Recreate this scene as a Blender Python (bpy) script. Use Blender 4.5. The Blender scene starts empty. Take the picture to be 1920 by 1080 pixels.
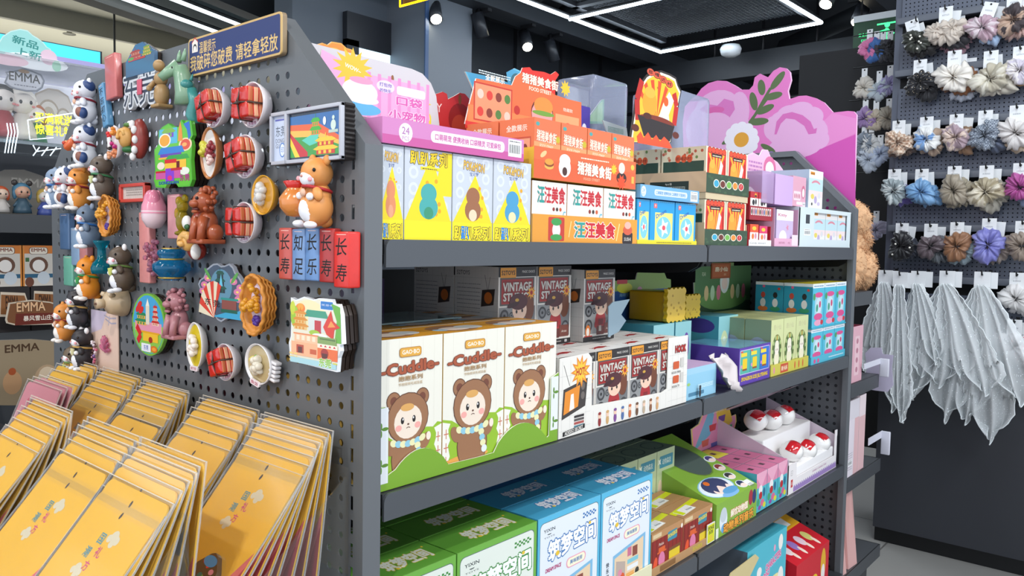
import bpy, bmesh, math, random
from mathutils import Vector, Matrix
random.seed(7)
S = bpy.context.scene
COL = S.collection
PI = math.pi
# ---------------------------------------------------------------- camera
CF = 1472.78; CYAW, CPIT, CROL = .8611, -.0583, .0173
CPOS = Vector((-.6396, -.8465, 1.30))
_f = Vector((math.cos(CPIT)*math.sin(CYAW), math.cos(CPIT)*math.cos(CYAW), math.sin(CPIT)))
_r = Vector((math.cos(CYAW), -math.sin(CYAW), 0)); _u = _r.cross(_f)
RX = _r*math.cos(CROL) + _u*math.sin(CROL); UX = _u*math.cos(CROL) - _r*math.sin(CROL)
cam = bpy.data.cameras.new('camera'); cam.sensor_width = 36; cam.lens = CF/1920*36; cam.clip_start = .02
co = bpy.data.objects.new('camera', cam); COL.objects.link(co)
mw = Matrix((RX, UX, -_f)).transposed().to_4x4(); mw.translation = CPOS; co.matrix_world = mw
S.camera = co
def ray(px, py): return _f + RX*((px-960)/CF) + UX*((540-py)/CF)
def at(px, py, X=None, Y=None, Z=None):
    """the point of the plane X=, Y= or Z= that the photograph shows at this pixel"""
    d = ray(px, py)
    i = 0 if X is not None else (1 if Y is not None else 2); v = (X, Y, Z)[i]
    return CPOS + d*((v-CPOS[i])/d[i])
# ---------------------------------------------------------------- world, lamps, exposure
S.view_settings.view_transform = 'Standard'; S.view_settings.look = 'None'
S.view_settings.gamma = 1; S.view_settings.exposure = .18; S.view_settings.use_curve_mapping = False
W = bpy.data.worlds.new('shop_air'); S.world = W; W.use_nodes = True
W.node_tree.nodes['Background'].inputs[0].default_value = (.80, .88, 1, 1)
W.node_tree.nodes['Background'].inputs[1].default_value = 1.3
def area(name, loc, sx, sy, power, col, tgt=None, spread=PI):
    l = bpy.data.lights.new(name, 'AREA'); l.shape = 'RECTANGLE'; l.size = sx; l.size_y = sy; l.energy = power; l.color = col; l.spread = spread
    o = bpy.data.objects.new(name, l); COL.objects.link(o); o.location = loc
    d = (Vector(tgt)-Vector(loc)) if tgt else Vector((0, 0, -1))
    o.rotation_euler = d.to_track_quat('-Z', 'Y').to_euler(); return o
def spot(name, loc, tgt, power, col, ang=50, rad=.03, blend=.5):
    l = bpy.data.lights.new(name, 'SPOT'); l.energy = power; l.color = col; l.spot_size = math.radians(ang); l.spot_blend = blend; l.shadow_soft_size = rad
    o = bpy.data.objects.new(name, l); COL.objects.link(o); o.location = loc
    o.rotation_euler = (Vector(tgt)-Vector(loc)).to_track_quat('-Z', 'Y').to_euler(); return o
# ceiling tubes of the shop, in front of and above the shelf
area('ceiling_tubes_front', (.9, -2.2, 3.1), 3.4, .3, 45, (.95, .98, 1), (.9, 0, .8))
area('ceiling_tubes_left', (-2.0, .4, 3.1), .3, 2.4, 35, (1, .98, .95), (0, .4, 1.1))
area('ceiling_tubes_wall', (1.6, -.5, 3.1), .3, 1.8, 26, (.82, .91, 1), (3.0, -.2, 1.3))
spot('track_spot_a', (-1.5, -.9, 2.9), (0, .25, 1.15), 85, (1, .96, .9), 45)
spot('track_spot_b', (-1.2, 1.7, 2.9), (0, .4, 1.2), 35, (1, .96, .9), 45)
spot('track_spot_c', (.5, -1.7, 2.9), (.5, 0, .9), 46, (1, .97, .92), 55)
spot('track_spot_d', (1.6, -1.7, 2.9), (1.5, 0, .9), 46, (1, .97, .92), 55)

area('display_unit_fill', (.3, 1.3, 3.1), 1.6, .2, 26, (.97, .98, 1), (.3, 1.9, 1.2))  # added fill lamp to brighten the glass display unit, not a fixture of the shop
area('ceiling_tubes_far', (4.2, 1.9, 2.85), 1.8, 1.1, 30, (.85, .92, 1))
area('mall_ceiling_fill', (1.5, 6.6, 2.3), 5, 1.2, 28, (1, .98, .92), (1.5, 6.6, 3))  # added uplight, only there to brighten the outside ceiling

# ---------------------------------------------------------------- materials
_mc = {}
def lin(h):
    h = h.lstrip('#'); c = [int(h[i:i+2], 16)/255 for i in (0, 2, 4)]
    return tuple(x/12.92 if x <= .04045 else ((x+.055)/1.055)**2.4 for x in c)+(1,)
def M(h, r=.5, m=0, coat=0, sss=0, emit=0, noise=0, scale=60, name=None):
    k = (h, r, m, coat, sss, emit, noise, scale)
    if k in _mc: return _mc[k]
    t = bpy.data.materials.new(name or 'paint_'+h.strip('#')); t.use_nodes = True
    b = t.node_tree.nodes['Principled BSDF']; b.inputs['Base Color'].default_value = lin(h)
    b.inputs['Roughness'].default_value = r; b.inputs['Metallic'].default_value = m
    b.inputs['Coat Weight'].default_value = coat; b.inputs['Coat Roughness'].default_value = .08
    if sss: b.inputs['Subsurface Weight'].default_value = sss; b.inputs['Subsurface Scale'].default_value = .01
    if emit: b.inputs['Emission Color'].default_value = lin(h); b.inputs['Emission Strength'].default_value = emit
    if noise:
        n = t.node_tree.nodes.new('ShaderNodeTexNoise'); n.inputs['Scale'].default_value = scale; n.inputs['Detail'].default_value = 3
        tc = t.node_tree.nodes.new('ShaderNodeTexCoord'); t.node_tree.links.new(tc.outputs['Object'], n.inputs['Vector'])
        mx = t.node_tree.nodes.new('ShaderNodeMix'); mx.data_type = 'RGBA'
        c = lin(h); mx.inputs[6].default_value = tuple(min(1, x*(1-noise)) for x in c[:3])+(1,); mx.inputs[7].default_value = tuple(min(1, x*(1+noise)) for x in c[:3])+(1,)
        t.node_tree.links.new(n.outputs['Fac'], mx.inputs[0]); t.node_tree.links.new(mx.outputs[2], b.inputs['Base Color'])
    _mc[k] = t; return t
def clear(h='#ffffff', a=.12, r=.08, spec=.9, name=None):
    k = ('clear', h, a, r, spec)
    if k in _mc: return _mc[k]
    t = bpy.data.materials.new(name or 'clear_plastic'); t.use_nodes = True; nt = t.node_tree; nt.nodes.clear()
    o = nt.nodes.new('ShaderNodeOutputMaterial'); tr = nt.nodes.new('ShaderNodeBsdfTransparent'); g = nt.nodes.new('ShaderNodeBsdfGlossy')
    g.inputs['Roughness'].default_value = r; d = nt.nodes.new('ShaderNodeBsdfDiffuse'); d.inputs[0].default_value = lin(h)
    m1 = nt.nodes.new('ShaderNodeMixShader'); m2 = nt.nodes.new('ShaderNodeMixShader'); fr = nt.nodes.new('ShaderNodeFresnel'); fr.inputs[0].default_value = 1.45
    mu = nt.nodes.new('ShaderNodeMath'); mu.operation = 'MULTIPLY'; mu.inputs[1].default_value = spec
    nt.links.new(fr.outputs[0], mu.inputs[0]); m1.inputs[0].default_value = a
    nt.links.new(tr.outputs[0], m1.inputs[1]); nt.links.new(d.outputs[0], m1.inputs[2])
    nt.links.new(mu.outputs[0], m2.inputs[0]); nt.links.new(m1.outputs[0], m2.inputs[1]); nt.links.new(g.outputs[0], m2.inputs[2])
    nt.links.new(m2.outputs[0], o.inputs[0]); _mc[k] = t; return t
def glass(h, r=.05):
    k = ('glass', h, r)
    if k in _mc: return _mc[k]
    t = M(h, r, coat=.3, name='tinted_glass').copy(); b = t.node_tree.nodes['Principled BSDF']
    b.inputs['Transmission Weight'].default_value = .75; b.inputs['IOR'].default_value = 1.3; _mc[k] = t; return t
def lace(h='#f4f8f8', sc=60, lo=.42, hi=.6, base=.35):
    k = ('lace', h, sc, lo, hi, base)
    if k in _mc: return _mc[k]
    t = bpy.data.materials.new('lace'); t.use_nodes = True; nt = t.node_tree; b = nt.nodes['Principled BSDF']
    b.inputs['Base Color'].default_value = lin(h); b.inputs['Roughness'].default_value = .6
    v = nt.nodes.new('ShaderNodeTexVoronoi'); v.inputs['Scale'].default_value = sc; tc = nt.nodes.new('ShaderNodeTexCoord')
    nt.links.new(tc.outputs['Object'], v.inputs['Vector'])
    mr = nt.nodes.new('ShaderNodeMapRange'); mr.inputs[1].default_value = lo; mr.inputs[2].default_value = hi; mr.inputs[3].default_value = 1; mr.inputs[4].default_value = base
    nt.links.new(v.outputs['Distance'], mr.inputs[0]); nt.links.new(mr.outputs[0], b.inputs['Alpha']); _mc[k] = t; return t
# ---------------------------------------------------------------- text outlines, cached
_tc = {}
def tgeo(s, off=0., shear=0.):
    k = (s, off, shear)
    if k in _tc: return _tc[k]
    c = bpy.data.curves.new('t', 'FONT'); c.body = s; c.resolution_u = 2; c.offset = off; c.shear = shear
    o = bpy.data.objects.new('t', c); COL.objects.link(o); bpy.context.view_layer.update()
    m = o.to_mesh(); vs = [(v.co.x, v.co.y) for v in m.vertices]; fs = [tuple(p.vertices) for p in m.polygons]
    xs = [v[0] for v in vs] or [0]; ys = [v[1] for v in vs] or [0]; bb = (min(xs), max(xs), min(ys), max(ys))
    o.to_mesh_clear(); bpy.data.objects.remove(o); bpy.data.curves.remove(c)
    _tc[k] = (vs, fs, bb); return _tc[k]
# ---------------------------------------------------------------- mesh builder
class MB:
    def __init__(s): s.v = []; s.f = []; s.m = []; s.mi = []; s.sm = []
    def mat(s, m):
        if m not in s.m: s.m.append(m)
        return s.m.index(m)
    def add(s, vs, fs, m, smooth=False, T=None):
        b = len(s.v); i = s.mat(m)
        s.v += [tuple(T @ Vector(v)) if T else tuple(v) for v in vs]
        for f in fs: s.f.append(tuple(b+q for q in f)); s.mi.append(i); s.sm.append(smooth)
    def box(s, x0, x1, y0, y1, z0, z1, m, b=0, T=None, ms=None):
        """box, optionally with bevelled edges; ms: material per side key -x +x -y +y -z +z"""
        if b:
            bm = bmesh.new(); bmesh.ops.create_cube(bm, size=1)
            for v in bm.verts: v.co = ((x0+x1)/2+v.co.x*(x1-x0), (y0+y1)/2+v.co.y*(y1-y0), (z0+z1)/2+v.co.z*(z1-z0))
            bmesh.ops.bevel(bm, geom=bm.edges[:], offset=b, segments=2, profile=.6, affect='EDGES')
            bm.verts.index_update(); s.add([v.co[:] for v in bm.verts], [[v.index for v in f.verts] for f in bm.faces], m, True, T); bm.free(); return
        vs = [(x, y, z) for x in (x0, x1) for y in (y0, y1) for z in (z0, z1)]
        fc = {'-x': (0, 1, 3, 2), '+x': (4, 6, 7, 5), '-y': (0, 4, 5, 1), '+y': (2, 3, 7, 6), '-z': (0, 2, 6, 4), '+z': (1, 5, 7, 3)}
        for k, f in fc.items(): s.add([vs[q] for q in f], [(0, 1, 2, 3)], (ms or {}).get(k, m), False, T)
    def ell(s, c, r, m, nu=14, nv=9, T=None, R=None):
        if not hasattr(r, '__len__'): r = (r, r, r)
        vs = []; fs = []
        for j in range(nv+1):
            t = PI*j/nv
            for i in range(nu):
                a = 2*PI*i/nu; p = Vector((r[0]*math.sin(t)*math.cos(a), r[1]*math.sin(t)*math.sin(a), r[2]*math.cos(t)))
                if R: p = R @ p
                vs.append(Vector(c)+p)
        for j in range(nv):
            for i in range(nu): fs.append((j*nu+i, (j+1)*nu+i, (j+1)*nu+(i+1) % nu, j*nu+(i+1) % nu))
        s.add(vs, fs, m, True, T)
    def tube(s, pts, r, m, n=8, T=None, closed=False, caps=True):
        pts = [Vector(p) for p in pts]; L = len(pts); vs = []; fs = []
        rr = r if hasattr(r, '__len__') else [r]*L
        up = None
        for i, p in enumerate(pts):
            a = pts[(i-1) % L] if (closed or i) else p; b = pts[(i+1) % L] if (closed or i < L-1) else p
            d = (b-a).normalized() if (b-a).length > 1e-9 else Vector((0, 0, 1))
            if up is None: up = d.orthogonal().normalized()
            up = (up-d*up.dot(d)); up = up.normalized() if up.length > 1e-6 else d.orthogonal().normalized(); w = d.cross(up)
            for k in range(n): t = 2*PI*k/n; vs.append(p+up*(rr[i]*math.cos(t))+w*(rr[i]*math.sin(t)))
        for i in range(L if closed else L-1):
            j = (i+1) % L
            for k in range(n): fs.append((i*n+k, i*n+(k+1) % n, j*n+(k+1) % n, j*n+k))
        if caps and not closed: fs += [tuple(range(n-1, -1, -1)), tuple((L-1)*n+k for k in range(n))]
        s.add(vs, fs, m, True, T)
    def lathe(s, prof, m, n=24, T=None, sx=1, sy=1, wob=None):
        """profile of (radius, height) turned about z"""
        vs = []; fs = []
        for j, (r, z) in enumerate(prof):
            for i in range(n):
                a = 2*PI*i/n; q = r*(wob(a, j) if wob else 1); vs.append((q*math.cos(a)*sx, q*math.sin(a)*sy, z))
        for j in range(len(prof)-1):
            for i in range(n): fs.append((j*n+i, j*n+(i+1) % n, (j+1)*n+(i+1) % n, (j+1)*n+i))
        s.add(vs, fs, m, True, T)
    def prism(s, poly, z0, z1, m, T=None, side=None):
        """2D outline extruded along local z"""
        n = len(poly); vs = [(x, y, z0) for x, y in poly]+[(x, y, z1) for x, y in poly]
        a = sum(poly[i][0]*poly[(i+1) % n][1]-poly[(i+1) % n][0]*poly[i][1] for i in range(n))
        fs = [tuple(range(n, 2*n)), tuple(range(n-1, -1, -1))]; sd = [(i, (i+1) % n, n+(i+1) % n, n+i) for i in range(n)]
        if a < 0: fs = [tuple(reversed(f)) for f in fs]; sd = [tuple(reversed(f)) for f in sd]
        s.add(vs, fs, m, False, T); s.add(vs, sd, side or m, False, T)
    def build(s, name, parent=None, loc=None, link=True):
        """ONE mesh object; at top level its origin goes to the middle of its base"""
        me = bpy.data.meshes.new(name)
        if loc is None and parent is None and s.v:
            xs, ys, zs = zip(*s.v); loc = ((min(xs)+max(xs))/2, (min(ys)+max(ys))/2, min(zs))
        if parent is not None and loc is None: loc = (0, 0, 0); off = Vector(parent.get('_o', (0, 0, 0)))
        else: off = Vector(loc)
        me.from_pydata([tuple(Vector(v)-off) for v in s.v], [], s.f)
        for m in s.m: me.materials.append(m)
        me.polygons.foreach_set('material_index', s.mi); me.polygons.foreach_set('use_smooth', s.sm); me.update()
        o = bpy.data.objects.new(name, me); COL.objects.link(o)
        if parent is not None: o.parent = parent; o['_o'] = tuple(off)
        else: o.location = off; o['_o'] = tuple(off)
        return o
def empty(name, loc=(0, 0, 0)):
    o = bpy.data.objects.new(name, None); COL.objects.link(o); o.location = loc; o['_o'] = tuple(loc); o.empty_display_size = .05; return o
def tag(o, label=None, cat=None, group=None, kind=None):
    if label: o['label'] = label
    if cat: o['category'] = cat
    if group: o['group'] = group
    if kind: o['kind'] = kind
    return o
def kids(o): return [c for c in bpy.data.objects if c.parent == o]
def copy_tree(o, parent=None, _k=None):
    c = o.copy(); COL.objects.link(c)
    if parent is not None: c.parent = parent
    for ch in _KD.get(o.name, []): copy_tree(ch, c)
    return c
_KD = {}
def remember(o):
    def rec(x):
        ks = kids(x); _KD[x.name] = ks
        for k in ks: rec(k)
    rec(o); return o
# ---------------------------------------------------------------- printed faces: flat shapes laid a hair above a surface of the same mesh
class Fr:
    def __init__(s, mb, o, u, v, n, w=1, h=1, T=None):
        s.mb = mb; s.o = Vector(o); s.u = Vector(u); s.v = Vector(v); s.n = Vector(n); s.w = w; s.h = h; s.l = .0001; s.st = 1.6e-5; s.T = T; s.k = 0
    def P(s, x, y): return s.o+s.u*x+s.v*y+s.n*(s.l+s.k*1e-6)
    def poly(s, pts, m):
        a = sum(pts[i][0]*pts[(i+1) % len(pts)][1]-pts[(i+1) % len(pts)][0]*pts[i][1] for i in range(len(pts)))
        if a < 0: pts = pts[::-1]
        s.k += 1
        s.mb.add([s.P(*p) for p in pts], [tuple(range(len(pts)))], m, False, s.T); s.l += s.st
    def rect(s, x0, y0, x1, y1, m): s.poly([(x0, y0), (x1, y0), (x1, y1), (x0, y1)], m)
    def rr(s, x0, y0, x1, y1, r, m):
        pts = []
        for cx, cy, a0 in ((x1-r, y0+r, -90), (x1-r, y1-r, 0), (x0+r, y1-r, 90), (x0+r, y0+r, 180)):
            for k in range(5): a = math.radians(a0+k*22.5); pts.append((cx+r*math.cos(a), cy+r*math.sin(a)))
        s.poly(pts, m)
    def ell(s, cx, cy, rx, ry, m, rot=0, n=20, a0=0, a1=360):
        pts = []; c, q = math.cos(math.radians(rot)), math.sin(math.radians(rot)); full = a1-a0 >= 360
        for k in range(n if full else n+1):
            a = math.radians(a0+(a1-a0)*k/n); x, y = rx*math.cos(a), ry*math.sin(a); pts.append((cx+x*c-y*q, cy+x*q+y*c))
        s.poly(pts, m)
    def star(s, cx, cy, r1, r2, n, m, sy=1):
        s.poly([(cx+(r1 if k % 2 else r2)*math.cos(PI*k/n), cy+sy*(r1 if k % 2 else r2)*math.sin(PI*k/n)) for k in range(2*n)], m)
    def line(s, pts, w, m):
        for (x0, y0), (x1, y1) in zip(pts, pts[1:]):
            d = math.hypot(x1-x0, y1-y0) or 1; nx, ny = -(y1-y0)/d*w/2, (x1-x0)/d*w/2; l = s.l
            s.poly([(x0-nx, y0-ny), (x1-nx, y1-ny), (x1+nx, y1+ny), (x0+nx, y0+ny)], m); s.l = l
        s.l += s.st
    def text(s, t, cx, cy, h, m, maxw=None, w=None, out=None, ow=.05, bold=0., rot=0, shear=0., lift=0):
        """lettering centred at cx, cy with cap height h; out = outline colour"""
        vs, fs, bb = tgeo(t, 0., shear); H = max(bb[3]-bb[2], 1e-6); Wd = max(bb[1]-bb[0], 1e-6); ky = h/H; kx = ky
        if w: kx = w/Wd
        elif maxw and Wd*kx > maxw: kx = maxw/Wd
        c, q = math.cos(math.radians(rot)), math.sin(math.radians(rot))
        for mat, off in (([(out, ow+bold)] if out else [])+[(m, bold)]):
            n = 0 if off <= 0 else (8 if mat is out else 4)
            for i in range(n or 1):
                ox, oy = ((off*.75*math.cos(2*PI*i/n+.4), off*.75*math.sin(2*PI*i/n+.4)) if n else (0, 0)); pts = []; s.k += 1
                for x, y in vs:
                    X = (x+ox-(bb[0]+bb[1])/2)*kx; Y = (y+oy-(bb[2]+bb[3])/2)*ky; pts.append(s.P(cx+X*c-Y*q, cy+X*q+Y*c))
                s.mb.add(pts, fs, mat, False, s.T)
            s.l += s.st
    def vtext(s, t, cx, cy, h, m, gap=1.15, **k):
        n = len(t)
        for i, ch in enumerate(t): s.text(ch, cx, cy+((n-1)/2-i)*h*gap, h, m, **k); s.l -= s.st*(2 if k.get('out') else 1)
        s.l += s.st
    def lines(s, x0, x1, y, h, n, m, gap=1.6):
        """unreadably small print: rows of broken strokes"""
        l = s.l
        for i in range(n):
            x = x0
            while x < x1:
                d = random.uniform(.4, 1.6)*h; e = min(x1, x+d*1.6); s.rect(x, y-i*h*gap, e, y-i*h*gap+h*.8, m); s.l = l; x = e+h*.5
        s.l += s.st
def faces(mb, x0, x1, y0, y1, z0, z1):
    """frames of the front (-Y), left (-X), top (+Z) faces"""
    return (Fr(mb, (x0, y0, z0), (1, 0, 0), (0, 0, 1), (0, -1, 0), x1-x0, z1-z0),
            Fr(mb, (x0, y1, z0), (0, -1, 0), (0, 0, 1), (-1, 0, 0), y1-y0, z1-z0),
            Fr(mb, (x0, y0, z1), (1, 0, 0), (0, 1, 0), (0, 0, 1), x1-x0, y1-y0))
def carton(name, label, cat, group, x0, x1, y0, y1, z0, z1, m, front=None, left=None, top=None, ms=None, rz=0):
    mb = MB(); w, d, h = x1-x0, y1-y0, z1-z0; g = .0006
    mb.box(g-w/2, w/2-g, g-d/2, d/2-g, 0, h-g, m, ms=ms)
    F, L, Tp = faces(mb, g-w/2, w/2-g, g-d/2, d/2-g, 0, h-g)
    if front: front(F, F.w, F.h)
    if left: left(L, L.w, L.h)
    if top: top(Tp, Tp.w, Tp.h)
    o = mb.build(name, None, (0, 0, 0)); o.location = ((x0+x1)/2, (y0+y1)/2, z0); o.rotation_euler.z = rz
    return tag(o, label, cat, group)
def dupc(o, x0, y0, z0, label, rz=0):
    """same carton again, front left bottom corner at x0, y0, z0"""
    c = o.copy(); COL.objects.link(c); d = o.dimensions
    w, dd = o['_w'] if '_w' in o else (0, 0)
    c.location = (x0+w/2, y0+dd/2, z0); c.rotation_euler.z = rz; c['label'] = label; return c
def perf(mb, F, poly, holes, r, p, th, m, back=True):
    """sheet metal with round holes: F frame, convex outline, hole centres on a grid of pitch p"""
    hs = {(round(x/p*1000), round(y/p*1000)) for x, y in holes}; hx, hy = holes[0]
    xs = [q[0] for q in poly]; ys = [q[1] for q in poly]
    a = sum(poly[i][0]*poly[(i+1) % len(poly)][1]-poly[(i+1) % len(poly)][0]*poly[i][1] for i in range(len(poly)))
    if a < 0: poly = poly[::-1]
    def clip(pg):
        for i in range(len(poly)):
            A, B = poly[i], poly[(i+1) % len(poly)]; out = []
            sd = lambda q: (B[0]-A[0])*(q[1]-A[1])-(B[1]-A[1])*(q[0]-A[0])
            for j in range(len(pg)):
                P, Q = pg[j], pg[(j+1) % len(pg)]; sp, sq = sd(P), sd(Q)
                if sp >= 0: out.append(P)
                if (sp > 0) != (sq > 0) and abs(sp-sq) > 1e-12:
                    t = sp/(sp-sq); out.append((P[0]+(Q[0]-P[0])*t, P[1]+(Q[1]-P[1])*t))
            pg = out
            if len(pg) < 3: return None
        return pg
    def V(x, y, l): return F.o+F.u*x+F.v*y-F.n*l
    i0 = math.floor((min(xs)-hx)/p)-1; i1 = math.ceil((max(xs)-hx)/p)+1; j0 = math.floor((min(ys)-hy)/p)-1; j1 = math.ceil((max(ys)-hy)/p)+1
    N = 12; ang = [2*PI*k/N+PI/4 for k in range(N)]
    def sq(a):
        c, s_ = math.cos(a), math.sin(a); k = p/2/max(abs(c), abs(s_)); return c*k, s_*k
    for i in range(i0, i1+1):
        for j in range(j0, j1+1):
            x, y = hx+i*p, hy+j*p
            if (round(x/p*1000), round(y/p*1000)) in hs:
                vs = []
                for l in (0, th):
                    for a_ in ang: dx, dy = sq(a_); vs.append(V(x+dx, y+dy, l))
                    for a_ in ang: vs.append(V(x+r*math.cos(a_), y+r*math.sin(a_), l))
                fs = []
                for k in range(N):
                    q = (k+1) % N; fs.append((k, q, N+q, N+k)); fs.append((N+k, N+q, 3*N+q, 3*N+k))
                    if back: fs.append((2*N+q, 2*N+k, 3*N+k, 3*N+q))
                mb.add(vs, fs, m)
            else:
                pg = clip([(x-p/2, y-p/2), (x+p/2, y-p/2), (x+p/2, y+p/2), (x-p/2, y+p/2)])
                if pg:
                    mb.add([V(*q, 0) for q in pg], [tuple(range(len(pg)))], m)
                    if back: mb.add([V(*q, th) for q in pg], [tuple(range(len(pg)-1, -1, -1))], m)
# ================================================================ the room
GR = M('#6b6f73', .42, .2, name='grey_powder_coat'); GRD = M('#3a3c40', .45, .25); BLK = M('#0b0c0e', .5); DK = M('#26292e', .6); WHT = M('#eeeeee', .4)
def st(name, mb, **k): return tag(mb.build(name), kind='structure', **k)
def tiles():
    t = M('#a9a7a2', .35, noise=.06, scale=5, name='floor_tile').copy(); nt = t.node_tree; b = nt.nodes['Principled BSDF']
    br = nt.nodes.new('ShaderNodeTexBrick'); br.offset = 0; br.inputs['Scale'].default_value = 1; br.inputs['Brick Width'].default_value = .8; br.inputs['Row Height'].default_value = .8; br.inputs['Mortar Size'].default_value = .004
    br.inputs['Color1'].default_value = lin('#a3a19c'); br.inputs['Color2'].default_value = lin('#9d9b97'); br.inputs['Mortar'].default_value = lin('#6e6c69')
    tc = nt.nodes.new('ShaderNodeTexCoord'); nt.links.new(tc.outputs['Object'], br.inputs['Vector']); nt.links.new(br.outputs['Color'], b.inputs['Base Color']); return t
mb = MB(); mb.box(-4, 9, -4, 9, -.05, 0, tiles()); st('floor', mb)
mb = MB(); mb.box(-4, 9, -4, 4.7, 3.3, 3.35, M('#30343a', .8)); st('ceiling', mb)
mb = MB(); mb.box(-4, 9, 4.45, 9, 3.05, 3.1, M('#d6d3bf', .6)); mb.box(-4, 9, 5.9, 5.95, 2.9, 3.05, M('#a8a698', .6)); st('ceiling_outside', mb)
mb = MB(); mb.box(9, 9.1, -4, 9, 0, 3.3, DK)
for i in range(9): mb.box(8.96, 9, -3+i*.9, -2.96+i*.9, 0, 3.3, M('#2c2f33', .5))
for z in (1.5, 2.1, 2.7): mb.box(8.95, 9, -4, 9, z, z+.04, M('#2c2f33', .5))
st('wall_far', mb)
mb = MB(); mb.box(-4, 9, 9, 9.1, 0, 3.1, M('#a8a698', .7)); st('wall_outside', mb)
xa = at(548, 40, Y=3.5).x; xb = at(800, 60, Y=3.5).x; xc = at(885, 60, Y=3.1).x; x0 = at(798, 60, Y=3.1).x
mb = MB(); mb.box(xa, xb, 3.5, 3.7, 0, 3.3, M('#586069', .55, noise=.08, scale=3)); st('wall_left', mb)
mb = MB(); mb.box(x0, xc, 3.1, 3.6, 0, 3.3, M('#666d76', .5)); mb.box(x0-.01, x0+.02, 3.09, 3.1, 0, 3.3, M('#33507a', .5)); st('trim_1', mb)
mb = MB(); mb.box(xc, 9, 3.7, 3.75, 0, 3.3, M('#3c4046', .35))
for i in range(7): mb.box(xc+.5+i*.65, xc+.53+i*.65, 3.66, 3.7, 0, 3.3, M('#3a3d42', .5))
for z in (1.9, 2.35): mb.box(xc, 9, 3.66, 3.7, z, z+.05, M('#3a3d42', .5))
st('wall_left_rear', mb)
a = at(668, 90, Y=3.48); b = at(778, 124, Y=3.48); c = at(668, 140, Y=3.48)
mb = MB(); mb.box(a.x, b.x, 3.46, 3.48, a.z-.5, a.z, M('#cfefff', .3, emit=1.6, name='screen_glow')); mb.box(a.x-.1, a.x, 3.45, 3.496, a.z-.6, a.z+.04, M('#2a3038', .5)); mb.box(a.x-.1, b.x+.05, 3.45, 3.496, a.z, a.z+.22, M('#20232a', .5))
tag(mb.build('light_screen'), 'pale blue glowing screen set in the dark wall behind the display shelf', 'screen')
# ceiling frames, tubes of light, tracks
LED = M('#dff0ff', .4, emit=14, name='led_tube_glow')
def led_loop(pts, lab, nm='ceiling_light', r=.012, group=None, mat=LED):
    e = empty(nm, pts[0]); h = MB(); g = MB()
    for p, q in zip(pts, pts[1:]):
        p = Vector(p); q = Vector(q); g.tube([p, q], r, mat, 8); h.tube([p+Vector((0, 0, r*1.6)), q+Vector((0, 0, r*1.6))], r*1.1, BLK, 6)
    g.build('light_tube', e); h.build('housing', e); tag(e, lab, 'ceiling light', group); return e
led_loop([(-.4, 2.6, 2.9), (5.18, 2.57, 2.9), (5.1, 1.22, 2.9), (2.2, 1.27, 2.9)], 'white light tube bent into a large rectangle under the dark ceiling')
led_loop([(3.9, 2.56, 2.88), (3.84, 1.27, 2.88)], 'short white light tube crossing the ceiling rectangle', r=.011)
a = at(1478, 165, Y=1.6); led_loop([(6.6, 1.75, 2.6), (7.9, 1.2, 2.62)], 'distant white light tube seen above the pink flower board')
mb = MB()
for i in range(70): mb.box(3.0+i*.03, 3.004+i*.03, 1.35, 2.5, 2.985, 2.99, M('#4a4f56', .5))
for i in range(38): mb.box(3.0, 5.1, 1.35+i*.03, 1.354+i*.03, 2.985, 2.99, M('#33363b', .5))
mb.box(3.9, 3.95, 1.3, 2.55, 2.96, 3.0, M('#4a4d52', .5)); mb.box(2.9, 5.15, 1.3, 1.35, 2.96, 3.0, GRD); mb.box(2.9, 5.15, 2.5, 2.55, 2.96, 3.0, GRD)
tag(mb.build('ceiling_grille'), 'dark wire mesh ceiling panel inside the rectangle of light', 'ceiling panel')
mb = MB()
for i, (xx, yy) in enumerate(((3.1, 1.6), (3.5, 1.8), (4.3, 1.7))): mb.tube([(xx, 1.0, 3.15), (xx+.9, 3.0, 3.12)], .05, M('#2e3136', .5), 8)
mb.box(2.4, 9, 2.95, 3.15, 2.95, 3.1, M('#34383e', .5)); mb.box(5.6, 5.75, -1, 3.6, 2.7, 2.9, M('#2a2d32', .5)); mb.box(2.4, 9, .72, .8, 2.85, 2.95, M('#2a2d32', .5))
mb.tube([(2.8, 2.2, 3.2), (4, 3.4, 3.1), (7, 3.5, 3.2)], .07, M('#1d2024', .5), 8); mb.tube([(5.5, .5, 3.2), (6.4, 2, 3.1), (8.5, 2.4, 3.2)], .08, M('#1d2024', .5), 8)
st('trim_2', mb)
def track(p, q, lab):
    mb = MB(); d = Vector(q)-Vector(p); n = 5
    mb.tube([p, q], .02, M('#15161a', .5), 4); tag(mb.build('lighting_track'), lab, 'track', None)
track((2.1, 3.08, 2.98), (6, 3.08, 2.98), 'long black lighting track left of the rectangle of light'); track((3.2, .92, 2.98), (6.2, .9, 2.98), 'long black lighting track above the scrunchie wall')
track((5.9, -.5, 2.55), (5.9, 3.6, 2.55), 'black lighting track crossing the far end of the shop')
BULB = M('#fff4d8', .4, emit=25, name='lamp_glow')
def track_lamp(p, d, lab, on=True, sc=1.):
    e = empty('track_lamp', p); p = Vector(p); d = Vector(d).normalized(); c = p-Vector((0, 0, .0)); L = .17*sc; r = .045*sc
    m = MB(); m.tube([c-d*L, c], r, M('#2a2d33', .4), 16); m.build('lamp_head', e)
    m = MB(); m.box(c.x-.02, c.x+.02, c.y-.06, c.y+.06, 2.93, 2.97, M('#15161a', .5)); m.tube([c-d*L*.7, (c.x-d.x*L*.7, c.y-d.y*L*.7, 2.95 if sc == 1 else 3.3)], .012, M('#15161a', .5), 6); m.build('mount', e)
    if on: m = MB(); m.tube([c, c+d*.004], r*.82, BULB, 16); m.build('bulb', e)
    tag(e, lab, 'spotlight'); return e
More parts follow.
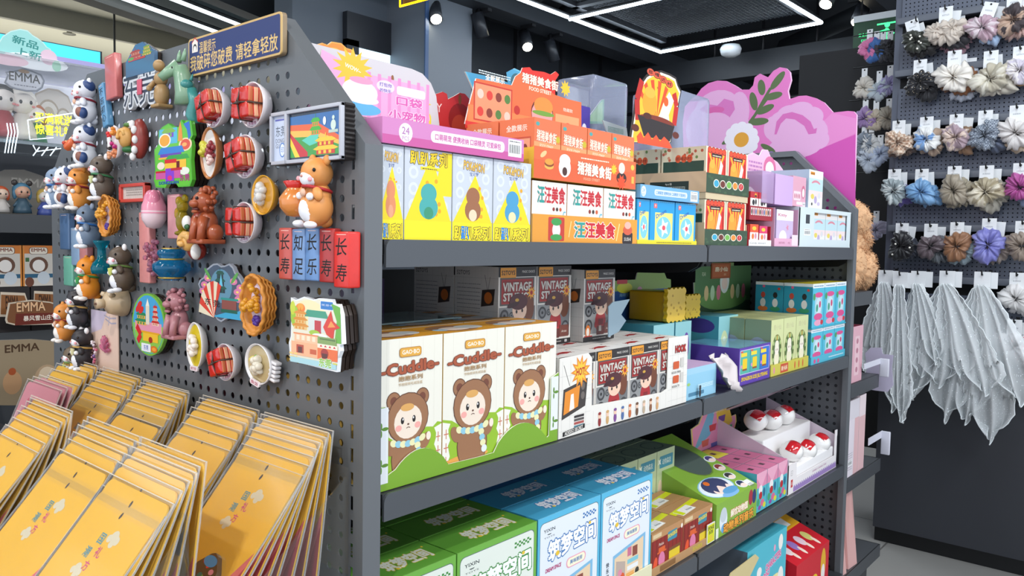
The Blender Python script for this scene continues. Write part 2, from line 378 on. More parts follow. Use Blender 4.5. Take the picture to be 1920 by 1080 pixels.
for (px, py, Y, d, lab, on) in ((818, 36, 3.05, (-.35, -.5, -.7), 'lit black track spotlight beside the dark column', True), (989, 88, 3.05, (-.35, -.5, -.7), 'lit black track spotlight above the red display card', True),
        (1548, 8, .95, (-.5, .1, -.8), 'lit black track spotlight at the top edge above the pink board', True), (1607, 42, .9, (-.5, .1, -.8), 'lit black track spotlight beside the green exit sign', True),
        (906, 70, 3.05, (.3, -.1, -.9), 'unlit black track spotlight between two lit ones', False), (1040, 115, 3.05, (.35, -.1, -.9), 'unlit black track spotlight right of the lit ones', False)):
    p = at(px, py, Y=Y); track_lamp(p, d, lab, on)
for (px, py) in ((1230, 155), (1340, 160), (1430, 160), (1530, 165)):
    p = at(px, py-8, X=5.9); track_lamp((p.x, p.y, p.z), (.2, 0, -1), 'small dark spotlight on the far track, facing away', False, .8)['group'] = 'dark spotlights on the far track'
p = at(1370, 97, Z=2.85); mb = MB(); mb.lathe([(0, .05), (.07, .05), (.085, .02), (.075, -.02), (.04, -.04), (0, -.045)], M('#d9dcde', .4), T=Matrix.Translation(p)); tag(mb.build('smoke_detector'), 'round white smoke detector under the dark ceiling', 'smoke detector')
# exit sign
p = at(1652, 62, X=4.6); e = empty('exit_sign', p); m = MB(); m.box(p.x-.02, p.x+.01, p.y-.16, p.y+.16, p.z-.1, p.z+.08, M('#0f3d22', .4)); F = Fr(m, (p.x-.02, p.y+.16, p.z-.1), (0, -1, 0), (0, 0, 1), (-1, 0, 0))
gg = M('#4dff9a', .4, emit=.9, name='exit_glow'); F.rect(.02, .01, .3, .02, gg); F.ell(.2, .14, .016, .016, gg); F.line([(.2, .12), (.19, .07), (.16, .03)], .02, gg); F.line([(.19, .07), (.22, .03)], .018, gg); F.line([(.15, .1), (.2, .11), (.24, .08)], .014, gg); F.line([(.26, .15), (.26, .02)], .01, gg); F.line([(.14, .15), (.26, .15)], .01, gg); F.text('安全出口', .07, .10, .022, gg, w=.075); F.text('EXIT', .07, .065, .014, gg)
m.build('sign_face', e); m = MB(); m.box(p.x-.03, p.x+.02, p.y-.16, p.y+.16, p.z+.08, p.z+.12, M('#c8cdd0', .4)); m.build('sign_cap', e); m = MB(); m.tube([(p.x, p.y-.12, p.z+.12), (p.x, p.y-.12, 3.3)], .005, BLK); m.tube([(p.x, p.y+.12, p.z+.12), (p.x, p.y+.12, 3.3)], .005, BLK); m.build('hanger', e); tag(e, 'green glowing exit sign with a running figure, high on the right', 'sign')
# neon sign corner at top
m = MB(); p = at(752, -10, Y=2.6); T = Matrix.Translation(p)
yn = M('#ffb300', .4, emit=4, name='neon_amber'); q1 = at(750, 12, X=2.2)
m.box(2.21, 2.24, q1.y-.5, q1.y-.01, q1.z+.01, q1.z+.25, M('#3a2a08', .5)); m.tube([(2.2, q1.y, q1.z+.25), (2.2, q1.y, q1.z), (2.2, q1.y-.5, q1.z)], .006, yn); m.box(2.2, 2.21, q1.y-.14, q1.y-.05, q1.z+.03, q1.z+.2, yn)
m.tube([(2.22, q1.y-.25, q1.z+.25), (2.22, q1.y-.25, 3.3)], .006, BLK)
tag(m.build('neon_sign'), 'corner of an amber outlined neon sign at the top edge', 'sign')
# shop front beam with tubes
RB = Matrix.Translation((1.326, 4.475, 0)) @ Matrix.Rotation(.3435, 4, 'Z')
m = MB(); m.box(-4, 5, -.13, 0, 2.75, 3.3, M('#6a6a66', .5), T=RB); m.box(-4, 5, -.62, -.5, 2.86, 3.3, M('#3a3e42', .5), T=RB); m.box(-4, 5, -.5, -.13, 2.98, 3.0, M('#5d6a70', .4), T=RB); st('trim_3', m)
for i, (y, z) in enumerate(((-.2, 2.80), (-.34, 2.86), (-.47, 2.90))): led_loop([RB @ Vector((-4, y, z)), RB @ Vector((5, y, z))], ('white light tube just above the shop front beam', 'middle white light tube over the shop front beam', 'innermost white light tube over the shop front beam')[i], r=.014, mat=M('#e6f4fb', .4, emit=2.2))
m = MB(); p = at(130, 52, Z=3.04); m.tube([(p.x, p.y, 3.05), (p.x, p.y, 2.99)], .02, M('#8a887c', .4), 10); m.tube([(p.x, p.y, 2.99), (p.x, p.y, 2.985)], .05, M('#8a887c', .4), 12); tag(m.build('sprinkler'), 'small sprinkler head under the cream ceiling outside', 'sprinkler')
m = MB(); p = at(215, 60, Y=5.2); m.box(p.x-.006, p.x+.006, 5.2, 5.21, .1, 3.05, M('#4a4b4a', .5)); st('window_1', m)
# ================================================================ the display shelf (gondola)
PY0, PY1, ZT, ZC = -.047, 1.013, 1.616, 1.422; PL = .0295; PR = 1.968
OUT = [(PY0, 0.), (PY0, ZC), (.151, ZT), (.816, ZT), (PY1, ZC), (PY1, 0.)]
gon = empty('display_shelf', ((PL+PR)/2, .48, 0)); tag(gon, 'long dark grey perforated steel display shelf filled with toy boxes', 'display shelf')
def holes(y0=.0):
    hs = []
    for k in range(0, 40):
        for r in range(-9, 53):
            Y = .025*k; z = 1.3783-.025*r
            if z < .1: continue
            mrg = .022
            if Y < PY0+mrg or Y > PY1-mrg or z > ZT-mrg-.01: continue
            if (z-ZC) > (Y-PY0)/(.151-PY0)*(ZT-ZC)-.04 and Y < .151: continue
            if (z-ZC) > (PY1-Y)/(PY1-.816)*(ZT-ZC)-.04 and Y > .816: continue
            hs.append((-Y, z))
    return hs
def end_panel(X, name, flange):
    m = MB(); F = Fr(m, (X, 0, 0), (0, -1, 0), (0, 0, 1), (-1, 0, 0)); F.l = 0; ys = -.0125
    # main sheet
    zz = ZC+(ys-PY0)/(.151-PY0)*(ZT-ZC)
    poly = [(-PY1, 0.), (-ys, 0.), (-ys, zz), (-.151, ZT), (-.816, ZT), (-PY1, ZC)]
    hs = holes(); hs.sort(key=lambda q: (abs(q[0]), -q[1])); perf(m, F, poly, hs, .0052, .025, .0015, GR)
    # slotted strip along the front edge
    zs = at(661, 397.5, X=0).z; z = zs-.032*int(zs/.032)+.016; m.add([(X, PY0, 0), (X, ys, 0), (X, ys, z-.032+.0), (X, PY0, z-.032)], [(0, 3, 2, 1)], GR)
    a, b = PY0+.0205, PY0+.0265
    z -= .032
    while z+.032 < ZC:
        zl, zh = z+.0065, z+.0255; v = []
        for xx in (X, X+.0015): v += [(xx, PY0, z), (xx, ys, z), (xx, ys, z+.032), (xx, PY0, z+.032), (xx, a, zl), (xx, b, zl), (xx, b, zh), (xx, a, zh)]
        f = [(0, 4, 5, 1), (1, 5, 6, 2), (2, 6, 7, 3), (3, 7, 4, 0)]; m.add(v, [q[::-1] for q in f]+[tuple(8+i for i in q) for q in f]+[(4, 5, 13, 12), (5, 6, 14, 13), (6, 7, 15, 14), (7, 4, 12, 15)], GR); z += .032
    m.add([(X, PY0, z), (X, ys, z), (X, ys, zz), (X, PY0, ZC)], [(0, 3, 2, 1)], GR); m.add([(X+.0015, PY0, z), (X+.0015, ys, z), (X+.0015, ys, zz), (X+.0015, PY0, ZC)], [(0, 1, 2, 3)], GR)
    # flange and its inner lip
    n = len(OUT); c = (PY0+PY1)/2
    def ins(k, d):
        y, z = OUT[k]; s = 1 if y < c else -1
        if k in (0, 5): return (y+s*d, z)
        if k in (1, 4): return (y+s*d, z-d*.4)
        return (y+s*d*.4, z-d)
    for k in range(n-1):
        y0, z0 = OUT[k]; y1, z1 = OUT[k+1]; A = ins(k, .018); B = ins(k+1, .018); a2 = ins(k, .0015); b2 = ins(k+1, .0015)
        x1 = X+flange
        m.add([(X, y0, z0), (x1, y0, z0), (x1, y1, z1), (X, y1, z1)], [(0, 1, 2, 3)], GR)
        m.add([(X, *a2), (x1, *a2), (x1, *b2), (X, *b2)], [(3, 2, 1, 0)], GR)
        m.add([(x1, y0, z0), (x1, *A), (x1, *B), (x1, y1, z1)], [(0, 1, 2, 3)], GR)
    return m.build(name, gon)
end_panel(0, 'end_panel', PL); end_panel(PR, 'end_panel', -PL)
m = MB(); m.box(PL, PR-PL, .476, .49, .1, 1.235, M('#2a2b2e', .5)); m.build('back_panel', gon)
m = MB(); m.box(PL, PR-PL, -.02, .98, .02, .18, M('#2f3134', .5)); m.build('base', gon)
def shelf(x0, x1, z, y0=PY0, y1=.474, par=gon, lip=.037, nm='shelf_board'):
    m = MB(); pr = []
    m.box(x0, x1, y0+.004, y1, z-.02, z-.0005, GRD)
    # rolled lip with rounded ends
    L = x1-x0; r = .012; pts = [(0, -lip), (L, -lip), (L, -r)]+[(L-r+r*math.cos(t), -r+r*math.sin(t)) for t in (PI/8, PI/4, 3*PI/8)]+[(L-r, 0), (r, 0)]+[(r-r*math.sin(t), -r+r*math.cos(t)) for t in (PI/8, PI/4, 3*PI/8)]+[(0, -r)]
    T = Matrix(((1, 0, 0, x0), (0, 0, -1, y0+.004), (0, 1, 0, z), (0, 0, 0, 1)))
    m.prism(pts, 0, .004, M('#55595e', .4, .3), T)
    s = m.build(nm, par)
    for xx in (x0+.002, x1-.006):
        b = MB(); pts = [(0, 0), (.40, 0), (.40, -.05), (.1, -.045), (.03, -.04), (.008, -.028), (0, -.012)]
        T = Matrix(((0, 0, 1, xx), (1, 0, 0, y0+.012), (0, 1, 0, z-.0205), (0, 0, 0, 1))); b.prism(pts, 0, .004, M('#141517', .4, .3), T); b.build('bracket', s)
    return s
Z1, Z2, Z3, Z4 = 1.301, .959, .607, .255
for z in (Z1, Z2, Z3): shelf(.036, .945, z); shelf(.953, 1.934, z)
shelf(.036, .945, Z4, -.06); shelf(.953, 1.934, Z4, -.06)
for z in (Z1, Z2, Z3): shelf(.036, 1.934, z, .51, 1.0)
# end shelves on the far side
cap = empty('end_shelf', (2.15, .45, 0)); tag(cap, 'dark grey end shelf unit with four boards beyond the long display shelf', 'display shelf')
m = MB(); m.box(PR+.004, PR+.02, -.02, .95, .02, 1.42, GRD); m.build('back_panel', cap)
for z, x1 in ((1.157, 2.17), (.858, 2.29), (.545, 2.355), (.215, 2.4)):
    m = MB(); m.box(PR+.02, x1, -.04, .95, z-.012, z, M('#4b4e52', .45, .2)); m.box(PR+.02, x1, -.042, -.038, z-.045, z, M('#4b4e52', .45, .2)); m.box(x1-.004, x1, -.04, .95, z-.045, z, M('#4b4e52', .45, .2)); m.build('shelf_board', cap)
m = MB(); m.box(PR+.03, 2.36, -.01, .93, .02, .2, GRD); m.build('base', cap)
# ================================================================ scrunchie wall on the right
XW = 3.033; WU = empty('perforated_wall_display', (XW+.1, -.4, 0)); tag(WU, 'dark grey perforated wall display hung with scrunchies over a closed cabinet', 'wall display')
WG = M('#5c6270', .5, .2); YL = .135; YR = -.95
def perf8(m, X, y0, y1, z0, z1, p=.0165, r=.0028):
    ny = int((y1-y0)/p); nz = int((z1-z0)/p); oy = (y1-y0-ny*p)/2; oz = (z1-z0-nz*p)/2
    vs = []; fs = []
    for i in range(ny):
        for j in range(nz):
            cy, cz = y0+oy+(i+.5)*p, z0+oz+(j+.5)*p; b = len(vs)
            for k in range(8): a = PI/4*k+PI/4; c, s = math.cos(a), math.sin(a); q = p/2/max(abs(c), abs(s)); vs.append((X, cy-c*q, cz+s*q))
            for k in range(8): a = PI/4*k+PI/4; vs.append((X, cy-r*math.cos(a), cz+r*math.sin(a)))
            for k in range(8): q = (k+1) % 8; fs.append((b+k, b+q, b+8+q, b+8+k))
    m.add(vs, fs, WG)
    for (a, b, c, d) in ((y0, y0+oy, z0, z1), (y1-oy, y1, z0, z1), (y0+oy, y1-oy, z0, z0+oz), (y0+oy, y1-oy, z1-oz, z1)): m.add([(X, a, c), (X, b, c), (X, b, d), (X, a, d)], [(0, 1, 2, 3)], WG)
BARS = [2.28, 2.06, 1.842, 1.622, 1.402, 1.188]
m = MB(); m.box(XW+.02, XW+.05, YR, YL, .75, 2.75, M('#0c0d10', .8)); m.build('backing', WU)
for i, z in enumerate(BARS):
    zt = (BARS[i-1]-.075) if i else 2.7
    m = MB(); perf8(m, XW, YR, YL, z+.0, zt); m.box(XW+.001, XW+.018, YR, YL, z, z+.004, WG); m.build('perforated_panel', WU)
    m = MB(); m.box(XW-.03, XW+.02, YR, YL+.01, z-.028, z, M('#6a6f79', .45, .2), b=.002); m.build('rail', WU)
m = MB(); perf8(m, XW, YR, YL, .81, 1.188-.075); m.build('perforated_panel', WU)
m = MB(); m.box(XW-.075, XW+.05, YR, YL, .775, .80, M('#63666b', .4, .2), b=.002); m.box(XW-.075, XW+.05, YR, YL, .735, .7745, M('#2b2c30', .5)); m.build('ledge', WU)
m = MB(); m.box(XW-.02, XW+.4, YR, YL+.02, .07, .733, M('#34363c', .55, noise=.05, scale=6)); m.build('cabinet', WU)
m = MB(); m.box(XW+.01, XW+.4, YR, YL+.02, .0, .07, BLK); m.build('plinth', WU)
m = MB(); m.box(XW+.02, XW+.06, YL, YL+.03, .75, 2.75, WG); m.build('upright', WU)
SR = empty('side_rack', (3.35, .35, 0)); tag(SR, 'dark rack of long pegs beyond the left edge of the scrunchie wall', 'rack')
m = MB(); m.box(3.5, 3.52, .14, .75, .3, 2.3, M('#15161a', .6)); m.build('backing', SR)
for z in (2.04, 1.86, 1.68, 1.5, 1.3, 1.1):
    m = MB(); m.box(3.1, 3.5, .15, .157, z-.04, z+.03, M('#69707c', .5)); m.build('arm', SR)
# ---- scrunchies
def scr_geo(seed, R, r, n=13, amp=.32, tall=1., zoff=0., fl=1.):
    """gathered fabric ring standing in the local x-y plane, thickness along z"""
    rnd = random.Random(seed); NU, NV = 84, 14; vs = []; fs = []
    W_ = [(f, rnd.uniform(0, 6.28), rnd.choice((-2, -1, 0, 1, 2)), rnd.uniform(.3, 1)/(1+f*.035)) for f in (2, 3, 5, 7, n, n+3, n+6, 2*n+1)]; tot = sum(w[3] for w in W_)*.42
    for i in range(NU):
        a = 2*PI*i/NU; wob = .16*math.sin(2*a+W_[0][1])+.10*math.sin(3*a+W_[1][1])
        for j in range(NV):
            b = 2*PI*j/NV; d = sum(w*math.sin(f*a+p+k*b) for f, p, k, w in W_)/tot; d2 = sum(w*math.cos(f*a+p*2-k*b) for f, p, k, w in W_[3:])/tot
            rr = r*(1+amp*1.1*d+wob*.6); q = R*(1+wob*.5)+rr*math.cos(b+.4*d2); vs.append((q*math.cos(a+.10*d2), q*math.sin(a+.10*d2)*tall+zoff, rr*math.sin(b+.4*d2)*fl+.12*r*d2))
    for i in range(NU):
        for j in range(NV): fs.append((i*NV+j, ((i+1) % NU)*NV+j, ((i+1) % NU)*NV+(j+1) % NV, i*NV+(j+1) % NV))
    return vs, fs
def fabric(h, h2=None, pat=None, sc=40, r=.6):
    k = ('fab', h, h2, pat, sc, r)
    if k in _mc: return _mc[k]
    t = bpy.data.materials.new('fabric_'+h.strip('#')); t.use_nodes = True; nt = t.node_tree; b = nt.nodes['Principled BSDF']; b.inputs['Roughness'].default_value = r
    b.inputs['Sheen Weight'].default_value = .25; b.inputs['Base Color'].default_value = lin(h)
    if h2:
        tc = nt.nodes.new('ShaderNodeTexCoord')
        if pat == 'check':
            n = nt.nodes.new('ShaderNodeTexChecker'); n.inputs['Scale'].default_value = sc; n.inputs[1].default_value = lin(h); n.inputs[2].default_value = lin(h2); nt.links.new(tc.outputs['Object'], n.inputs['Vector']); nt.links.new(n.outputs[0], b.inputs['Base Color'])
        else:
            n = nt.nodes.new('ShaderNodeTexVoronoi' if pat == 'dots' else 'ShaderNodeTexNoise'); n.inputs['Scale'].default_value = sc; nt.links.new(tc.outputs['Object'], n.inputs['Vector'])
            cr = nt.nodes.new('ShaderNodeValToRGB'); cr.color_ramp.elements[0].color = lin(h2); cr.color_ramp.elements[1].color = lin(h)
            lo = .16 if pat == 'dots' else .46; cr.color_ramp.elements[0].position = lo; cr.color_ramp.elements[1].position = lo+.05
            nt.links.new(n.outputs[0], cr.inputs[0]); nt.links.new(cr.outputs[0], b.inputs['Base Color'])
    _mc[k] = t; return t
CARDM = M('#e9ebec', .5)
RW = Matrix(((0, 0, -1, 0), (-1, 0, 0, 0), (0, 1, 0, 0), (0, 0, 0, 1)))   # local x -> -Y, y -> Z, z -> -X
def hookm(par, p, L=.09):
    m = MB(); m.tube([p, p+Vector((-L, 0, -.004)), p+Vector((-L-.006, 0, .012))], .003, BLK, 6); m.box(p.x-.003, p.x+.001, p.y-.006, p.y+.006, p.z-.02, p.z+.012, BLK); return m.build('hook', par)
def scrunchie(px, py, size, mat, lab, kind='ring', X=XW, dx=.085, trim=None, grp=None, hook=True, tilt=0, cw=.05, behind=(), seed=None, pearls=0):
    """px, py: centre of the ring in the photo; hangs from a printed card on a peg"""
    X = X-dx
    c = at(px, py, X=X); s = seed if seed is not None else int(px*7+py); rnd = random.Random(s)
    m = MB(); R, r = size*.30, size*.235
    vs, fs = scr_geo(s, R, r, rnd.choice((9, 10, 11)), .3, rnd.uniform(.88, 1.0), fl=.8)
    m.add(vs, fs, mat, True)
    if kind == 'bow':
        for sx in (-1, 1):
            v2, f2 = scr_geo(s+5, size*.2, size*.17, 6, .35, .8, fl=.8); m.add([(x+sx*size*.28, y+size*.1, z+size*.1) for x, y, z in v2], f2, mat, True)
    if pearls:
        for i in range(pearls): a = rnd.uniform(0, 6.28); q = R*rnd.uniform(.5, 1.5); m.ell((q*math.cos(a), q*math.sin(a), r*.95), .0045, M('#f4f0e4', .2), 8, 6)
    o = m.build('scrunchie', None, (0, 0, 0)); o.matrix_world = Matrix.Translation(c) @ RW @ Matrix.Rotation(tilt, 4, 'Z')
    k = MB(); h = size*.42
    k.box(-cw/2, cw/2, R*.75, R*.75+h+.03, -.002, .002, CARDM); F = Fr(k, (-cw/2, R*.75, .002), (1, 0, 0), (0, 1, 0), (0, 0, 1)); F.lines(.012, cw-.012, h*.75+.01, .002, 2, M('#8a8f95', .6)); F.ell(cw/2, h+.022, .004, .004, BLK)
    ko = k.build('card', o)
    tag(o, lab, 'scrunchie', grp)
    if hook: hp = c+Vector((dx, 0, R*.75+h+.022)); hookm(WU, hp, dx+.02)
    for i, (mm, nm) in enumerate(behind):
        b = MB(); v2, f2 = scr_geo(s+11*i+3, R*rnd.uniform(.95, 1.1), r, rnd.choice((9, 10, 12)), .35, .95, fl=.8); b.add(v2, f2, mm, True)
        k2 = MB(); k2.box(-cw/2, cw/2, R*.75, R*.75+h+.03, -.0015, .0015, CARDM)
        bo = b.build('scrunchie', None, (0, 0, 0)); bo.matrix_world = Matrix.Translation(c+Vector((.032*(i+1), -.018*(i+1)+rnd.uniform(-.006, .006), -.012*(i+1)))) @ RW @ Matrix.Rotation(tilt+rnd.uniform(-.1, .1), 4, 'Z')
        k2.build('card', bo); tag(bo, nm, 'scrunchie')
    return o
f_ = fabric
rows = [
 (1718, 78, .098, f_('#34372f', r=.4), 'black satin scrunchie dotted with pearls, top row left', dict(pearls=7, tilt=.25, behind=((f_('#1c1b1c'), 'plain black scrunchie behind the pearl dotted one'),))),
 (1772, 62, .115, f_('#cbbfb2'), 'wide beige organza scrunchie in the top row', dict(kind='bow', behind=((f_('#26242a'), 'dark scrunchie behind the beige organza one'), (f_('#bd93a0'), 'dusty pink scrunchie lowest behind the beige organza one')))),
 (1842, 52, .105, f_('#b79aa6', '#d6c8cc', 'n', 30), 'mauve and grey striped scrunchie in the top row', dict(tilt=-.3, behind=((f_('#a9c0de'), 'pale blue scrunchie behind the mauve striped one'),))),
 (1900, 38, .11, f_('#3b3033', '#b99c88', 'n', 26), 'dark brown scrunchie with tan edging at the top right', dict(behind=((f_('#c09f96'), 'rose tan scrunchie behind the brown edged one'),))),
 (1724, 155, .098, f_('#14141a', '#c9b9a0', 'dots', 90, .4), 'black scrunchie sprinkled with gold sequins', dict(behind=((f_('#15151b'), 'plain black scrunchie behind the sequinned one'),))),
 (1788, 145, .118, f_('#e6e0d6'), 'cream white ruffled scrunchie in the second row', dict(behind=((f_('#8c5a34'), 'brown organza scrunchie under the cream one'), (f_('#c9d0dc'), 'pale grey blue scrunchie lowest under the cream one')))),
 (1856, 148, .122, f_('#b8b09c', '#dcd6c6', 'n', 22), 'large khaki and cream satin scrunchie in the second row', dict(behind=((f_('#cfc8b8'), 'light khaki scrunchie behind the large satin one'),))),
 (1912, 132, .095, f_('#cdc6d2', '#e8e2e0', 'n', 40), 'lilac white scrunchie at the right edge, second row', dict(behind=((f_('#c49a6c'), 'tan scrunchie under the lilac white one'),))),
 (1684, 268, .098, f_('#b08d74', '#e0cdb8', 'check', 90), 'tan checked scrunchie at the left end of the third row', dict(behind=((f_('#6d5a50'), 'brown scrunchie behind the tan checked one'),))),
 (1736, 262, .098, f_('#e4e4e2', '#7ea4d2', 'n', 28), 'white scrunchie with sky blue patches in the third row', dict(behind=((f_('#b29a86'), 'beige scrunchie behind the blue patched one'),))),
 (1792, 258, .098, f_('#a8929a', '#d9c4b6', 'n', 34), 'rose, grey and tan patterned scrunchie in the third row', dict(behind=((f_('#8f6f55'), 'brown scrunchie behind the rose patterned one'),))),
 (1846, 254, .105, f_('#5e6878', '#a4adb8', 'check', 160), 'slate blue gingham scrunchie in the third row', dict(behind=((f_('#565f74'), 'slate blue scrunchie behind the gingham one'),))),
 (1905, 250, .12, f_('#ded9d6'), 'white puffed scrunchie at the right edge, third row', dict(behind=((f_('#c8b49c'), 'tan scrunchie under the white puffed one'),))),
 (1676, 358, .095, f_('#97a3a6', '#ccd3d2', 'n', 30, .35), 'silver grey satin scrunchie beside the plush bear', dict(behind=((f_('#62579a'), 'violet scrunchie behind the silver satin one'),))),
 (1727, 360, .1, f_('#78a5cf', r=.35), 'sky blue satin scrunchie in the fourth row', dict(behind=((f_('#74a1cc', r=.35), 'second sky blue scrunchie behind the satin one'),))),
 (1788, 358, .108, f_('#9d9280', r=.4), 'taupe satin scrunchie with a knotted middle', dict(behind=((f_('#a59b86'), 'taupe scrunchie behind the knotted one'),))),
 (1848, 360, .115, f_('#a99d82', '#d8cfba', 'n', 24, .4), 'khaki champagne satin scrunchie in the fourth row', dict(behind=((f_('#a7a294'), 'grey khaki scrunchie behind the champagne one'),))),
 (1912, 352, .1, f_('#b04f94', r=.4), 'magenta pink satin scrunchie at the right edge', dict(behind=((f_('#8d9dbb'), 'grey blue scrunchie behind the magenta one'),))),
 (1690, 462, .105, f_('#17171b', r=.35), 'shiny black scrunchie with pearls in the fifth row', dict(pearls=3, behind=((f_('#3e4250'), 'charcoal scrunchie behind the shiny black one'),))),
 (1744, 462, .098, f_('#5f5257', r=.35), 'dark mauve satin scrunchie in the fifth row', dict(behind=((f_('#6b7176'), 'grey scrunchie behind the dark mauve one'),))),
 (1793, 462, .105, f_('#94694a', r=.35), 'caramel brown satin scrunchie in the fifth row', dict(behind=((f_('#9fb0b8'), 'pale grey scrunchie behind the caramel one'),))),
 (1853, 460, .118, f_('#7a7ac0', '#8f90d2', 'n', 20, .35), 'periwinkle blue satin scrunchie in the fifth row', dict(behind=((f_('#8d8078'), 'taupe scrunchie behind the periwinkle one'),))),
 (1916, 462, .105, f_('#8f8073', r=.4), 'taupe brown scrunchie at the right edge, fifth row', dict(behind=())),
 (1905, 560, .11, f_('#dedcda'), 'white crinkled scrunchie right of the lace veils', dict(behind=((f_('#d8d6d8'), 'white scrunchie behind the crinkled one'),))),
 (1900, 650, .118, f_('#dddcdd', '#c34b58', 'dots', 70), 'white scrunchie with tiny red dots above the ledge', dict(behind=((f_('#d4d4d8'), 'white scrunchie behind the red dotted one'),)))]
for px, py, s, mat, lab, kw in rows: scrunchie(px, py, s, mat, lab, **kw)
side = [(1630, 92, '#d77aa8', 'pink'), (1643, 96, '#3d6aa8', 'blue'), (1655, 96, '#3b3b42', 'charcoal'), (1668, 96, '#141418', 'black'), (1684, 92, '#1a1a1e', 'black velvet'),
        (1620, 165, '#d9d2c6', 'cream'), (1648, 170, '#bcc6cc', 'pale grey'), (1668, 160, '#a6a0c8', 'lilac'), (1622, 222, '#a184b4', 'purple'), (1642, 225, '#c9bba6', 'sand'), (1666, 222, '#a89f90', 'khaki'),
        (1620, 270, '#8a94a0', 'grey blue'), (1633, 272, '#e2e2e0', 'white'), (1650, 290, '#bfcbe0', 'ice blue chiffon'), (1628, 300, '#c9d2de', 'misty blue chiffon'), (1642, 432, '#b5b2c6', 'greyish lilac')]
for i, (px, py, h, nm) in enumerate(side):
    scrunchie(px, py, .095, f_(h), nm+' scrunchie on the side rack beyond the wall edge, '+('top' if py < 110 else 'second' if py < 180 else 'third' if py < 230 else 'fourth' if py < 310 else 'lowest')+' peg row', X=3.3, dx=0, hook=False, cw=.025)
for z, (px, py) in enumerate(((1600, 68), (1600, 128), (1592, 190), (1600, 252), (1600, 325))):
    a = at(px, py, X=3.3); m = MB(); m.tube([(3.3, a.y, a.z), (3.3, .157, a.z)], .003, BLK); m.build('peg', SR)
# ---- lace veils
def veil(px, py, w, L, lab, s, X=XW-.165, dens=1., nb=3, lean=0):
    c = at(px, py, X=X); e = empty('lace_veil', c); m = MB(); m.box(c.x-.002, c.x+.002, c.y-.028, c.y+.028, c.z-.03, c.z+.03, CARDM); m.box(c.x+.012, c.x+.014, c.y-.05, c.y+.01, c.z-.035, c.z+.028, CARDM); m.build('card', e)
    rnd = random.Random(s)
    for b in range(nb):
        vs = []; fs = []; NU, NV = 36, 30; off = (b-(nb-1)/2)*w*.28+rnd.uniform(-.01, .01); wl = L*rnd.uniform(.72, 1.04); ph = rnd.uniform(0, 6); nf = rnd.choice((2, 2.5, 3)); ww = w*rnd.uniform(.42, .55)
        tipx = rnd.uniform(-.3, .3)
        for j in range(NV+1):
            t = j/NV; wd = .022+(ww-.022)*min(1, t*1.7)**.8; cy = off*t**.8
            for i in range(NU+1):
                s_ = i/NU*2-1; pinch = 1 if t < .82 else max(.3 if b % 2 else .12, 1-((t-.82)/.18)**2.2*.85)
                y = cy+wd*.5*s_*pinch+(tipx*.02*t)+lean*t; f = math.sin(nf*PI*s_+ph+t*1.5)*.024*(.4+t*.8)+.004*math.sin(9*s_+ph*2+t*4)
                sc = .008*abs(math.sin(t*PI*11)) if abs(s_) > .93 else 0
                vs.append((c.x-b*.012+f*.9, c.y-y-(sc if s_ > 0 else -sc), c.z-.02-wl*t*(1-.10*abs(s_)*(t > .7))+.006*math.sin(7*s_+ph)*t))
        for j in range(NV):
            for i in range(NU): q = j*(NU+1)+i; fs.append((q, q+1, q+NU+2, q+NU+1))
        mm = MB(); mm.add(vs, fs, lace('#f6fafb', (70, 95, 120)[b % 3], .12, .22, .54), True)
        for sd in (0, NU): mm.tube([vs[j*(NU+1)+sd] for j in range(NV+1)], .0022, M('#eef3f4', .6), 5)
        mm.tube([vs[NV*(NU+1)+i] for i in range(NU+1)], .0022, M('#eef3f4', .6), 5)
        mm.build('lace_panel', e)
    hookm(WU, c+Vector((.165, 0, .022)), .18); return tag(e, lab, 'veil')
veil(1660, 520, .20, .44, 'white lace veil partly hidden by the plush bear', 3)
veil(1722, 522, .2, .40, 'white lace veil second from the bear, narrow and short', 5, lean=.03)
veil(1776, 522, .30, .48, 'broad white lace veil in the middle of the hanging veils', 8, nb=4, lean=.03)
veil(1842, 524, .30, .60, 'white embroidered lace veil with the longest pointed tip', 12, nb=4, lean=.02)
veil(1688, 524, .16, .56, 'white lace veil with a pointed tip, hanging lowest near the bear', 21, X=XW-.20, nb=2, lean=.02)
# ================================================================ magnets on the left end panel (local frame: x right, y up, z out of the panel)
V3 = Vector
def put(o, px, py, hc, rot=0, lab=None, grp=None, cat='magnet', sc=1):
    c = at(px, py, X=-hc); o.matrix_world = Matrix.Translation((-.0012, c.y, c.z)) @ RW @ Matrix.Rotation(math.radians(rot), 4, 'Z') @ Matrix.Scale(sc, 4); o['_o'] = (0, 0, 0)
    return tag(o, lab, cat, grp)
def bbox(x0, x1, y0, y1, X=-.015):
    mx, my = (x0+x1)/2, (y0+y1)/2; a = at(x0, my, X=X); b = at(x1, my, X=X); c = at(mx, y0, X=X); d = at(mx, y1, X=X)
    return a.y-b.y, c.z-d.z, mx, my
def rpoly(w, h, r, n=5):
    pts = []
    for cx, cy, a0 in ((w/2-r, -h/2+r, -90), (w/2-r, h/2-r, 0), (-w/2+r, h/2-r, 90), (-w/2+r, -h/2+r, 180)):
        for k in range(n): a = math.radians(a0+k*90/(n-1)); pts.append((cx+r*math.cos(a), cy+r*math.sin(a)))
    return pts
def top(mb, h): return Fr(mb, (0, 0, h), (1, 0, 0), (0, 1, 0), (0, 0, 1))
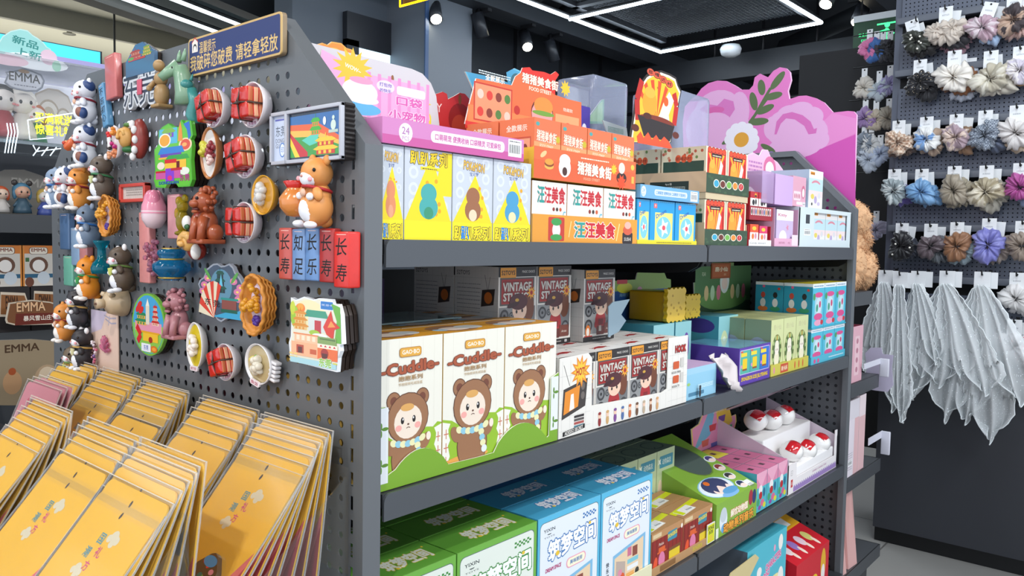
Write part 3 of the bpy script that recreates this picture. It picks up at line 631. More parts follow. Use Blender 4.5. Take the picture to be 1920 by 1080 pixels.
def pagoda(F, cx, cy, w, tiers, hh, roof, wall, taper=.8, curl=.25):
    y = cy
    for i in range(tiers):
        ww = w*taper**i; F.rect(cx-ww*.36, y, cx+ww*.36, y+hh*.6, wall)
        for k in range(3): F.rect(cx-ww*.28+k*ww*.2, y+hh*.08, cx-ww*.18+k*ww*.2, y+hh*.45, roof); F.l -= F.st
        F.l += F.st; yy = y+hh*.5; F.poly([(cx-ww/2, yy+hh*curl*.5), (cx-ww*.36, yy), (cx+ww*.36, yy), (cx+ww/2, yy+hh*curl*.5), (cx+ww*.28, yy+hh*.5), (cx-ww*.28, yy+hh*.5)], roof); y += hh
    F.line([(cx, y-hh*.1), (cx, y+hh*.5)], w*.03, roof)
GL = dict(r=.18, coat=.5)
# warning sign
w, h, mx, my = bbox(352, 525, 62, 108, X=-.008); w *= 1.0; h = (at(438, 58, X=-.008).z-at(438, 125, X=-.008).z)
e = empty('warning_sign'); m = MB(); m.prism(rpoly(w, h*1.12, .006), .001, .008, M('#8e7a5e', .5)); m.build('backing', e)
m = MB(); m.prism(rpoly(w, h*1.12, .006), .008, .010, M('#c9a86d', .4)); F = top(m, .010); F.poly(rpoly(w-.006, h*1.12-.006, .004), M('#27366b', .45)); gold = M('#d9b877', .4)
wt = h*.2; F.poly([(-w/2+.012, .007), (-w/2+.012, .022), (-w/2+.021, .028), (-w/2+.030, .022), (-w/2+.030, .007)], M('#e6ddd6', .4)); F.ell(-w/2+.021, .014, .0055, .006, M('#2a2a30', .5)); F.ell(-w/2+.021, .0125, .004, .0045, M('#f0e8e2', .5)); F.line([(-w/2+.011, .022), (-w/2+.021, .03), (-w/2+.031, .022)], .0015, M('#c0392b', .5))
F.text('温馨提示', -w/2+.060, h*.22, .018, gold, w=.05, bold=.012); F.text('我破碎您破费', -w*.235, -h*.2, .024, gold, w=w*.50-.004, bold=.02); F.text('请轻拿轻放', w*.255, -h*.2, .024, gold, w=w*.42, bold=.02)
m.build('sign_face', e); put(e, 438, 88, .008, 0, 'navy blue sign with gold Chinese lettering warning to handle gently', cat='sign')
# five calligraphy bars and other bars
def bar(px0, px1, py0, py1, h, txt, lab, rot=0, name='bar_magnet', grp=None, dk='#1b1412', r=.004, th=.014, xw=None):
    w, hh, mx, my = bbox(px0, px1, py0, py1, X=-th); w = xw or max(w, .012)
    m = MB(); m.box(-w/2, w/2, -hh/2, hh/2, .001, th, M(h, .3, coat=.3, noise=.12, scale=90), b=r*.6); o = m.build(name, None, (0, 0, 0))
    t = MB(); F = top(t, th); n = len(txt)
    if n: F.vtext(txt, 0, 0, min(hh/n*.62, w*1.15), M(dk, .6), gap=(hh*.46 if n == 2 else hh*.8/n)/min(hh/n*.62, w*1.15), w=w*.72, shear=.12, bold=.01)
    F.rect(-w*.3, hh*.44, w*.3, hh*.45, M('#ffd9c9', .2)); t.build('lettering', o)
    return put(o, mx, my, th*.9, rot, lab, grp)
bar(525, 549, 427, 524, '#c75449', '长寿', 'faded red bar magnet with calligraphy, leftmost of the five bars')
bar(550, 574, 429, 526, '#7295c4', '知足', 'pale blue calligraphy bar second in the row of five')
bar(575, 600, 427, 527, '#6a92c6', '长乐', 'blue calligraphy bar in the middle of the row of five')
bar(601, 628, 428, 530, '#b02d2b', '长寿', 'dark red calligraphy bar fourth in the row of five')
bar(629, 658, 434, 540, '#dc2f27', '长寿', 'glossy red calligraphy bar at the right end, hung slightly lower', th=.02)
bar(199, 219, 102, 186, '#c86a68', '', 'pink bar magnet near the top left of the panel', rot=4)
bar(184, 206, 155, 240, '#5e97c0', '不忘初心', 'tilted sky blue bar magnet with black script', rot=14, xw=.022)
bar(114, 131, 400, 468, '#4f6d93', '', 'denim blue bar magnet at the left edge of the panel')
bar(135, 150, 427, 498, '#8aa6c4', '', 'light blue bar magnet right of the denim blue one')
bar(151, 165, 455, 505, '#c98383', '', 'small pink bar magnet half hidden under the hamsters')
bar(121, 138, 480, 536, '#6fb39c', '', 'mint green bar magnet at the left edge of the panel')
bar(263, 282, 398, 531, '#d88b88', '', 'long pink bar magnet behind the pink crystal tree')
bar(316, 338, 364, 448, '#cf8f96', '', 'pink bar magnet behind the yellow glass figure')
# printed relief magnets
def relief(name, bb, outline, draw, lab, th=.012, edge='#e8e4da', stack=2, rot=0, dark='#2b1f18'):
    w, h, mx, my = bbox(*bb, X=-th-.006*stack); e = empty(name); P = [(x*w, y*h) for x, y in outline]
    m = MB()
    for i in range(stack): q = [(x*.97, y*.97-.0008*i) for x, y in P]; m.prism(q, .001+i*.007, .0065+i*.007, M(dark, .35, .3))
    z = .001+.007*stack; m.build('backing_stack', e); m = MB(); m.prism(P, z, z+th*.5, M(edge, .25, coat=.4)); F = top(m, z+th*.5); draw(F, w, h, P); m.build('printed_face', e)
    return put(e, mx, my, z+th*.5, rot, lab)
def blobby(n, f): return [(f(2*PI*i/n)*.5*math.cos(2*PI*i/n), f(2*PI*i/n)*.5*math.sin(2*PI*i/n)) for i in range(n)]
C = lambda h: M(h, .25, coat=.4)
def d_egg(F, w, h, P):
    F.poly([(x*.92, y*.94) for x, y in P], C('#4aa7d8')); F.poly([(x*.9, y*.92) for x, y in P if y < h*.02]+[], C('#8fc94f')); F.rect(-w*.4, -h*.12, w*.4, h*.04, C('#e79ab0'))
    pagoda(F, w*.22, 0, w*.26, 4, h*.08, C('#c8322c'), C('#f0dcc0')); pagoda(F, -w*.2, -h*.02, w*.42, 2, h*.1, C('#2e8a5a'), C('#e7b44b')); F.rect(-w*.06, 0, w*.05, h*.3, C('#e5dcc6')); F.poly([(-w*.06, h*.3), (w*.05, h*.3), (0, h*.42)], C('#f4efe0'))
    for a, b in ((-.25, .3), (-.3, .24), (-.2, .22)): F.ell(a*w, b*h, w*.08, h*.05, C('#d8332b'), rot=30)
    F.rect(-w*.15, -h*.27, w*.3, -h*.13, C('#f2c230')); F.rect(-w*.2, -h*.14, w*.34, -h*.11, C('#e8a81c')); F.ell(w*.08, -h*.24, w*.06, h*.05, C('#a83218')); F.line([(-w*.35, -h*.05), (-w*.22, -h*.18), (-w*.32, -h*.3)], w*.09, C('#d3262b'))
    F.rr(-w*.2, -h*.44, w*.08, -h*.31, .001, C('#f1f3fa')); F.text('东莞', -w*.06, -h*.375, h*.08, C('#4b62b8'), maxw=w*.24, bold=.02); F.ell(w*.18, -h*.38, w*.1, h*.055, C('#e0761c')); F.ell(w*.18, -h*.38, w*.06, h*.03, C('#f3a63a'))
relief('oval_souvenir_magnet', (248, 310, 550, 667), blobby(28, lambda a: 1+.0*a), d_egg, 'egg shaped souvenir magnet with pagodas under a blue sky', edge='#7bbd45')
def d_tower(F, w, h, P):
    F.poly([(x*.95, y*.96) for x, y in P], C('#67c53a')); F.rect(-w*.34, h*.18, w*.12, h*.42, C('#58b8d8')); pagoda(F, -w*.1, h*.28, w*.36, 1, h*.14, C('#7fb64a'), C('#7a4cc0')); F.ell(-w*.2, h*.24, w*.16, h*.11, C('#eef0e6')); F.ell(-w*.2, h*.24, w*.13, h*.09, C('#f0a830')); F.ell(w*.32, h*.14, w*.16, h*.1, C('#f3ddb0')); F.ell(w*.32, h*.14, w*.12, h*.08, C('#e0523c')); F.ell(w*.3, h*.14, w*.06, h*.03, C('#f5b060'))
    F.poly([(w*.14, h*.2), (w*.26, h*.2), (w*.24, h*.38), (w*.2, h*.5), (w*.16, h*.38)], C('#eb9337')); F.poly([(w*.28, h*.45), (w*.42, h*.48), (w*.46, h*.26), (w*.4, h*.2), (w*.36, h*.36)], C('#2d6ecb'))
    F.poly([(-w*.38, h*.03), (w*.3, h*.03), (w*.24, h*.13), (-w*.3, h*.13)], C('#2f7fd0')); F.rect(-w*.32, -h*.02, w*.22, h*.03, C('#6a3fb0')); F.rect(-w*.36, -h*.05, w*.3, -h*.02, C('#f0b23a')); F.poly([(-w*.2, -h*.07), (w*.42, -h*.07), (w*.36, h*.0), (-w*.1, h*.0)], C('#38a344'))
    F.rect(-w*.2, -h*.22, w*.34, -h*.08, C('#f3c33c')); F.rect(-w*.2, -h*.12, w*.1, -h*.06, C('#d8262e')); F.rect(w*.1, -h*.24, w*.18, -h*.1, C('#6e1418')); F.ell(-w*.3, -h*.15, w*.1, h*.06, C('#f1e3d0')); F.ell(w*.3, -h*.26, w*.12, h*.06, C('#e9efe0'))
    F.rect(-w*.44, -h*.36, w*.2, -h*.24, C('#cf5ba0')); F.rect(-w*.18, -h*.4, w*.04, -h*.2, C('#8a3fd0')); F.rect(-w*.44, -h*.26, -w*.18, -h*.23, C('#c4262e')); F.rect(-w*.04, -h*.24, w*.24, -h*.2, C('#c4262e')); F.ell(-w*.07, -h*.35, w*.06, h*.04, C('#e0307c'))
    F.text('DONGGUAN', -w*.1, -h*.42, h*.05, C('#1f4fb8'), w=w*.5, bold=.03); F.text('东莞', w*.3, -h*.36, h*.1, C('#b8328a'), w=w*.24, bold=.03)
relief('tower_souvenir_magnet', (288, 362, 230, 352), [(-.45, -.48), (-.2, -.5), (-.14, -.44), (.08, -.44), (.14, -.5), (.42, -.5), (.48, -.4), (.45, -.1), (.48, .1), (.45, .2), (.5, .26), (.46, .48), (.34, .5), (.3, .44), (.22, .52), (.16, .42), (.0, .44), (-.1, .5), (-.26, .46), (-.36, .4), (-.36, .2), (-.48, .12), (-.46, -.2), (-.5, -.36)], d_tower, 'tall green souvenir magnet with stacked temple roofs', stack=3, edge='#58b83a')
def d_fan(F, w, h, P):
    F.poly([(x*.94, y*.94) for x, y in P], C('#49576a')); F.ell(0, h*.1, w*.24, h*.3, C('#5f8fa8')); pagoda(F, -.02*w, -.02*h, w*.3, 3, h*.13, C('#28564a'), C('#27313c')); F.poly([(-.04*w, .1*h), (.04*w, .1*h), (.0, .32*h)], C('#6cc3e0'))
    for a, b in ((-.38, .1), (-.42, -.02), (.36, .02), (.42, .1), (.38, -.1), (-.3, .22), (.28, .2)): F.ell(a*w, b*h, w*.08, h*.06, C('#d77ba6')); F.ell(a*w, b*h, w*.03, h*.02, C('#f3d268')); F.l -= F.st
    F.ell(.3*w, .26*h, w*.1, h*.04, C('#5ba04a'), rot=40); F.ell(-.3*w, .3*h, w*.1, h*.04, C('#5ba04a'), rot=-40)
    F.poly([(-.2*w, -.46*h), (.46*w, -.46*h), (.44*w, -.3*h), (.1*w, -.36*h)], C('#3fa5cf')); F.rect(.02*w, -.3*h, .34*w, -.12*h, C('#8a4a40')); F.rect(.0, -.14*h, .38*w, -.1*h, C('#2c8f86')); F.rect(.0, -.36*h, .36*w, -.3*h, C('#1f5f4c'))
    for k in range(8): a0 = 62+k*14; F.poly([(-.16*w, -.48*h), (-.16*w+.36*w*math.cos(math.radians(a0)), -.48*h+.36*w*math.sin(math.radians(a0))*1.2), (-.16*w+.36*w*math.cos(math.radians(a0+14)), -.48*h+.36*w*math.sin(math.radians(a0+14))*1.2)], C('#e8dcc0' if k % 2 else '#d8402c')); F.l -= F.st
    F.l += F.st; F.text('东', -.3*w, -.2*h, h*.12, C('#201a1a'), bold=.02, w=w*.14); F.text('莞', -.1*w, -.22*h, h*.12, C('#201a1a'), bold=.02, w=w*.14)
relief('fan_souvenir_magnet', (374, 458, 494, 600), blobby(36, lambda a: 1+.06*math.sin(7*a)+.04*math.sin(11*a+1)), d_fan, 'round dark souvenir magnet with blossoms, a temple and a folding fan', stack=1, edge='#9aa0ab')
def d_gate(F, w, h, P):
    F.poly([(x*.95, y*.96) for x, y in P], C('#e9e5cf')); F.ell(-.1*w, .24*h, .3*w, .22*h, C('#f0e6b4')); F.ell(-.27*w, .33*h, .09*w, .07*h, C('#ef7a1c')); F.ell(-.27*w, .35*h, .06*w, .05*h, C('#f6a32c')); F.ell(-.38*w, .2*h, .08*w, .16*h, C('#9fc832')); F.ell(-.42*w, .32*h, .05*w, .1*h, C('#c7d52e'))
    F.rr(.1*w, .34*h, .34*w, .47*h, .001, C('#f0f2f4')); F.rr(.11*w, .35*h, .33*w, .46*h, .001, C('#1f77c4')); F.text('你好, 东莞一中', .22*w, .41*h, .03*h, C('#ffffff'), w=w*.18); F.poly([(.36*w, -.1*h), (.48*w, -.1*h), (.46*w, .4*h), (.3*w, .44*h), (.4*w, .2*h)], C('#6ab23c'))
    F.poly([(-.2*w, .22*h), (.26*w, .22*h), (.2*w, .32*h), (-.14*w, .32*h)], C('#3a9a7c')); F.rect(-.12*w, .02*h, .2*w, .22*h, C('#d7dfdc')); F.rect(0, .0, .12*w, .18*h, C('#c2323c'))
    pagoda(F, -.27*w, .02*h, .34*w, 3, .09*h, C('#dd9230'), C('#e9c07a'), taper=.86); F.ell(.0, 0, .1*w, .04*h, C('#a5c93a')); F.ell(.1*w, -.03*h, .14*w, .03*h, C('#eef0f0'))
    F.poly([(.16*w, .1*h), (.3*w, .34*h), (.34*w, .2*h), (.46*w, .12*h), (.36*w, .08*h), (.34*w, -.06*h), (.22*w, .0)], C('#d9361f')); F.poly([(.24*w, .1*h), (.3*w, .2*h), (.38*w, .12*h)], C('#f39a4a'))
    F.rect(-.38*w, -.16*h, .06*w, -.03*h, C('#f2c39a')); F.rect(-.4*w, -.05*h, .08*w, -.03*h, C('#e88a52')); F.rect(.06*w, -.14*h, .4*w, -.04*h, C('#86a35c')); F.rect(.1*w, -.08*h, .38*w, -.06*h, C('#55773e'))
    for k in range(4): F.rect((-.34+.1*k)*w, -.13*h, (-.28+.1*k)*w, -.06*h, C('#f9e3c6')); F.l -= F.st
    F.rect(-.44*w, -.36*h, .06*w, -.16*h, C('#f2b588')); F.rect(.06*w, -.36*h, .42*w, -.2*h, C('#ea6f33')); F.rect(.06*w, -.2*h, .42*w, -.14*h, C('#f6ead6'))
    for k in range(4): F.poly([((.1+.08*k)*w, -.18*h), ((.15+.08*k)*w, -.18*h), ((.125+.08*k)*w, -.15*h)], C('#d11f2f')); F.l -= F.st
    F.rect(-.34*w, -.32*h, -.2*w, -.2*h, C('#b8441f')); F.rect(-.31*w, -.32*h, -.23*w, -.23*h, C('#5c1a10')); F.ell(.19*w, -.27*h, .07*w, .07*h, C('#a8281c')); F.rect(.14*w, -.34*h, .24*w, -.27*h, C('#5c1a10')); F.rect(-.08*w, -.31*h, .04*w, -.24*h, C('#cc5a2a'))
    for k in range(12): F.ell((-.46+.03*(k % 5))*w, (-.44+.05*(k//4))*h, .02*w, .014*h, C('#f0d27a')); F.l -= F.st
    F.l += F.st; F.rect(-.46*w, -.47*h, .4*w, -.39*h, C('#a9d6df')); F.text('东莞', .2*w, -.4*h, .12*h, C('#86bf3a'), out=C('#f4f7e8'), w=w*.22, bold=.04); F.rect(.34*w, -.4*h, .42*w, -.38*h, C('#d5cf52'))
relief('gate_souvenir_magnet', (541, 642, 558, 690), [(-.47, -.44), (-.3, -.47), (.4, -.5), (.42, -.3), (.46, -.2), (.45, -.12), (.5, -.1), (.47, .3), (.42, .44), (.32, .44), (.3, .5), (.08, .5), (-.02, .47), (-.2, .5), (-.36, .44), (-.46, .47), (-.45, .2), (-.46, -.1), (-.5, -.2)], d_gate, 'large souvenir magnet with city gate, temple roofs and red sculpture', stack=3, edge='#e9edf0')
def d_city(F, w, h, P):
    F.poly([(x*.95, y*.95) for x, y in P if y > -.02*h], C('#3b6f9c')); pagoda(F, -.15*w, .02*h, .5*w, 2, .14*h, C('#a53a32'), C('#c9876a')); pagoda(F, .25*w, .04*h, .4*w, 3, .1*h, C('#7d9a3a'), C('#d8b050')); F.rect(-.4*w, -.02*h, .2*w, .05*h, C('#b8332f')); F.ell(-.3*w, .06*h, .1*w, .05*h, C('#5ba23c'))
relief('skyline_letter_magnet', (236, 290, 80, 140), [(-.5, -.5), (.5, -.5), (.5, .1), (.3, .3), (.1, .5), (-.15, .48), (-.35, .2), (-.5, 0)], d_city, 'small skyline magnet rising above the white outlined characters', stack=1, edge='#4a6a8a')
w, h, mx, my = bbox(231, 292, 128, 200, X=-.018); m = MB(); F = top(m, .004); F.l = 0
e = empty('character_magnet')
for k, (mt, of, z) in enumerate(((M('#23262e', .3), .075, .006), (M('#d7dade', .3, coat=.3), .06, .013), (M('#2a3346', .3, coat=.3, noise=.5, scale=150), .0, .0136))):
    for ch, cx in (('东', -.26*w), ('莞', .24*w)):
        vs, fs, bb = tgeo(ch); ky = h*.95/(bb[3]-bb[2]); kx = w*.46/(bb[1]-bb[0])
        for i in range(10 if of else 1):
            ox, oy = (of*math.cos(i*.628), of*math.sin(i*.628)) if of else (0, 0); P = [((x+ox-(bb[0]+bb[1])/2)*kx+cx, (y+oy-(bb[2]+bb[3])/2)*ky) for x, y in vs]
            m.add([(x, y, z+i*2e-5) for x, y in P], fs, mt)
            if k < 2:
                ec = {}
                for f in fs:
                    for q in range(len(f)): e_ = tuple(sorted((f[q], f[(q+1) % len(f)]))); ec[e_] = ec.get(e_, 0)+1
                for (p_, q_), n_ in ec.items():
                    if n_ == 1: m.add([(*P[p_], .001), (*P[q_], .001), (*P[q_], z), (*P[p_], z)], [(0, 1, 2, 3)], mt)
m.box(-.03*w, .1*w, -.2*h, .2*h, .0135, .016, M('#d05a70', .3), b=.0008)
m.build('characters', e); put(e, mx, my, .014, 0, 'magnet of two big white outlined Chinese characters filled dark')
# stamp frame
w, h, mx, my = bbox(508, 642, 203, 305, X=-.018); e = empty('stamp_magnet'); m = MB(); n = 12; pts = []
for i in range(n): pts += [(-w/2, h/2-h*i/n), (-w/2+.0022, h/2-h*(i+.5)/n)]
pts.append((-w/2, -h/2))
for i in range(n): pts += [(w/2, -h/2+h*i/n), (w/2+.002, -h/2+h*(i+.5)/n)]
pts.append((w/2, h/2)); m.prism(pts, .001, .016, M('#211c1c', .4)); m.build('backing_stack', e)
m = MB(); fw = M('#b9bcc6', .35); xm = -w*.26
for a, b, c, d in ((-w/2, w/2, h/2-.005, h/2), (-w/2, w/2, -h/2, -h/2+.005), (-w/2, -w/2+.005, -h/2, h/2), (w/2-.005, w/2, -h/2, h/2), (xm-.003, xm+.003, -h/2, h/2)): m.box(a, b, c, d, .0161, .022, fw, b=.0008)
m.build('frame', e); m = MB(); m.prism([(-w/2+.004, -h/2+.004), (w/2-.004, -h/2+.004), (w/2-.004, h/2-.004), (-w/2+.004, h/2-.004)], .0161, .0175, C('#c3cde2')); F = top(m, .0175)
F.rect(xm, -h/2+.004, w/2-.004, h/2-.004, C('#1f3348')); x0, x1 = xm+.006, w/2-.007; y0, y1 = -h/2+.008, h/2-.009; ww = x1-x0; hh = y1-y0
F.text('东莞', (xm-w/2)/2+.002, h*.14, h*.2, C('#3b4250'), w=-(xm+w/2)*-.62); F.text('DONG', (xm-w/2)/2, -h*.04, .006, C('#6a7080'), maxw=.02); F.text('GUAN', (xm-w/2)/2, -h*.14, .006, C('#6a7080'), maxw=.02); F.rect(-w/2+.008, h*.34, xm-.006, h*.37, C('#5a60b0')); F.ell((xm-w/2)/2+.006, -h*.22, .007, .010, C('#2f6fc0')); F.ell((xm-w/2)/2+.006, -h*.22, .0055, .0085, C('#dfe6f2')); F.text('印', (xm-w/2)/2+.006, -h*.22, .008, C('#2f6fc0'), maxw=.007)
F.rect(x0, y0, x1, y1, C('#2f69a8')); F.poly([(x0, y0), (x1, y0), (x1, y0+hh*.4), (x0+ww*.6, y0+hh*.75), (x0, y0+hh*.8)], C('#e3602a')); F.poly([(x0, y0), (x1, y0), (x1, y0+hh*.3), (x0+ww*.5, y0+hh*.6), (x0, y0+hh*.66)], C('#f0b84a')); F.poly([(x0, y0), (x1, y0), (x1, y0+hh*.2), (x0+ww*.55, y0+hh*.45), (x0, y0+hh*.5)], C('#3b9a3c'))
F.poly([(x0, y0+hh*.6), (x0+ww*.36, y0+hh*.1), (x0+ww*.36, y0), (x0+ww*.18, y0), (x0, y0+hh*.3)], C('#c8232b')); F.poly([(x0, y0+hh*.5), (x0+ww*.2, y0), (x0+ww*.1, y0), (x0, y0+hh*.3)], C('#f2cf2f')); F.poly([(x0+ww*.24, y0+hh*.4), (x0+ww*.6, y0+hh*.6), (x0+ww*.55, y0+hh*.3), (x0+ww*.4, y0+hh*.25)], C('#58c9b4'))
pagoda(F, x0+ww*.52, y0+hh*.5, ww*.24, 2, hh*.2, C('#3fae2e'), C('#e87832')); pagoda(F, x0+ww*.72, y0+hh*.02, ww*.5, 2, hh*.2, C('#f0c42a'), C('#c8321f'), curl=.3, taper=.85); F.ell(x0+ww*.87, y0+hh*.68, ww*.05, hh*.12, C('#cfe0d4')); F.ell(x0+ww*.87, y0+hh*.85, ww*.025, hh*.05, C('#cfe0d4')); F.rect(x0+ww*.78, y0+hh*.5, x0+ww*.96, y0+hh*.57, C('#b7c9bd')); F.ell(x0+ww*.7, y0+hh*.8, ww*.03, hh*.1, C('#eef2f4'))
m.build('printed_face', e); put(e, mx, my, .018, 0, 'wide stamp shaped magnet in a silver frame with a temple scene')
# ---- hamsters
def hamster(px, py, body, belly, lab, patch=None, scarf='#8d2030', tag_=None, sc=1., rot=0, ear=None, hc=.022, lean=0, name='hamster_magnet'):
    B = M(body, .45, noise=.04, scale=30); W_ = M(belly, .45); e = empty(name); m = MB()
    m.ell((0, -.020, .021), (.0195, .0225, .0205), B, 18, 12); m.ell((0, -.006, .019), (.0155, .018, .016), B)
    m.ell((0, .021, .022), (.0175, .0185, .0195), B, 18, 12); m.ell((0, -.022, .0285), (.014, .017, .0145), W_); m.ell((0, .014, .033), (.0115, .0105, .0105), W_)
    for s in (-1, 1):
        m.ell((s*.014, .0365, .019), (.0055, .0065, .004), M(ear or body, .45)); m.ell((s*.0145, -.003, .030), (.0055, .0095, .006), B, R=Matrix.Rotation(s*.5, 3, 'Z')); m.ell((s*.010, -.007, .0375), (.0045, .0045, .0045), W_); m.ell((s*.011, -.040, .036), (.0065, .0045, .0085), W_)
        m.ell((s*.013, .024, .0355), (.0016, .0024, .0022), M('#17120f', .2)); m.ell((s*.0115, .013, .0395), (.0035, .003, .002), M('#efa6ac', .5))
    m.ell((0, .016, .0435), (.0022, .0017, .0015), M('#c58b7e', .4)); m.ell((0, -.036, .006), (.008, .008, .008), B)
    if patch: m.ell((.0085, .0275, .0185), (.0125, .0125, .0125), M(patch, .45)); m.ell((.006, -.022, .034), (.0125, .0105, .0075), M('#8a5a4c', .45)); m.ell((.013, -.024, .030), (.009, .011, .008), M(patch, .45))
    m.build('body', e)
    s_ = MB(); pts = [(.0155*math.cos(a), .002+.003*math.sin(a), .021+.0175*math.sin(a)) for a in [2*PI*k/20 for k in range(20)]]; s_.tube(pts, .0021, M(scarf, .5), 6, closed=True)
    if tag_: s_.prism([(-.007, .001), (.007, .001), (.005, -.009), (0, -.013), (-.005, -.009)], .0395, .0425, M(tag_, .5, noise=.3, scale=300))
    else: s_.ell((0, -.003, .0405), (.004, .005, .003), M('#e0b49a', .5))
    s_.build('scarf', e); return put(e, px, py, hc, rot, lab, sc=sc)
hamster(160, 190, '#e3e6ee', '#f3f4f7', 'white hamster magnet with a blue ear patch, topmost on the panel', patch='#2c4679')
hamster(160, 273, '#e3e6ee', '#f3f4f7', 'white hamster magnet with blue ear patch above the trio', patch='#2c4679')
hamster(107, 352, '#8094ad', '#eef0f5', 'grey blue hamster magnet, left one of the trio', scarf='#2d6bb0')
hamster(124, 350, '#e2e4ec', '#f3f4f7', 'white and blue hamster magnet in the middle of the trio', patch='#2c4679')
hamster(150, 352, '#e0913b', '#f4f0ea', 'orange hamster magnet at the right of the trio', rot=-3)
hamster(192, 332, '#5f5348', '#eef0f5', 'brown hamster magnet with raised paw right of the trio', scarf='#3a7a4e', tag_='#cfd39a', ear='#e9e4e4')
hamster(166, 423, '#6a7c92', '#eef0f5', 'slate grey hamster magnet left of the upper basket', scarf='#2d6bb0', ear='#8794a8')
hamster(166, 520, '#e68d22', '#f4f0ea', 'orange hamster magnet with green bib beside the teal vase', scarf='#2f8a4a', tag_='#3f9a52')
hamster(228, 503, '#5b4d3f', '#eef0f5', 'dark brown hamster magnet with bib above the beige pig', scarf='#5f7f3c', tag_='#c9cf6a', ear='#eceaea', rot=8)
hamster(145, 577, '#38363a', '#eef0f5', 'black and white hamster magnet above the pink card', scarf='#caa45a', sc=.95, ear='#eceaea')
hamster(120, 603, '#df9040', '#f4f0ea', 'orange hamster magnet at the left edge above the packets', sc=.95)
hamster(155, 653, '#2f2d31', '#eef0f5', 'black hamster magnet with white paws near the packets', scarf='#caa45a', ear='#eceaea', tag_='#ded8a8', sc=.97)
hamster(136, 682, '#6b5b47', '#eef0f5', 'brown hamster magnet half hidden behind the pink packets', scarf='#6f8c40', tag_='#c9cf6a', sc=.9)
m = MB(); m.box(-.012, .012, -.012, .012, .001, .02, M('#e2b48d', .5)); put(m.build('box_magnet', None, (0, 0, 0)), 155, 318, .012, 0, 'small beige block magnet between the white hamster and the trio')
# noodle boat held by the second white hamster
e = empty('seafood_boat_magnet'); m = MB(); m.tube([(-.016, .008, .03), (-.012, -.002, .036), (0, -.008, .04), (.012, -.002, .036), (.016, .008, .03)], [.002, .007, .0085, .007, .002], M('#d8622a', .35, coat=.4)); m.build('boat', e)
m = MB(); rnd = random.Random(4)
for i in range(14): m.ell((rnd.uniform(-.011, .011), rnd.uniform(0, .01), .036+rnd.uniform(-.006, .006)), .0038, M(rnd.choice(('#d9442c', '#e8a45a', '#f0d9b0', '#c1402a')), .35))
m.build('filling', e); put(e, 122, 268, .045, 20, 'orange boat magnet piled with red food beside the white hamster')
# ---- food bowls
PORK = M('#c9271c', .18, coat=.6); FAT = M('#e2936b', .3, coat=.4, noise=.25, scale=120); STR = M('#4a3b34', .5)
def bowl_mesh(m, R, D, col, rim=None, sx=1, sy=1):
    m.lathe([(R*.5, .001), (R*.8, D*.3), (R*.97, D*.75), (R*1.02, D), (R*.98, D+.001), (R*.92, D*.8), (R*.7, D*.4), (0, D*.35)], M(col, .22, coat=.5), 32, sx=sx, sy=sy)
def pork(px, py, lab, sc=1., rot=0, tint=0):
    e = empty('braised_pork_magnet'); m = MB(); R, D = .033, .026; bowl_mesh(m, R, D, '#dcd6da'); m.build('bowl', e)
    m = MB(); rnd = random.Random(px)
    for i, (a, b) in enumerate(((-1, 1), (1, 1), (-1, -1), (1, -1))):
        T = Matrix.Translation((0, .001, .003)) @ Matrix.Scale(.93, 4) @ Matrix.Translation((a*.0118, b*.0118, .0335)) @ Matrix.Rotation(rnd.uniform(-.12, .12), 4, 'Z')
        m.box(-.0122, .0122, -.0122, .0122, -.018, .0135, PORK, b=.004, T=T)
        if a > 0:
            for k in range(3): m.box(.002, .0129, -.0116, .0116, -.0165+k*.0095, -.008+k*.0095, M(('#d9895f', '#e6a883', '#c96a40')[k], .3, coat=.4), b=.0022, T=T)
    m.build('pork', e); m = MB()
    m.tube([(-.0240, 0, .02), (-.0240, 0, .044), (0, .001, .0485), (.0240, 0, .044), (.0242, 0, .02)], .0013, STR, 6); m.tube([(0, -.0240, .02), (0, -.0238, .044), (0, 0, .0487), (.001, .0250, .044), (0, .0250, .02)], .0013, STR, 6); m.ell((0, 0, .0492), (.003, .003, .0025), STR); m.tube([(0, 0, .0495), (.006, .005, .052), (.008, -.002, .051)], .001, STR, 5); m.build('string', e)
    m = MB(); m.prism([(x, y) for x, y in [(.030*math.cos(math.radians(a)), .030*math.sin(math.radians(a))) for a in range(-120, -59, 10)]+[(.0225*math.cos(math.radians(a)), .0225*math.sin(math.radians(a))) for a in range(-60, -121, -10)]], .0225, .0245, M('#efe6ea', .3)); F = top(m, .0245); F.text('东坡肉', 0, -.0262, .0055, M('#a3447c', .5), w=.02, bold=.02); m.build('name_plate', e)
    return put(e, px, py, .03, rot, lab, sc=sc*.9)
pork(393, 201, 'braised pork bowl magnet upper left, overlapping the teal dragon', rot=18); pork(467, 196, 'braised pork bowl magnet under the right end of the navy sign', sc=1.08)
pork(453, 293, 'braised pork bowl magnet left of the stamp frame', rot=14, sc=1.05); pork(450, 417, 'braised pork bowl magnet between the brown lion and the five bars', sc=1.0)
pork(413, 680, 'braised pork bowl magnet in the lowest row', rot=20, sc=.95)
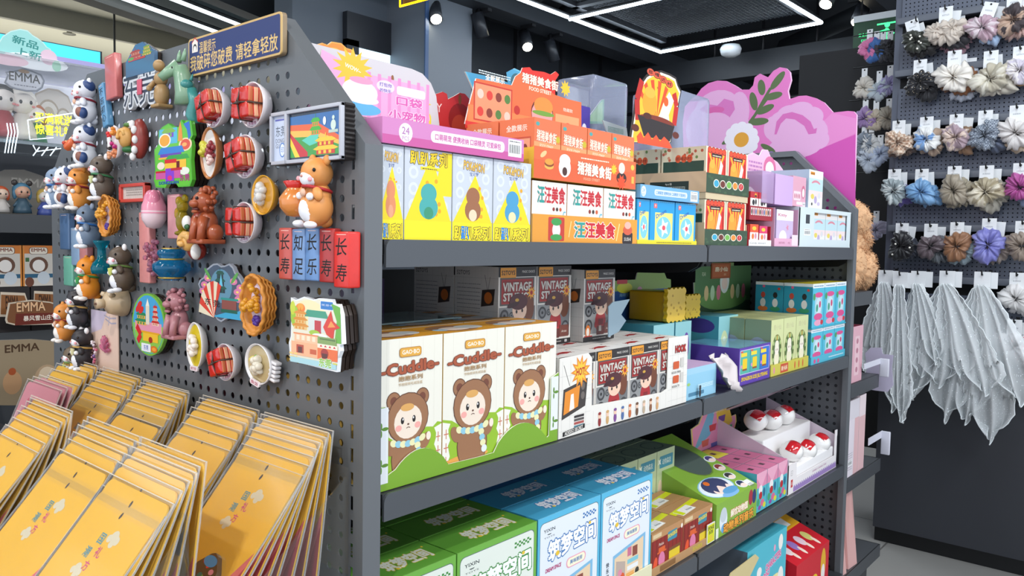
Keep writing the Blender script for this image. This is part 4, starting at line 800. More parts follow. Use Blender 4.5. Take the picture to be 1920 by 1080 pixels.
def food_bowl(name, px, py, lab, bowl, soup, bits, sx=1, sy=1, rot=0, sc=1, fish=False, plate=None):
    e = empty(name); m = MB(); bowl_mesh(m, .028, .018, bowl, sx=sx, sy=sy)
    if fish:
        for k in range(5): m.box(.024, .040, -.012+k*.006-.0022, -.012+k*.006+.0022, .006, .016, M('#e9e7e9', .25, coat=.5), b=.0016)
    m.build('bowl', e); m = MB(); m.lathe([(0, .0165), (.0255, .0155)], M(soup, .2, coat=.5), 28, sx=sx, sy=sy)
    rnd = random.Random(px)
    for col, n, rx, ry, r_ in bits:
        for i in range(n): a = rnd.uniform(0, 6.28); q = rnd.uniform(0, .7)**.7; m.ell((rx[0]+rx[1]*q*math.cos(a), ry[0]+ry[1]*q*math.sin(a), .018+rnd.uniform(0, .005)), (r_*rnd.uniform(.8, 1.3), r_*rnd.uniform(.8, 1.3), r_), M(col, .25, coat=.4), 10, 7)
    m.build('food', e)
    if plate: m = MB(); m.prism(rpoly(.024, .008, .003), .017, .0195, M('#efe6ea', .3), T=Matrix.Translation((0, -.027*sy, 0))); F = Fr(m, (0, -.027*sy, .0195), (1, 0, 0), (0, 1, 0), (0, 0, 1)); F.text(plate, 0, 0, .005, M('#b04a62', .5), w=.018, bold=.02); m.build('name_plate', e)
    return put(e, px, py, .014, rot, lab, sc=sc)
food_bowl('noodle_bowl_magnet', 398, 288, 'oval brown rimmed bowl magnet with yellow and dark red food', '#b9743c', '#e6dfd8', (('#c9c23a', 8, (-.008, .01), (.008, .016), .0055), ('#8f2c36', 16, (.009, .008), (.0, .018), .004), ('#e9c9c2', 8, (.009, .006), (-.010, .01), .004)), sy=1.35, sx=.85, sc=1.05)
food_bowl('soup_bowl_magnet', 370, 648, 'oval white bowl magnet with bright yellow soup and dumplings', '#e9e6e2', '#d3bb19', (('#f1e7dc', 12, (0, .012), (0, .02), .0052),), sy=1.35, sx=.9, sc=1.0, plate='虾饺')
food_bowl('fish_bowl_magnet', 490, 682, 'white fish tailed bowl magnet with sliced fish soup', '#e9e8ea', '#b9a679', (('#e0d9c6', 14, (.0, .014), (0, .014), .0055), ('#e6d84e', 3, (-.006, .004), (.002, .004), .005), ('#6fae3a', 5, (.0, .01), (.004, .01), .002)), sx=1.15, fish=True, plate='鱼饭', sc=1.05, rot=-12)
food_bowl('steamer_magnet', 498, 366, 'yellow steamer magnet holding white speckled dumplings', '#e0a21f', '#c98d1c', (('#d6d4d0', 12, (0, .014), (0, .014), .0068),), sc=1.0)
def basket(px, py, lab, sc=1., flower=True):
    e = empty('dumpling_basket_magnet'); m = MB(); W_ = M('#d18a35', .45, noise=.2, scale=200); R = .026
    m.lathe([(R*.45, .001), (R*.8, .006), (R*.98, .02), (R*1.04, .026), (R*.98, .028), (R*.9, .02), (R*.6, .01), (0, .009)], W_, 40, sy=1.4, wob=lambda a, j: 1+.025*math.sin(20*a+j*PI))
    for z, rr in ((.008, .86), (.014, .95), (.02, 1.02), (.0265, 1.04)): m.tube([(R*rr*math.cos(a)*(1+.0), R*1.4*rr*math.sin(a), z+.0012*math.sin(16*a)) for a in [2*PI*k/64 for k in range(64)]], .0016 if z < .026 else .0028, W_, 5, closed=True)
    m.build('basket', e); m = MB(); rnd = random.Random(px); G = M('#d9971c', .3, coat=.5); m.ell((0, 0, .014), (.022, .031, .008), M('#d8c6d8', .5))
    for i in range(7):
        cx, cy = rnd.uniform(-.012, .01), rnd.uniform(-.004, .022)
        for k in range(5): a = k*1.26; m.ell((cx+.004*math.cos(a), cy+.004*math.sin(a), .027+rnd.uniform(-.003, .008)), .0042, G, 8, 6)
    m.build('dumplings', e)
    if flower:
        m = MB()
        for k in range(6): m.ell((.004+.004*math.cos(k), -.02+.004*math.sin(k), .024), .0035, M('#4b2c8c', .4))
        m.build('flower', e)
    return put(e, px, py, .018, 0, lab, sc=sc)
basket(206, 405, 'woven basket magnet of golden dumplings beside the slate hamster', .98); basket(489, 571, 'large woven basket magnet of golden dumplings right of the fan', 1.12)
# cat with pot
hamster(597, 358, '#dd9550', '#f0f1f6', 'big orange striped hamster magnet hugging a pot', sc=1.1, scarf='#b02228', rot=-4, name='hamster_magnet')
m = MB(); m.lathe([(.0, -.022), (.015, -.020), (.024, -.008), (.025, .004), (.018, .014), (.0135, .019), (.019, .027), (.0175, .0275), (.012, .02), (0, .018)], M('#dd8a44', .22, coat=.5, noise=.1, scale=40), 28, T=Matrix.Translation((0, 0, .03)) @ Matrix.Rotation(-PI/2, 4, 'X'))
o = m.build('pot_magnet', None, (0, 0, 0)); r_ = MB(); r_.lathe([(.0140, .0185), (.0195, .0272), (.018, .0285), (.0125, .021), (0, .021)], M('#d1281c', .22, coat=.5), 28, T=Matrix.Translation((0, 0, .03)) @ Matrix.Rotation(-PI/2, 4, 'X')); r_.build('rim', o); put(o, 557, 378, .03, 0, 'round orange pot magnet with a red rim held by the big hamster', sc=.95)
# tulip, red frame, glassware, animals
e = empty('tulip_magnet'); m = MB(); m.lathe([(0, -.034), (.012, -.031), (.0195, -.018), (.0205, -.004), (.0175, .006)], M('#e6cdd3', .3, coat=.3), 24, T=Matrix.Translation((0, 0, .019)) @ Matrix.Rotation(-PI/2, 4, 'X')); m.build('bud_base', e)
m = MB(); m.lathe([(.0206, -.008), (.0195, .006), (.013, .022), (.004, .032), (0, .033)], M('#e08fa6', .3, coat=.3), 24, T=Matrix.Translation((0, 0, .019)) @ Matrix.Rotation(-PI/2, 4, 'X'))
for a in (.5, 2.6, 4.7): m.ell((.0055*math.cos(a), .010, .019+.0055*math.sin(a)), (.0125, .023, .0125), M('#db7f9b', .3, coat=.3))
m.build('petals', e); put(e, 290, 392, .019, 0, 'pale pink closed tulip magnet in the middle of the panel')
w, h, mx, my = bbox(225, 274, 344, 379, X=-.01); m = MB(); fr = M('#c8443a', .35)
for a, b, c, d in ((-w/2, w/2, h/2-.006, h/2), (-w/2, w/2, -h/2, -h/2+.006), (-w/2, -w/2+.008, -h/2, h/2), (w/2-.008, w/2, -h/2, h/2)): m.box(a, b, c, d, .001, .012, fr, b=.001)
m.box(-w/2+.006, w/2-.006, -h/2+.004, h/2-.004, .001, .007, M('#c9bcb4', .4, noise=.2, scale=200)); F = top(m, .0071); F.lines(-w*.3, w*.3, h*.12, h*.08, 3, M('#9c8f88', .5)); put(m.build('frame_magnet', None, (0, 0, 0)), mx, my, .01, 0, 'small red framed plaque magnet under the burger')
TEAL = glass('#0f9fb8'); UP = lambda z: Matrix.Translation((0, 0, z)) @ Matrix.Rotation(-PI/2, 4, 'X')
m = MB(); m.lathe([(0, -.032), (.018, -.032), (.0195, -.022), (.016, -.012), (.008, -.004), (.0075, .016), (.014, .026), (.015, .03), (0, .03)], TEAL, 20, T=UP(.021)); put(m.build('vase_magnet', None, (0, 0, 0)), 193, 481, .02, 0, 'teal glass vase magnet beside the orange hamster')
m = MB(); m.lathe([(0, -.026), (.016, -.026), (.019, -.02), (.029, -.010), (.029, 0), (.02, .006), (.017, .010), (.022, .016), (.021, .022), (.012, .026), (0, .026)], glass('#1e8fc6'), 24, T=UP(.031)); o = m.build('pot_magnet', None, (0, 0, 0)); g = MB(); rnd = random.Random(3)
for zz, rr in ((-.022, .0195), (.008, .019), (.025, .014)): g.tube([(rr*math.cos(a), zz, .031+rr*math.sin(a)) for a in [2*PI*k/24 for k in range(24)]], .0014, M('#c8a84e', .3, .7), 5, closed=True)
g.build('gold_trim', o); put(o, 324, 495, .03, 0, 'blue glass pot magnet with gold trim left of the fan')
m = MB(); rnd = random.Random(5); gg_ = glass('#e6a6c0')
for i in range(46): a = rnd.uniform(0, 6.28); q = rnd.uniform(.2, 1); y = rnd.uniform(-.03, .03); m.ell((.018*q*math.cos(a)*(1-abs(y)*12), y, .020+.012*q*math.sin(a)), (.0045, .005, .0045), gg_, 6, 4)
put(m.build('crystal_magnet', None, (0, 0, 0)), 287, 482, .02, 0, 'knobbly pink crystal magnet beside the blue glass pot')
m = MB(); gy = glass('#d8c534'); m.ell((0, -.028, .016), (.014, .005, .012), gy); m.ell((0, -.008, .016), (.011, .02, .010), gy); m.ell((.003, .016, .017), (.009, .012, .009), gy); m.ell((-.008, .024, .017), (.006, .008, .006), gy); m.ell((.010, .028, .016), (.006, .007, .005), gy); m.ell((-.012, .004, .018), (.005, .010, .005), gy)
put(m.build('glass_figure_magnet', None, (0, 0, 0)), 343, 405, .016, 0, 'translucent yellow glass figure magnet beside the pink tulip')
def lion(px, py, col, lab, sc, curl=True):
    m = MB(); B = M(col, .35, coat=.3, noise=.15, scale=60); rnd = random.Random(px)
    m.ell((0, -.012, .017), (.014, .020, .013), B); m.ell((0, .016, .022), (.014, .014, .014), B); m.box(-.019, .019, -.038, -.032, .002, .036, B, b=.002)
    for s in (-1, 1): m.tube([(s*.009, -.004, .026), (s*.010, -.02, .031), (s*.010, -.034, .032)], [.0065, .005, .0055], B); m.ell((s*.013, -.024, .014), (.009, .012, .011), B); m.ell((s*.010, .030, .02), (.004, .005, .003), B); m.ell((s*.006, .020, .0345), (.0022, .0022, .0022), M('#2a1a18', .3))
    m.ell((0, .013, .035), (.008, .0055, .006), B); m.ell((0, .006, .033), (.006, .003, .004), M('#5a2420', .4)); m.ell((0, .003, .034), (.006, .0025, .004), B)
    if curl:
        for i in range(40): a = rnd.uniform(0, 6.28); m.ell((.0155*math.cos(a), .018+.0155*math.sin(a), .016+rnd.uniform(-.006, .01)), .0038, B, 7, 5)
    put(m.build('lion_magnet', None, (0, 0, 0)), px, py, .02, 0, lab, sc=sc)
lion(336, 586, '#b0777e', 'pinkish stone lion magnet right of the egg shaped one', 1.12); lion(391, 402, '#a9532f', 'terracotta lion magnet left of the pork bowl', 1.2)
e = empty('snail_bun_magnet'); m = MB(); m.ell((.003, .012, .012), (.018, .022, .011), M('#8f2a1e', .35, noise=.3, scale=200)); m.ell((-.004, -.02, .012), (.018, .014, .011), M('#9c3224', .35, noise=.3, scale=200)); m.build('red_shell', e)
m = MB(); m.tube([(-.006+(.013-.0018*k)*math.cos(k*.8), -.008+(.013-.0018*k)*math.sin(k*.8)*.95, .026+.0012*k) for k in range(8)], [.006]*7+[.003], M('#dba759', .35, coat=.3), 8); m.ell((-.006, -.008, .024), (.014, .014, .008), M('#dba759', .35, coat=.3)); m.build('bun', e)
m = MB(); m.ell((-.012, .018, .022), (.009, .010, .006), M('#ecebe6', .4)); m.ell((.012, -.022, .022), (.006, .011, .007), M('#ecebe6', .4)); m.ell((-.006, .012, .025), (.006, .004, .003), M('#2f5f34', .4)); m.build('leaves', e); put(e, 366, 442, .02, 0, 'spiral bun magnet on a dark red shell beside the terracotta lion', sc=1.15)
e = empty('burger_magnet'); m = MB(); m.ell((.010, .004, .014), (.020, .034, .013), M('#8e342c', .4, noise=.3, scale=150)); m.build('red_wrap', e); m = MB()
for k in range(9): a = k*.62-1.2; m.ell((.004+.016*math.cos(a)*.9, .028*math.sin(a), .025), (.006, .007, .005), M('#e9e7e6', .4))
m.build('white_ruffle', e); m = MB(); m.ell((-.006, .006, .03), (.016, .018, .010), M('#cf9c55', .4, noise=.2, scale=90)); m.tube([(-.006+.010*math.cos(k*.7)*(1-k*.1), .008+.012*math.sin(k*.7)*(1-k*.1), .036+.001*k) for k in range(9)], .003, M('#dcab62', .4), 6); m.build('bun', e)
m = MB(); m.ell((-.004, -.014, .027), (.014, .006, .008), M('#2f6b3a', .4)); m.ell((-.002, .026, .028), (.010, .004, .006), M('#4f7a35', .4)); m.build('leaves', e); put(e, 250, 265, .022, 0, 'burger shaped magnet wrapped in red and white, upper middle', sc=1.05)
e = empty('snack_platter_magnet'); m = MB()
for s in (-1, 1): m.lathe([(.006, .002), (.010, .008), (.0115, .016), (.0095, .0145), (0, .012)], M('#e6dcdd', .3, coat=.4), 24, sy=2.6, T=Matrix.Translation((s*.0105, 0, .004)))
m.build('platter', e); m = MB(); rnd = random.Random(9)
for cx, cy, col in ((-.011, .018, '#d8262a'), (.010, .018, '#e0861f'), (.011, -.004, '#c01f78'), (-.012, -.004, '#3a3030'), (.009, -.02, '#de8a5c'), (-.010, -.02, '#d99a70')):
    for i in range(6): m.ell((cx+rnd.uniform(-.005, .005), cy+rnd.uniform(-.006, .006), .021+rnd.uniform(-.002, .003)), .0038, M(col, .3, coat=.3), 8, 6)
m.build('snacks', e); m = MB(); m.box(-.005, .004, -.008, .009, .024, .026, M('#f1f1f1', .4)); m.build('label', e); put(e, 216, 268, .016, 4, 'white double platter magnet with colourful snacks left of the burger', sc=1.02)
e = empty('pig_magnet'); P_ = M('#c9b291', .35, coat=.4); m = MB(); m.lathe([(.027, .001), (.028, .008), (.026, .012), (.026, .016), (.021, .030), (.010, .038), (0, .040)], P_, 28); m.build('head', e)
m = MB(); m.tube([(0, -.002, .036), (0, -.002, .052)], [.0085, .0095], P_, 14); m.ell((-.003, -.002, .0525), (.0018, .0026, .001), M('#6b4a38', .5)); m.ell((.003, -.002, .0525), (.0018, .0026, .001), M('#6b4a38', .5)); m.build('snout', e); m = MB()
for s in (-1, 1): m.tube([(s*.014, .012, .028), (s*.018, .016, .036)], [.006, .0035], P_, 10)
m.build('ears', e); put(e, 215, 566, .02, 0, 'glossy beige pig head magnet with a tube snout')
e = empty('horse_head_magnet'); G_ = M('#7ea285', .35, coat=.4, noise=.08, scale=20); m = MB(); m.tube([(.010, -.040, .018), (.010, -.02, .019), (.006, .004, .022), (.002, .020, .026)], [.019, .0165, .014, .0125], G_, 16); m.tube([(.002, .022, .026), (-.008, .010, .040), (-.013, .0, .050)], [.0125, .0085, .0065], G_, 14); m.build('head', e); m = MB()
for s in (-1, 1): m.tube([(s*.007, .030, .022), (s*.009, .042, .020), (s*.009, .050, .019)], [.0045, .0035, .0008], G_, 8)
m.build('ears', e); m = MB(); m.ell((-.010, .014, .036), (.0022, .0022, .002), M('#27322a', .3)); m.ell((.004, .017, .0385), (.0022, .0022, .002), M('#27322a', .3)); m.build('eyes', e); put(e, 338, 150, .024, 0, 'pale green horse head magnet left of the navy sign', sc=.98)
m = MB(); B_ = M('#a8875a', .4, noise=.2, scale=60); m.ell((0, -.022, .015), (.014, .020, .012), B_); m.ell((0, .004, .016), (.011, .012, .011), B_); m.ell((-.002, .026, .018), (.0095, .010, .0095), B_); m.tube([(-.012, 0, .02), (-.014, -.012, .030), (-.004, -.014, .034)], .0045, B_); m.box(-.014, .014, -.044, -.038, .002, .028, B_, b=.002); put(m.build('monk_magnet', None, (0, 0, 0)), 303, 153, .016, 0, 'small carved brown figure magnet beside the green horse head')
m = MB(); T_ = M('#3d8c88', .35, coat=.4, noise=.2, scale=80); m.tube([(.006, -.03, .012), (-.004, -.012, .014), (.006, .008, .014), (-.002, .026, .016)], [.008, .010, .009, .009], T_, 12); m.ell((-.004, .034, .022), (.009, .008, .010), T_); m.tube([(-.008, .04, .018), (-.012, .048, .016)], [.003, .001], T_, 6); m.tube([(.002, .04, .018), (.004, .05, .016)], [.003, .001], T_, 6); put(m.build('dragon_magnet', None, (0, 0, 0)), 362, 200, .015, 0, 'teal dragon magnet peeking out behind a pork bowl')
# hair ornament on a card
w, h, mx, my = bbox(172, 222, 584, 697, X=-.004); e = empty('hair_clip_card'); m = MB(); m.box(-w/2, w/2, -h/2, h/2, .001, .003, M('#e3c6b4', .4)); F = top(m, .003); F.poly([(-w/2, h/2), (w*.1, h/2), (-w*.1, h*.2), (-w/2, h*.1)], M('#c9bdd0', .4)); F.line([(w*.0, h*.44), (w*.2, h*.4), (w*.44, h*.42)], .003, M('#a9a3b4', .5)); F.line([(w*.05, h*.38), (w*.26, h*.32), (w*.44, h*.34)], .003, M('#a9a3b4', .5)); F.line([(w*.2, h*.44), (w*.16, h*.28)], .003, M('#a9a3b4', .5)); m.build('card', e)
m = MB(); rnd = random.Random(8)
for k in range(7): a = .3+k*.4; m.ell((w*.08+.012*math.cos(a), -h*.12+.024*math.sin(a)-.008, .007), (.004, .013, .003), glass('#f29ac0'), R=Matrix.Rotation(a-PI/2, 3, 'Z'))
m.build('flower', e); m = MB()
for k in range(26): m.ell((-w*.25+rnd.uniform(-.006, .008), -h*.02-k*.0017, .009+rnd.uniform(0, .004)), .0028, M(rnd.choice(('#d79bb0', '#e9dfe6', '#8a6fae', '#5a3a3a', '#c95f7a')), .15, coat=.5), 7, 5)
m.build('beads', e); put(e, mx, my, .003, 0, 'beige card with a pink crystal flower hair clip', cat='hair clip')
# ================================================================ packets leaning in the clear trays at the foot of the left end panel
def card_proto(name, c1, c2, band, deco, mx=.018):
    """flat gift packet: card in a clear sleeve; local x right, y up, z out; origin at the middle of its lower edge"""
    e = empty(name); w, h = .150, .226; m = MB(); m.prism([(x, y+h/2) for x, y in rpoly(w, h, .010)], 0, .0022, M(c1, .45, noise=.06, scale=25))
    F = top(m, .0022); cl = M('#d8cdb0', .4)
    if deco == 'yellow':
        F.poly([(w*.5, .125), (w*.5, 0.004), (w*.44, 0), (w*.05, 0), (w*.2, .022), (w*.30, .045), (w*.38, .09)], M(c2, .45)); F.poly([(w*.5, .108), (w*.5, .004), (w*.44, 0), (w*.14, 0), (w*.28, .02), (w*.37, .04), (w*.44, .08)], M('#b01a40', .45))
        F.ell(0, h-.016, .0022, .0042, M('#3a2812', .6), rot=-10)
        for cx, cy, s in ((.016, .186, 1.), (-.012, .142, .9)):
            for dx, dy, r in ((-.008, -.001, .005), (0, .003, .0075), (.008, 0, .0055), (.002, -.005, .005)): F.ell(cx+dx*s, cy+dy*s, r*s, r*s*.9, cl); F.l -= F.st
            F.l += F.st
        F.text('国', -.006, .181, .012, M('#4f8f98', .5), bold=.02); F.text('潮', -.016, .163, .012, M('#4f8f98', .5), bold=.02); F.text('礼', .006, .168, .012, M('#cf3a78', .5), bold=.02); F.text('方', .000, .151, .011, M('#cf3a78', .5), bold=.02)
    else:
        F.rr(-.045, .12, .045, .20, .006, M(c2, .45)); F.text('DOLL' if deco == 'blue' else '', 0, .17, .014, M('#f4f4f8', .4), bold=.03); F.rect(-.05, .02, .05, .1, M(band, .45))
    m.build('card', e); s = MB(); s.box(-w/2-.005, w/2+.005, -.004, h+.004, .0026, .003, clear('#ffffff', .02, .1, .14)); s.box(-w/2-.005, w/2+.005, h+.003, h+.0042, .0022, .0032, clear('#fff4e0', .45, .2, .4)); s.box(-w/2-.0055, -w/2-.0045, -.004, h+.004, .0012, .0032, clear('#ffffff', .2, .2, .5)); s.box(w/2+.0045, w/2+.0055, -.004, h+.004, .0012, .0032, clear('#ffffff', .2, .2, .5)); s.build('sleeve', e)  # sleeve edge strips are whitened, standing in for glints along the plastic
    if deco == 'yellow':
        o = MB(); o.prism([(x*.052+mx, y*.066+.070) for x, y in blobby(24, lambda a: 1+.06*math.sin(5*a))], .0023, .010, M('#6a5848', .3, .4)); F = top(o, .010)
        for i in range(26): a = random.uniform(0, 6.28); q = random.uniform(0, .9); F.ell(mx+.022*q*math.cos(a), .070+.029*q*math.sin(a), .005, .0035, C(random.choice(('#3f86b8', '#c93c3a', '#e8dcc0', '#7aa84a', '#d78aa0', '#2c6a6a', '#d9a53a'))), rot=random.uniform(0, 90)); F.l -= F.st*.9
        F.ell(mx, .094, .014, .007, C('#3f8ccc')); F.text('东莞', mx-.004, .052, .012, C('#f2f2f2'), out=C('#33343a'), bold=.04); o.build('souvenir_magnet', e)
    return e
def lean(o, xb, yc, t, lab, grp=None, dz=0):
    a = math.radians(7+33*t); x = xb-.165*t; T = Matrix(((0, math.sin(a), -math.cos(a), x), (-1, 0, 0, yc), (0, math.cos(a), math.sin(a), .823+dz), (0, 0, 0, 1)))
    o.matrix_world = T; o['_o'] = (0, 0, 0); return tag(o, lab, 'gift packet', grp)
protos = {'y': remember(card_proto('gift_packet', '#ecb62c', '#d8646e', '#b5284a', 'yellow')), 'p': remember(card_proto('gift_packet', '#d98a96', '#c9566e', '#b5284a', 'pink')), 'b': remember(card_proto('gift_packet', '#d0566a', '#2f62a8', '#e6d7a0', 'blue'))}
protos['z'] = remember(card_proto('gift_packet', '#ecb62c', '#d8646e', '#b5284a', 'yellow', -.046))
used_p = {k: False for k in protos}
def packet(kind, *a, **k):
    o = protos[kind] if not used_p[kind] else copy_tree(protos[kind]); used_p[kind] = True; return lean(o, *a, **k)
nth = ['front', 'second', 'third', 'fourth', 'fifth', 'sixth', 'seventh', 'eighth', 'ninth', 'last']
def stack(n, xb, yc, what, kind='y', jit=.003):
    for i in range(n):
        t = 1-i/(n-1); word = 'frontmost' if i == 0 else ('rearmost' if i == n-1 else nth[i]+' from the front')
        packet(kind, xb+random.uniform(-.002, .002), yc+random.uniform(-jit, jit), t, 'yellow packet, %s, in %s' % (word, what), 'yellow packets in '+what)
stack(8, -.05, .066, 'the right stack against the panel')
stack(7, -.05, .240, 'the second stack against the panel')
stack(9, -.05, .442, 'the third stack against the panel')
stack(8, -.05, .618, 'the fourth stack against the panel')
stack(6, -.05, .800, 'the far left stack against the panel')
stack(7, -.235, .046, 'the right stack of the outer row')
stack(7, -.235, .205, 'the second stack of the outer row', 'z')
stack(8, -.235, .415, 'the third stack of the outer row')
packet('p', -.13, .665, .35, 'rearmost pink packet standing behind the yellow ones at the left'); packet('p', -.137, .668, .40, 'middle pink packet standing behind the yellow ones at the left'); packet('p', -.145, .664, .46, 'front pink packet standing behind the yellow ones at the left')
packet('b', -.26, .60, .45, 'pink and blue packet at the left edge with white lettering', dz=.025)
# clear trays
AC = clear('#dfe8ea', .02, .06, .16)
def tray(x0, x1, y0, y1, lab, z=.815):
    e = empty('acrylic_tray', ((x0+x1)/2, (y0+y1)/2, z)); m = MB(); m.box(x0, x1, y0, y1, z, z+.003, AC); m.build('floor_plate', e)
    m = MB(); m.box(x1-.003, x1, y0, y1, z+.003, 1.0, AC); m.build('back_plate', e)
    for y in (y0, y1-.003): m = MB(); m.prism([(0, 0), (x1-x0-.004, 0), (x1-x0-.004, .17), (.1, .07), (.004, .06), (0, .055)], 0, .003, AC, T=Matrix(((1, 0, 0, x0), (0, 0, 1, y), (0, 1, 0, z+.003), (0, 0, 0, 1)))); m.build('side_plate', e)
    m = MB(); m.box(x0, x0+.003, y0, y1, z+.003, z+.05, AC); m.build('front_plate', e)
    return tag(e, lab, 'tray')
tray(-.232, -.004, -.022, .325, 'clear tray on the panel holding the two right stacks of yellow packets'); tray(-.232, -.004, .350, .89, 'clear tray on the panel holding the left stacks of yellow packets')
tray(-.42, -.234, -.045, .295, 'clear tray of the outer row holding the two front right stacks'); tray(-.42, -.234, .32, .70, 'clear tray of the outer row at the left edge')
m = MB(); m.box(-.42, -.004, -.045, .89, .79, .8145, M('#55585c', .4)); m.box(-.4, -.02, 0, .87, .0, .79, GRD); tag(m.build('pedestal'), 'low grey stand under the clear packet trays', 'stand')
# ================================================================ goods on the shelves
P_ = lambda h: M(h, .42)
G2 = lambda h: M(h, .3, coat=.25)
def standee(name, lab, Y, pts, col, draw=None, th=.0025, edge=None, cat='display card'):
    """cut-out display card: outline standing upright in the plane Y"""
    q = [at(px, py, Y=Y) for px, py in pts]; x0 = min(p.x for p in q); z0 = min(p.z for p in q); x1 = max(p.x for p in q); z1 = max(p.z for p in q)
    m = MB(); T = Matrix(((1, 0, 0, x0), (0, 0, -1, Y+th), (0, 1, 0, z0), (0, 0, 0, 1))); P = [(p.x-x0, p.z-z0) for p in q]
    m.prism(P, 0, th, M(col, .45), T, side=P_(edge or '#e9e6df')); F = Fr(m, (x0, Y, z0), (1, 0, 0), (0, 0, 1), (0, -1, 0), x1-x0, z1-z0)
    if draw: draw(F, x1-x0, z1-z0, P)
    return tag(m.build(name), lab, cat)
def opentray(name, lab, x0, x1, y0, y1, z0, h, hs, col, front=None, t=.002, inner=None, left=None, cat='display tray', ms=None):
    m = MB(); c = M(col, .42); m.box(x0, x1, y0, y1, z0, z0+t, c); m.box(x0, x1, y0, y0+t, z0+t, z0+h, c); m.box(x0, x1, y1-t, y1, z0+t, z0+hs, c); m.box(x0, x0+t, y0+t, y1-t, z0+t, z0+hs, c); m.box(x1-t, x1, y0+t, y1-t, z0+t, z0+hs, c)
    F, L, T_ = faces(m, x0, x1, y0, y1, z0, z0+h)
    if front: front(F, F.w, F.h)
    if left: left(L, L.w, hs)
    return tag(m.build(name), lab, cat)
def barcode(F, x, y, w, h, bg='#f2f2f2'):
    F.rect(x, y, x+w, y+h, P_(bg)); l = F.l; k = x+w*.1
    while k < x+w*.9: q = random.uniform(.02, .06)*w; F.rect(k, y+h*.2, k+q, y+h*.7, P_('#25262a')); F.l = l; k += q*2
    F.l = l+F.st; F.lines(x+w*.1, x+w*.9, y+h*.85, h*.07, 1, P_('#25262a'))
YF = -.035; Y2 = YF+.001
# ---------- top shelf, from the left
def poke(big, blob, c2):
    def f(F, w, h):
        F.rect(0, 0, w, h, P_('#c6cdd6')); l = F.l
        for i in range(3):
            for j in range(4): F.ell(w*(.18+.32*i), h*(.38+.18*j), w*.1, w*.1, P_('#d6dbe2')); F.ell(w*(.18+.32*i), h*(.38+.18*j), w*.055, w*.055, P_('#c6cdd6')); F.l = l
        F.l += 3*F.st; a = .72 if big else .7; F.poly([(0, 0), (w, 0), (w, h*.22), (w*.98, h*.22), (w*.55, h*(.95 if big else .78)), (w*.02, h*.22), (0, h*.22)], P_('#f1d71c')); l = F.l
        if big: F.poly([(w*.62, h*.5), (w, h*.5), (w, h*.99), (w*.78, h*.99)], P_('#f1d71c'))
        for i in range(9): F.ell(w*random.uniform(.4, .75), h*random.uniform(.28, .66), w*.035, w*.035, P_('#e9a51f')); F.l -= F.st*.9
        F.rect(0, 0, w, h*.21, P_('#f6e51f')); F.ell(w*.5, h*.36, w*.2, h*.13, G2(blob)); F.ell(w*.5, h*.52, w*.17, h*.11, G2(blob)); F.ell(w*.5, h*.30, w*.1, h*.07, G2(c2))
        if big: F.text('趴趴系列', w*.5, h*.9, h*.14, P_('#e8c81c'), w=w*.78, out=P_('#20252e'), bold=.05); F.rr(w*.32, h*.775, w*.72, h*.81, .001, P_('#f1d71c')); F.lines(w*.36, w*.68, h*.785, h*.012, 1, P_('#20252e'))
        else:
            F.text('POKéMON', w*.52, h*.875, h*.1, P_('#e3b52c'), w=w*.52, out=P_('#2c4f9c'), bold=.05, rot=-4); F.text('宝可梦', w*.52, h*.785, h*.045, P_('#2c4f9c'), w=w*.22)
            F.text('趴趴系列', w*.5, h*.09, h*.15, P_('#f1d71c'), w=w*.9, out=P_('#20252e'), bold=.05); F.text('趴', w*.31, h*.09, h*.15, P_('#2f86d6'), w=w*.19, bold=.05)
    return f
pk = [(.031, .0765, False, '#dd8a5c', '#e3a07a', 'narrow visible yellow and grey toy box against the end panel'), (.0775, .1685, True, '#3fa6a2', '#2f8f6a', 'yellow and grey toy box with big lettering at its top'),
      (.1695, .2565, False, '#9a6038', '#e6d3b0', 'yellow and grey toy box with brown print, third from the end panel'), (.2575, .3485, False, '#3f98c4', '#e2d9a8', 'yellow and grey toy box with blue print beside the orange tray')]
for x0, x1, b, c, c2, lab in pk: carton('toy_box', lab, 'toy box', None, x0, x1, YF, .055, Z1, 1.427, P_('#cfd5dc'), poke(b, c, c2))
for i, (x0, x1) in enumerate(((.0775, .1685), (.1695, .2565), (.2575, .3485))): carton('toy_box', 'yellow and grey toy box standing behind the front row, %s from the left' % ('first', 'second', 'third')[i], 'toy box', None, x0, x1, .057, .147, Z1, 1.427, P_('#cfd5dc'))
def pt(F, w, h):
    F.rect(0, 0, w, h*.35, P_('#c65a9c')); F.ell(w*.14, h*.5, h*.36, h*.38, P_('#efe6ee')); F.text('24', w*.14, h*.58, h*.28, P_('#b07ab0'), bold=.02); F.text('PCS', w*.14, h*.28, h*.16, P_('#b07ab0')); F.rr(w*.30, h*.28, w*.84, h*.76, h*.2, P_('#efdde9'))
    F.text('口萌萌宠 便携收纳 口袋精灵 可爱麻包', w*.57, h*.52, h*.26, P_('#c2559a'), w=w*.48, bold=.03); barcode(F, w*.87, h*.16, w*.11, h*.78)
opentray('display_tray', 'pink display tray marked 24 PCS on top of the yellow and grey boxes', .034, .322, -.040, .14, 1.4275, .034, .034, '#cf84bc', pt)
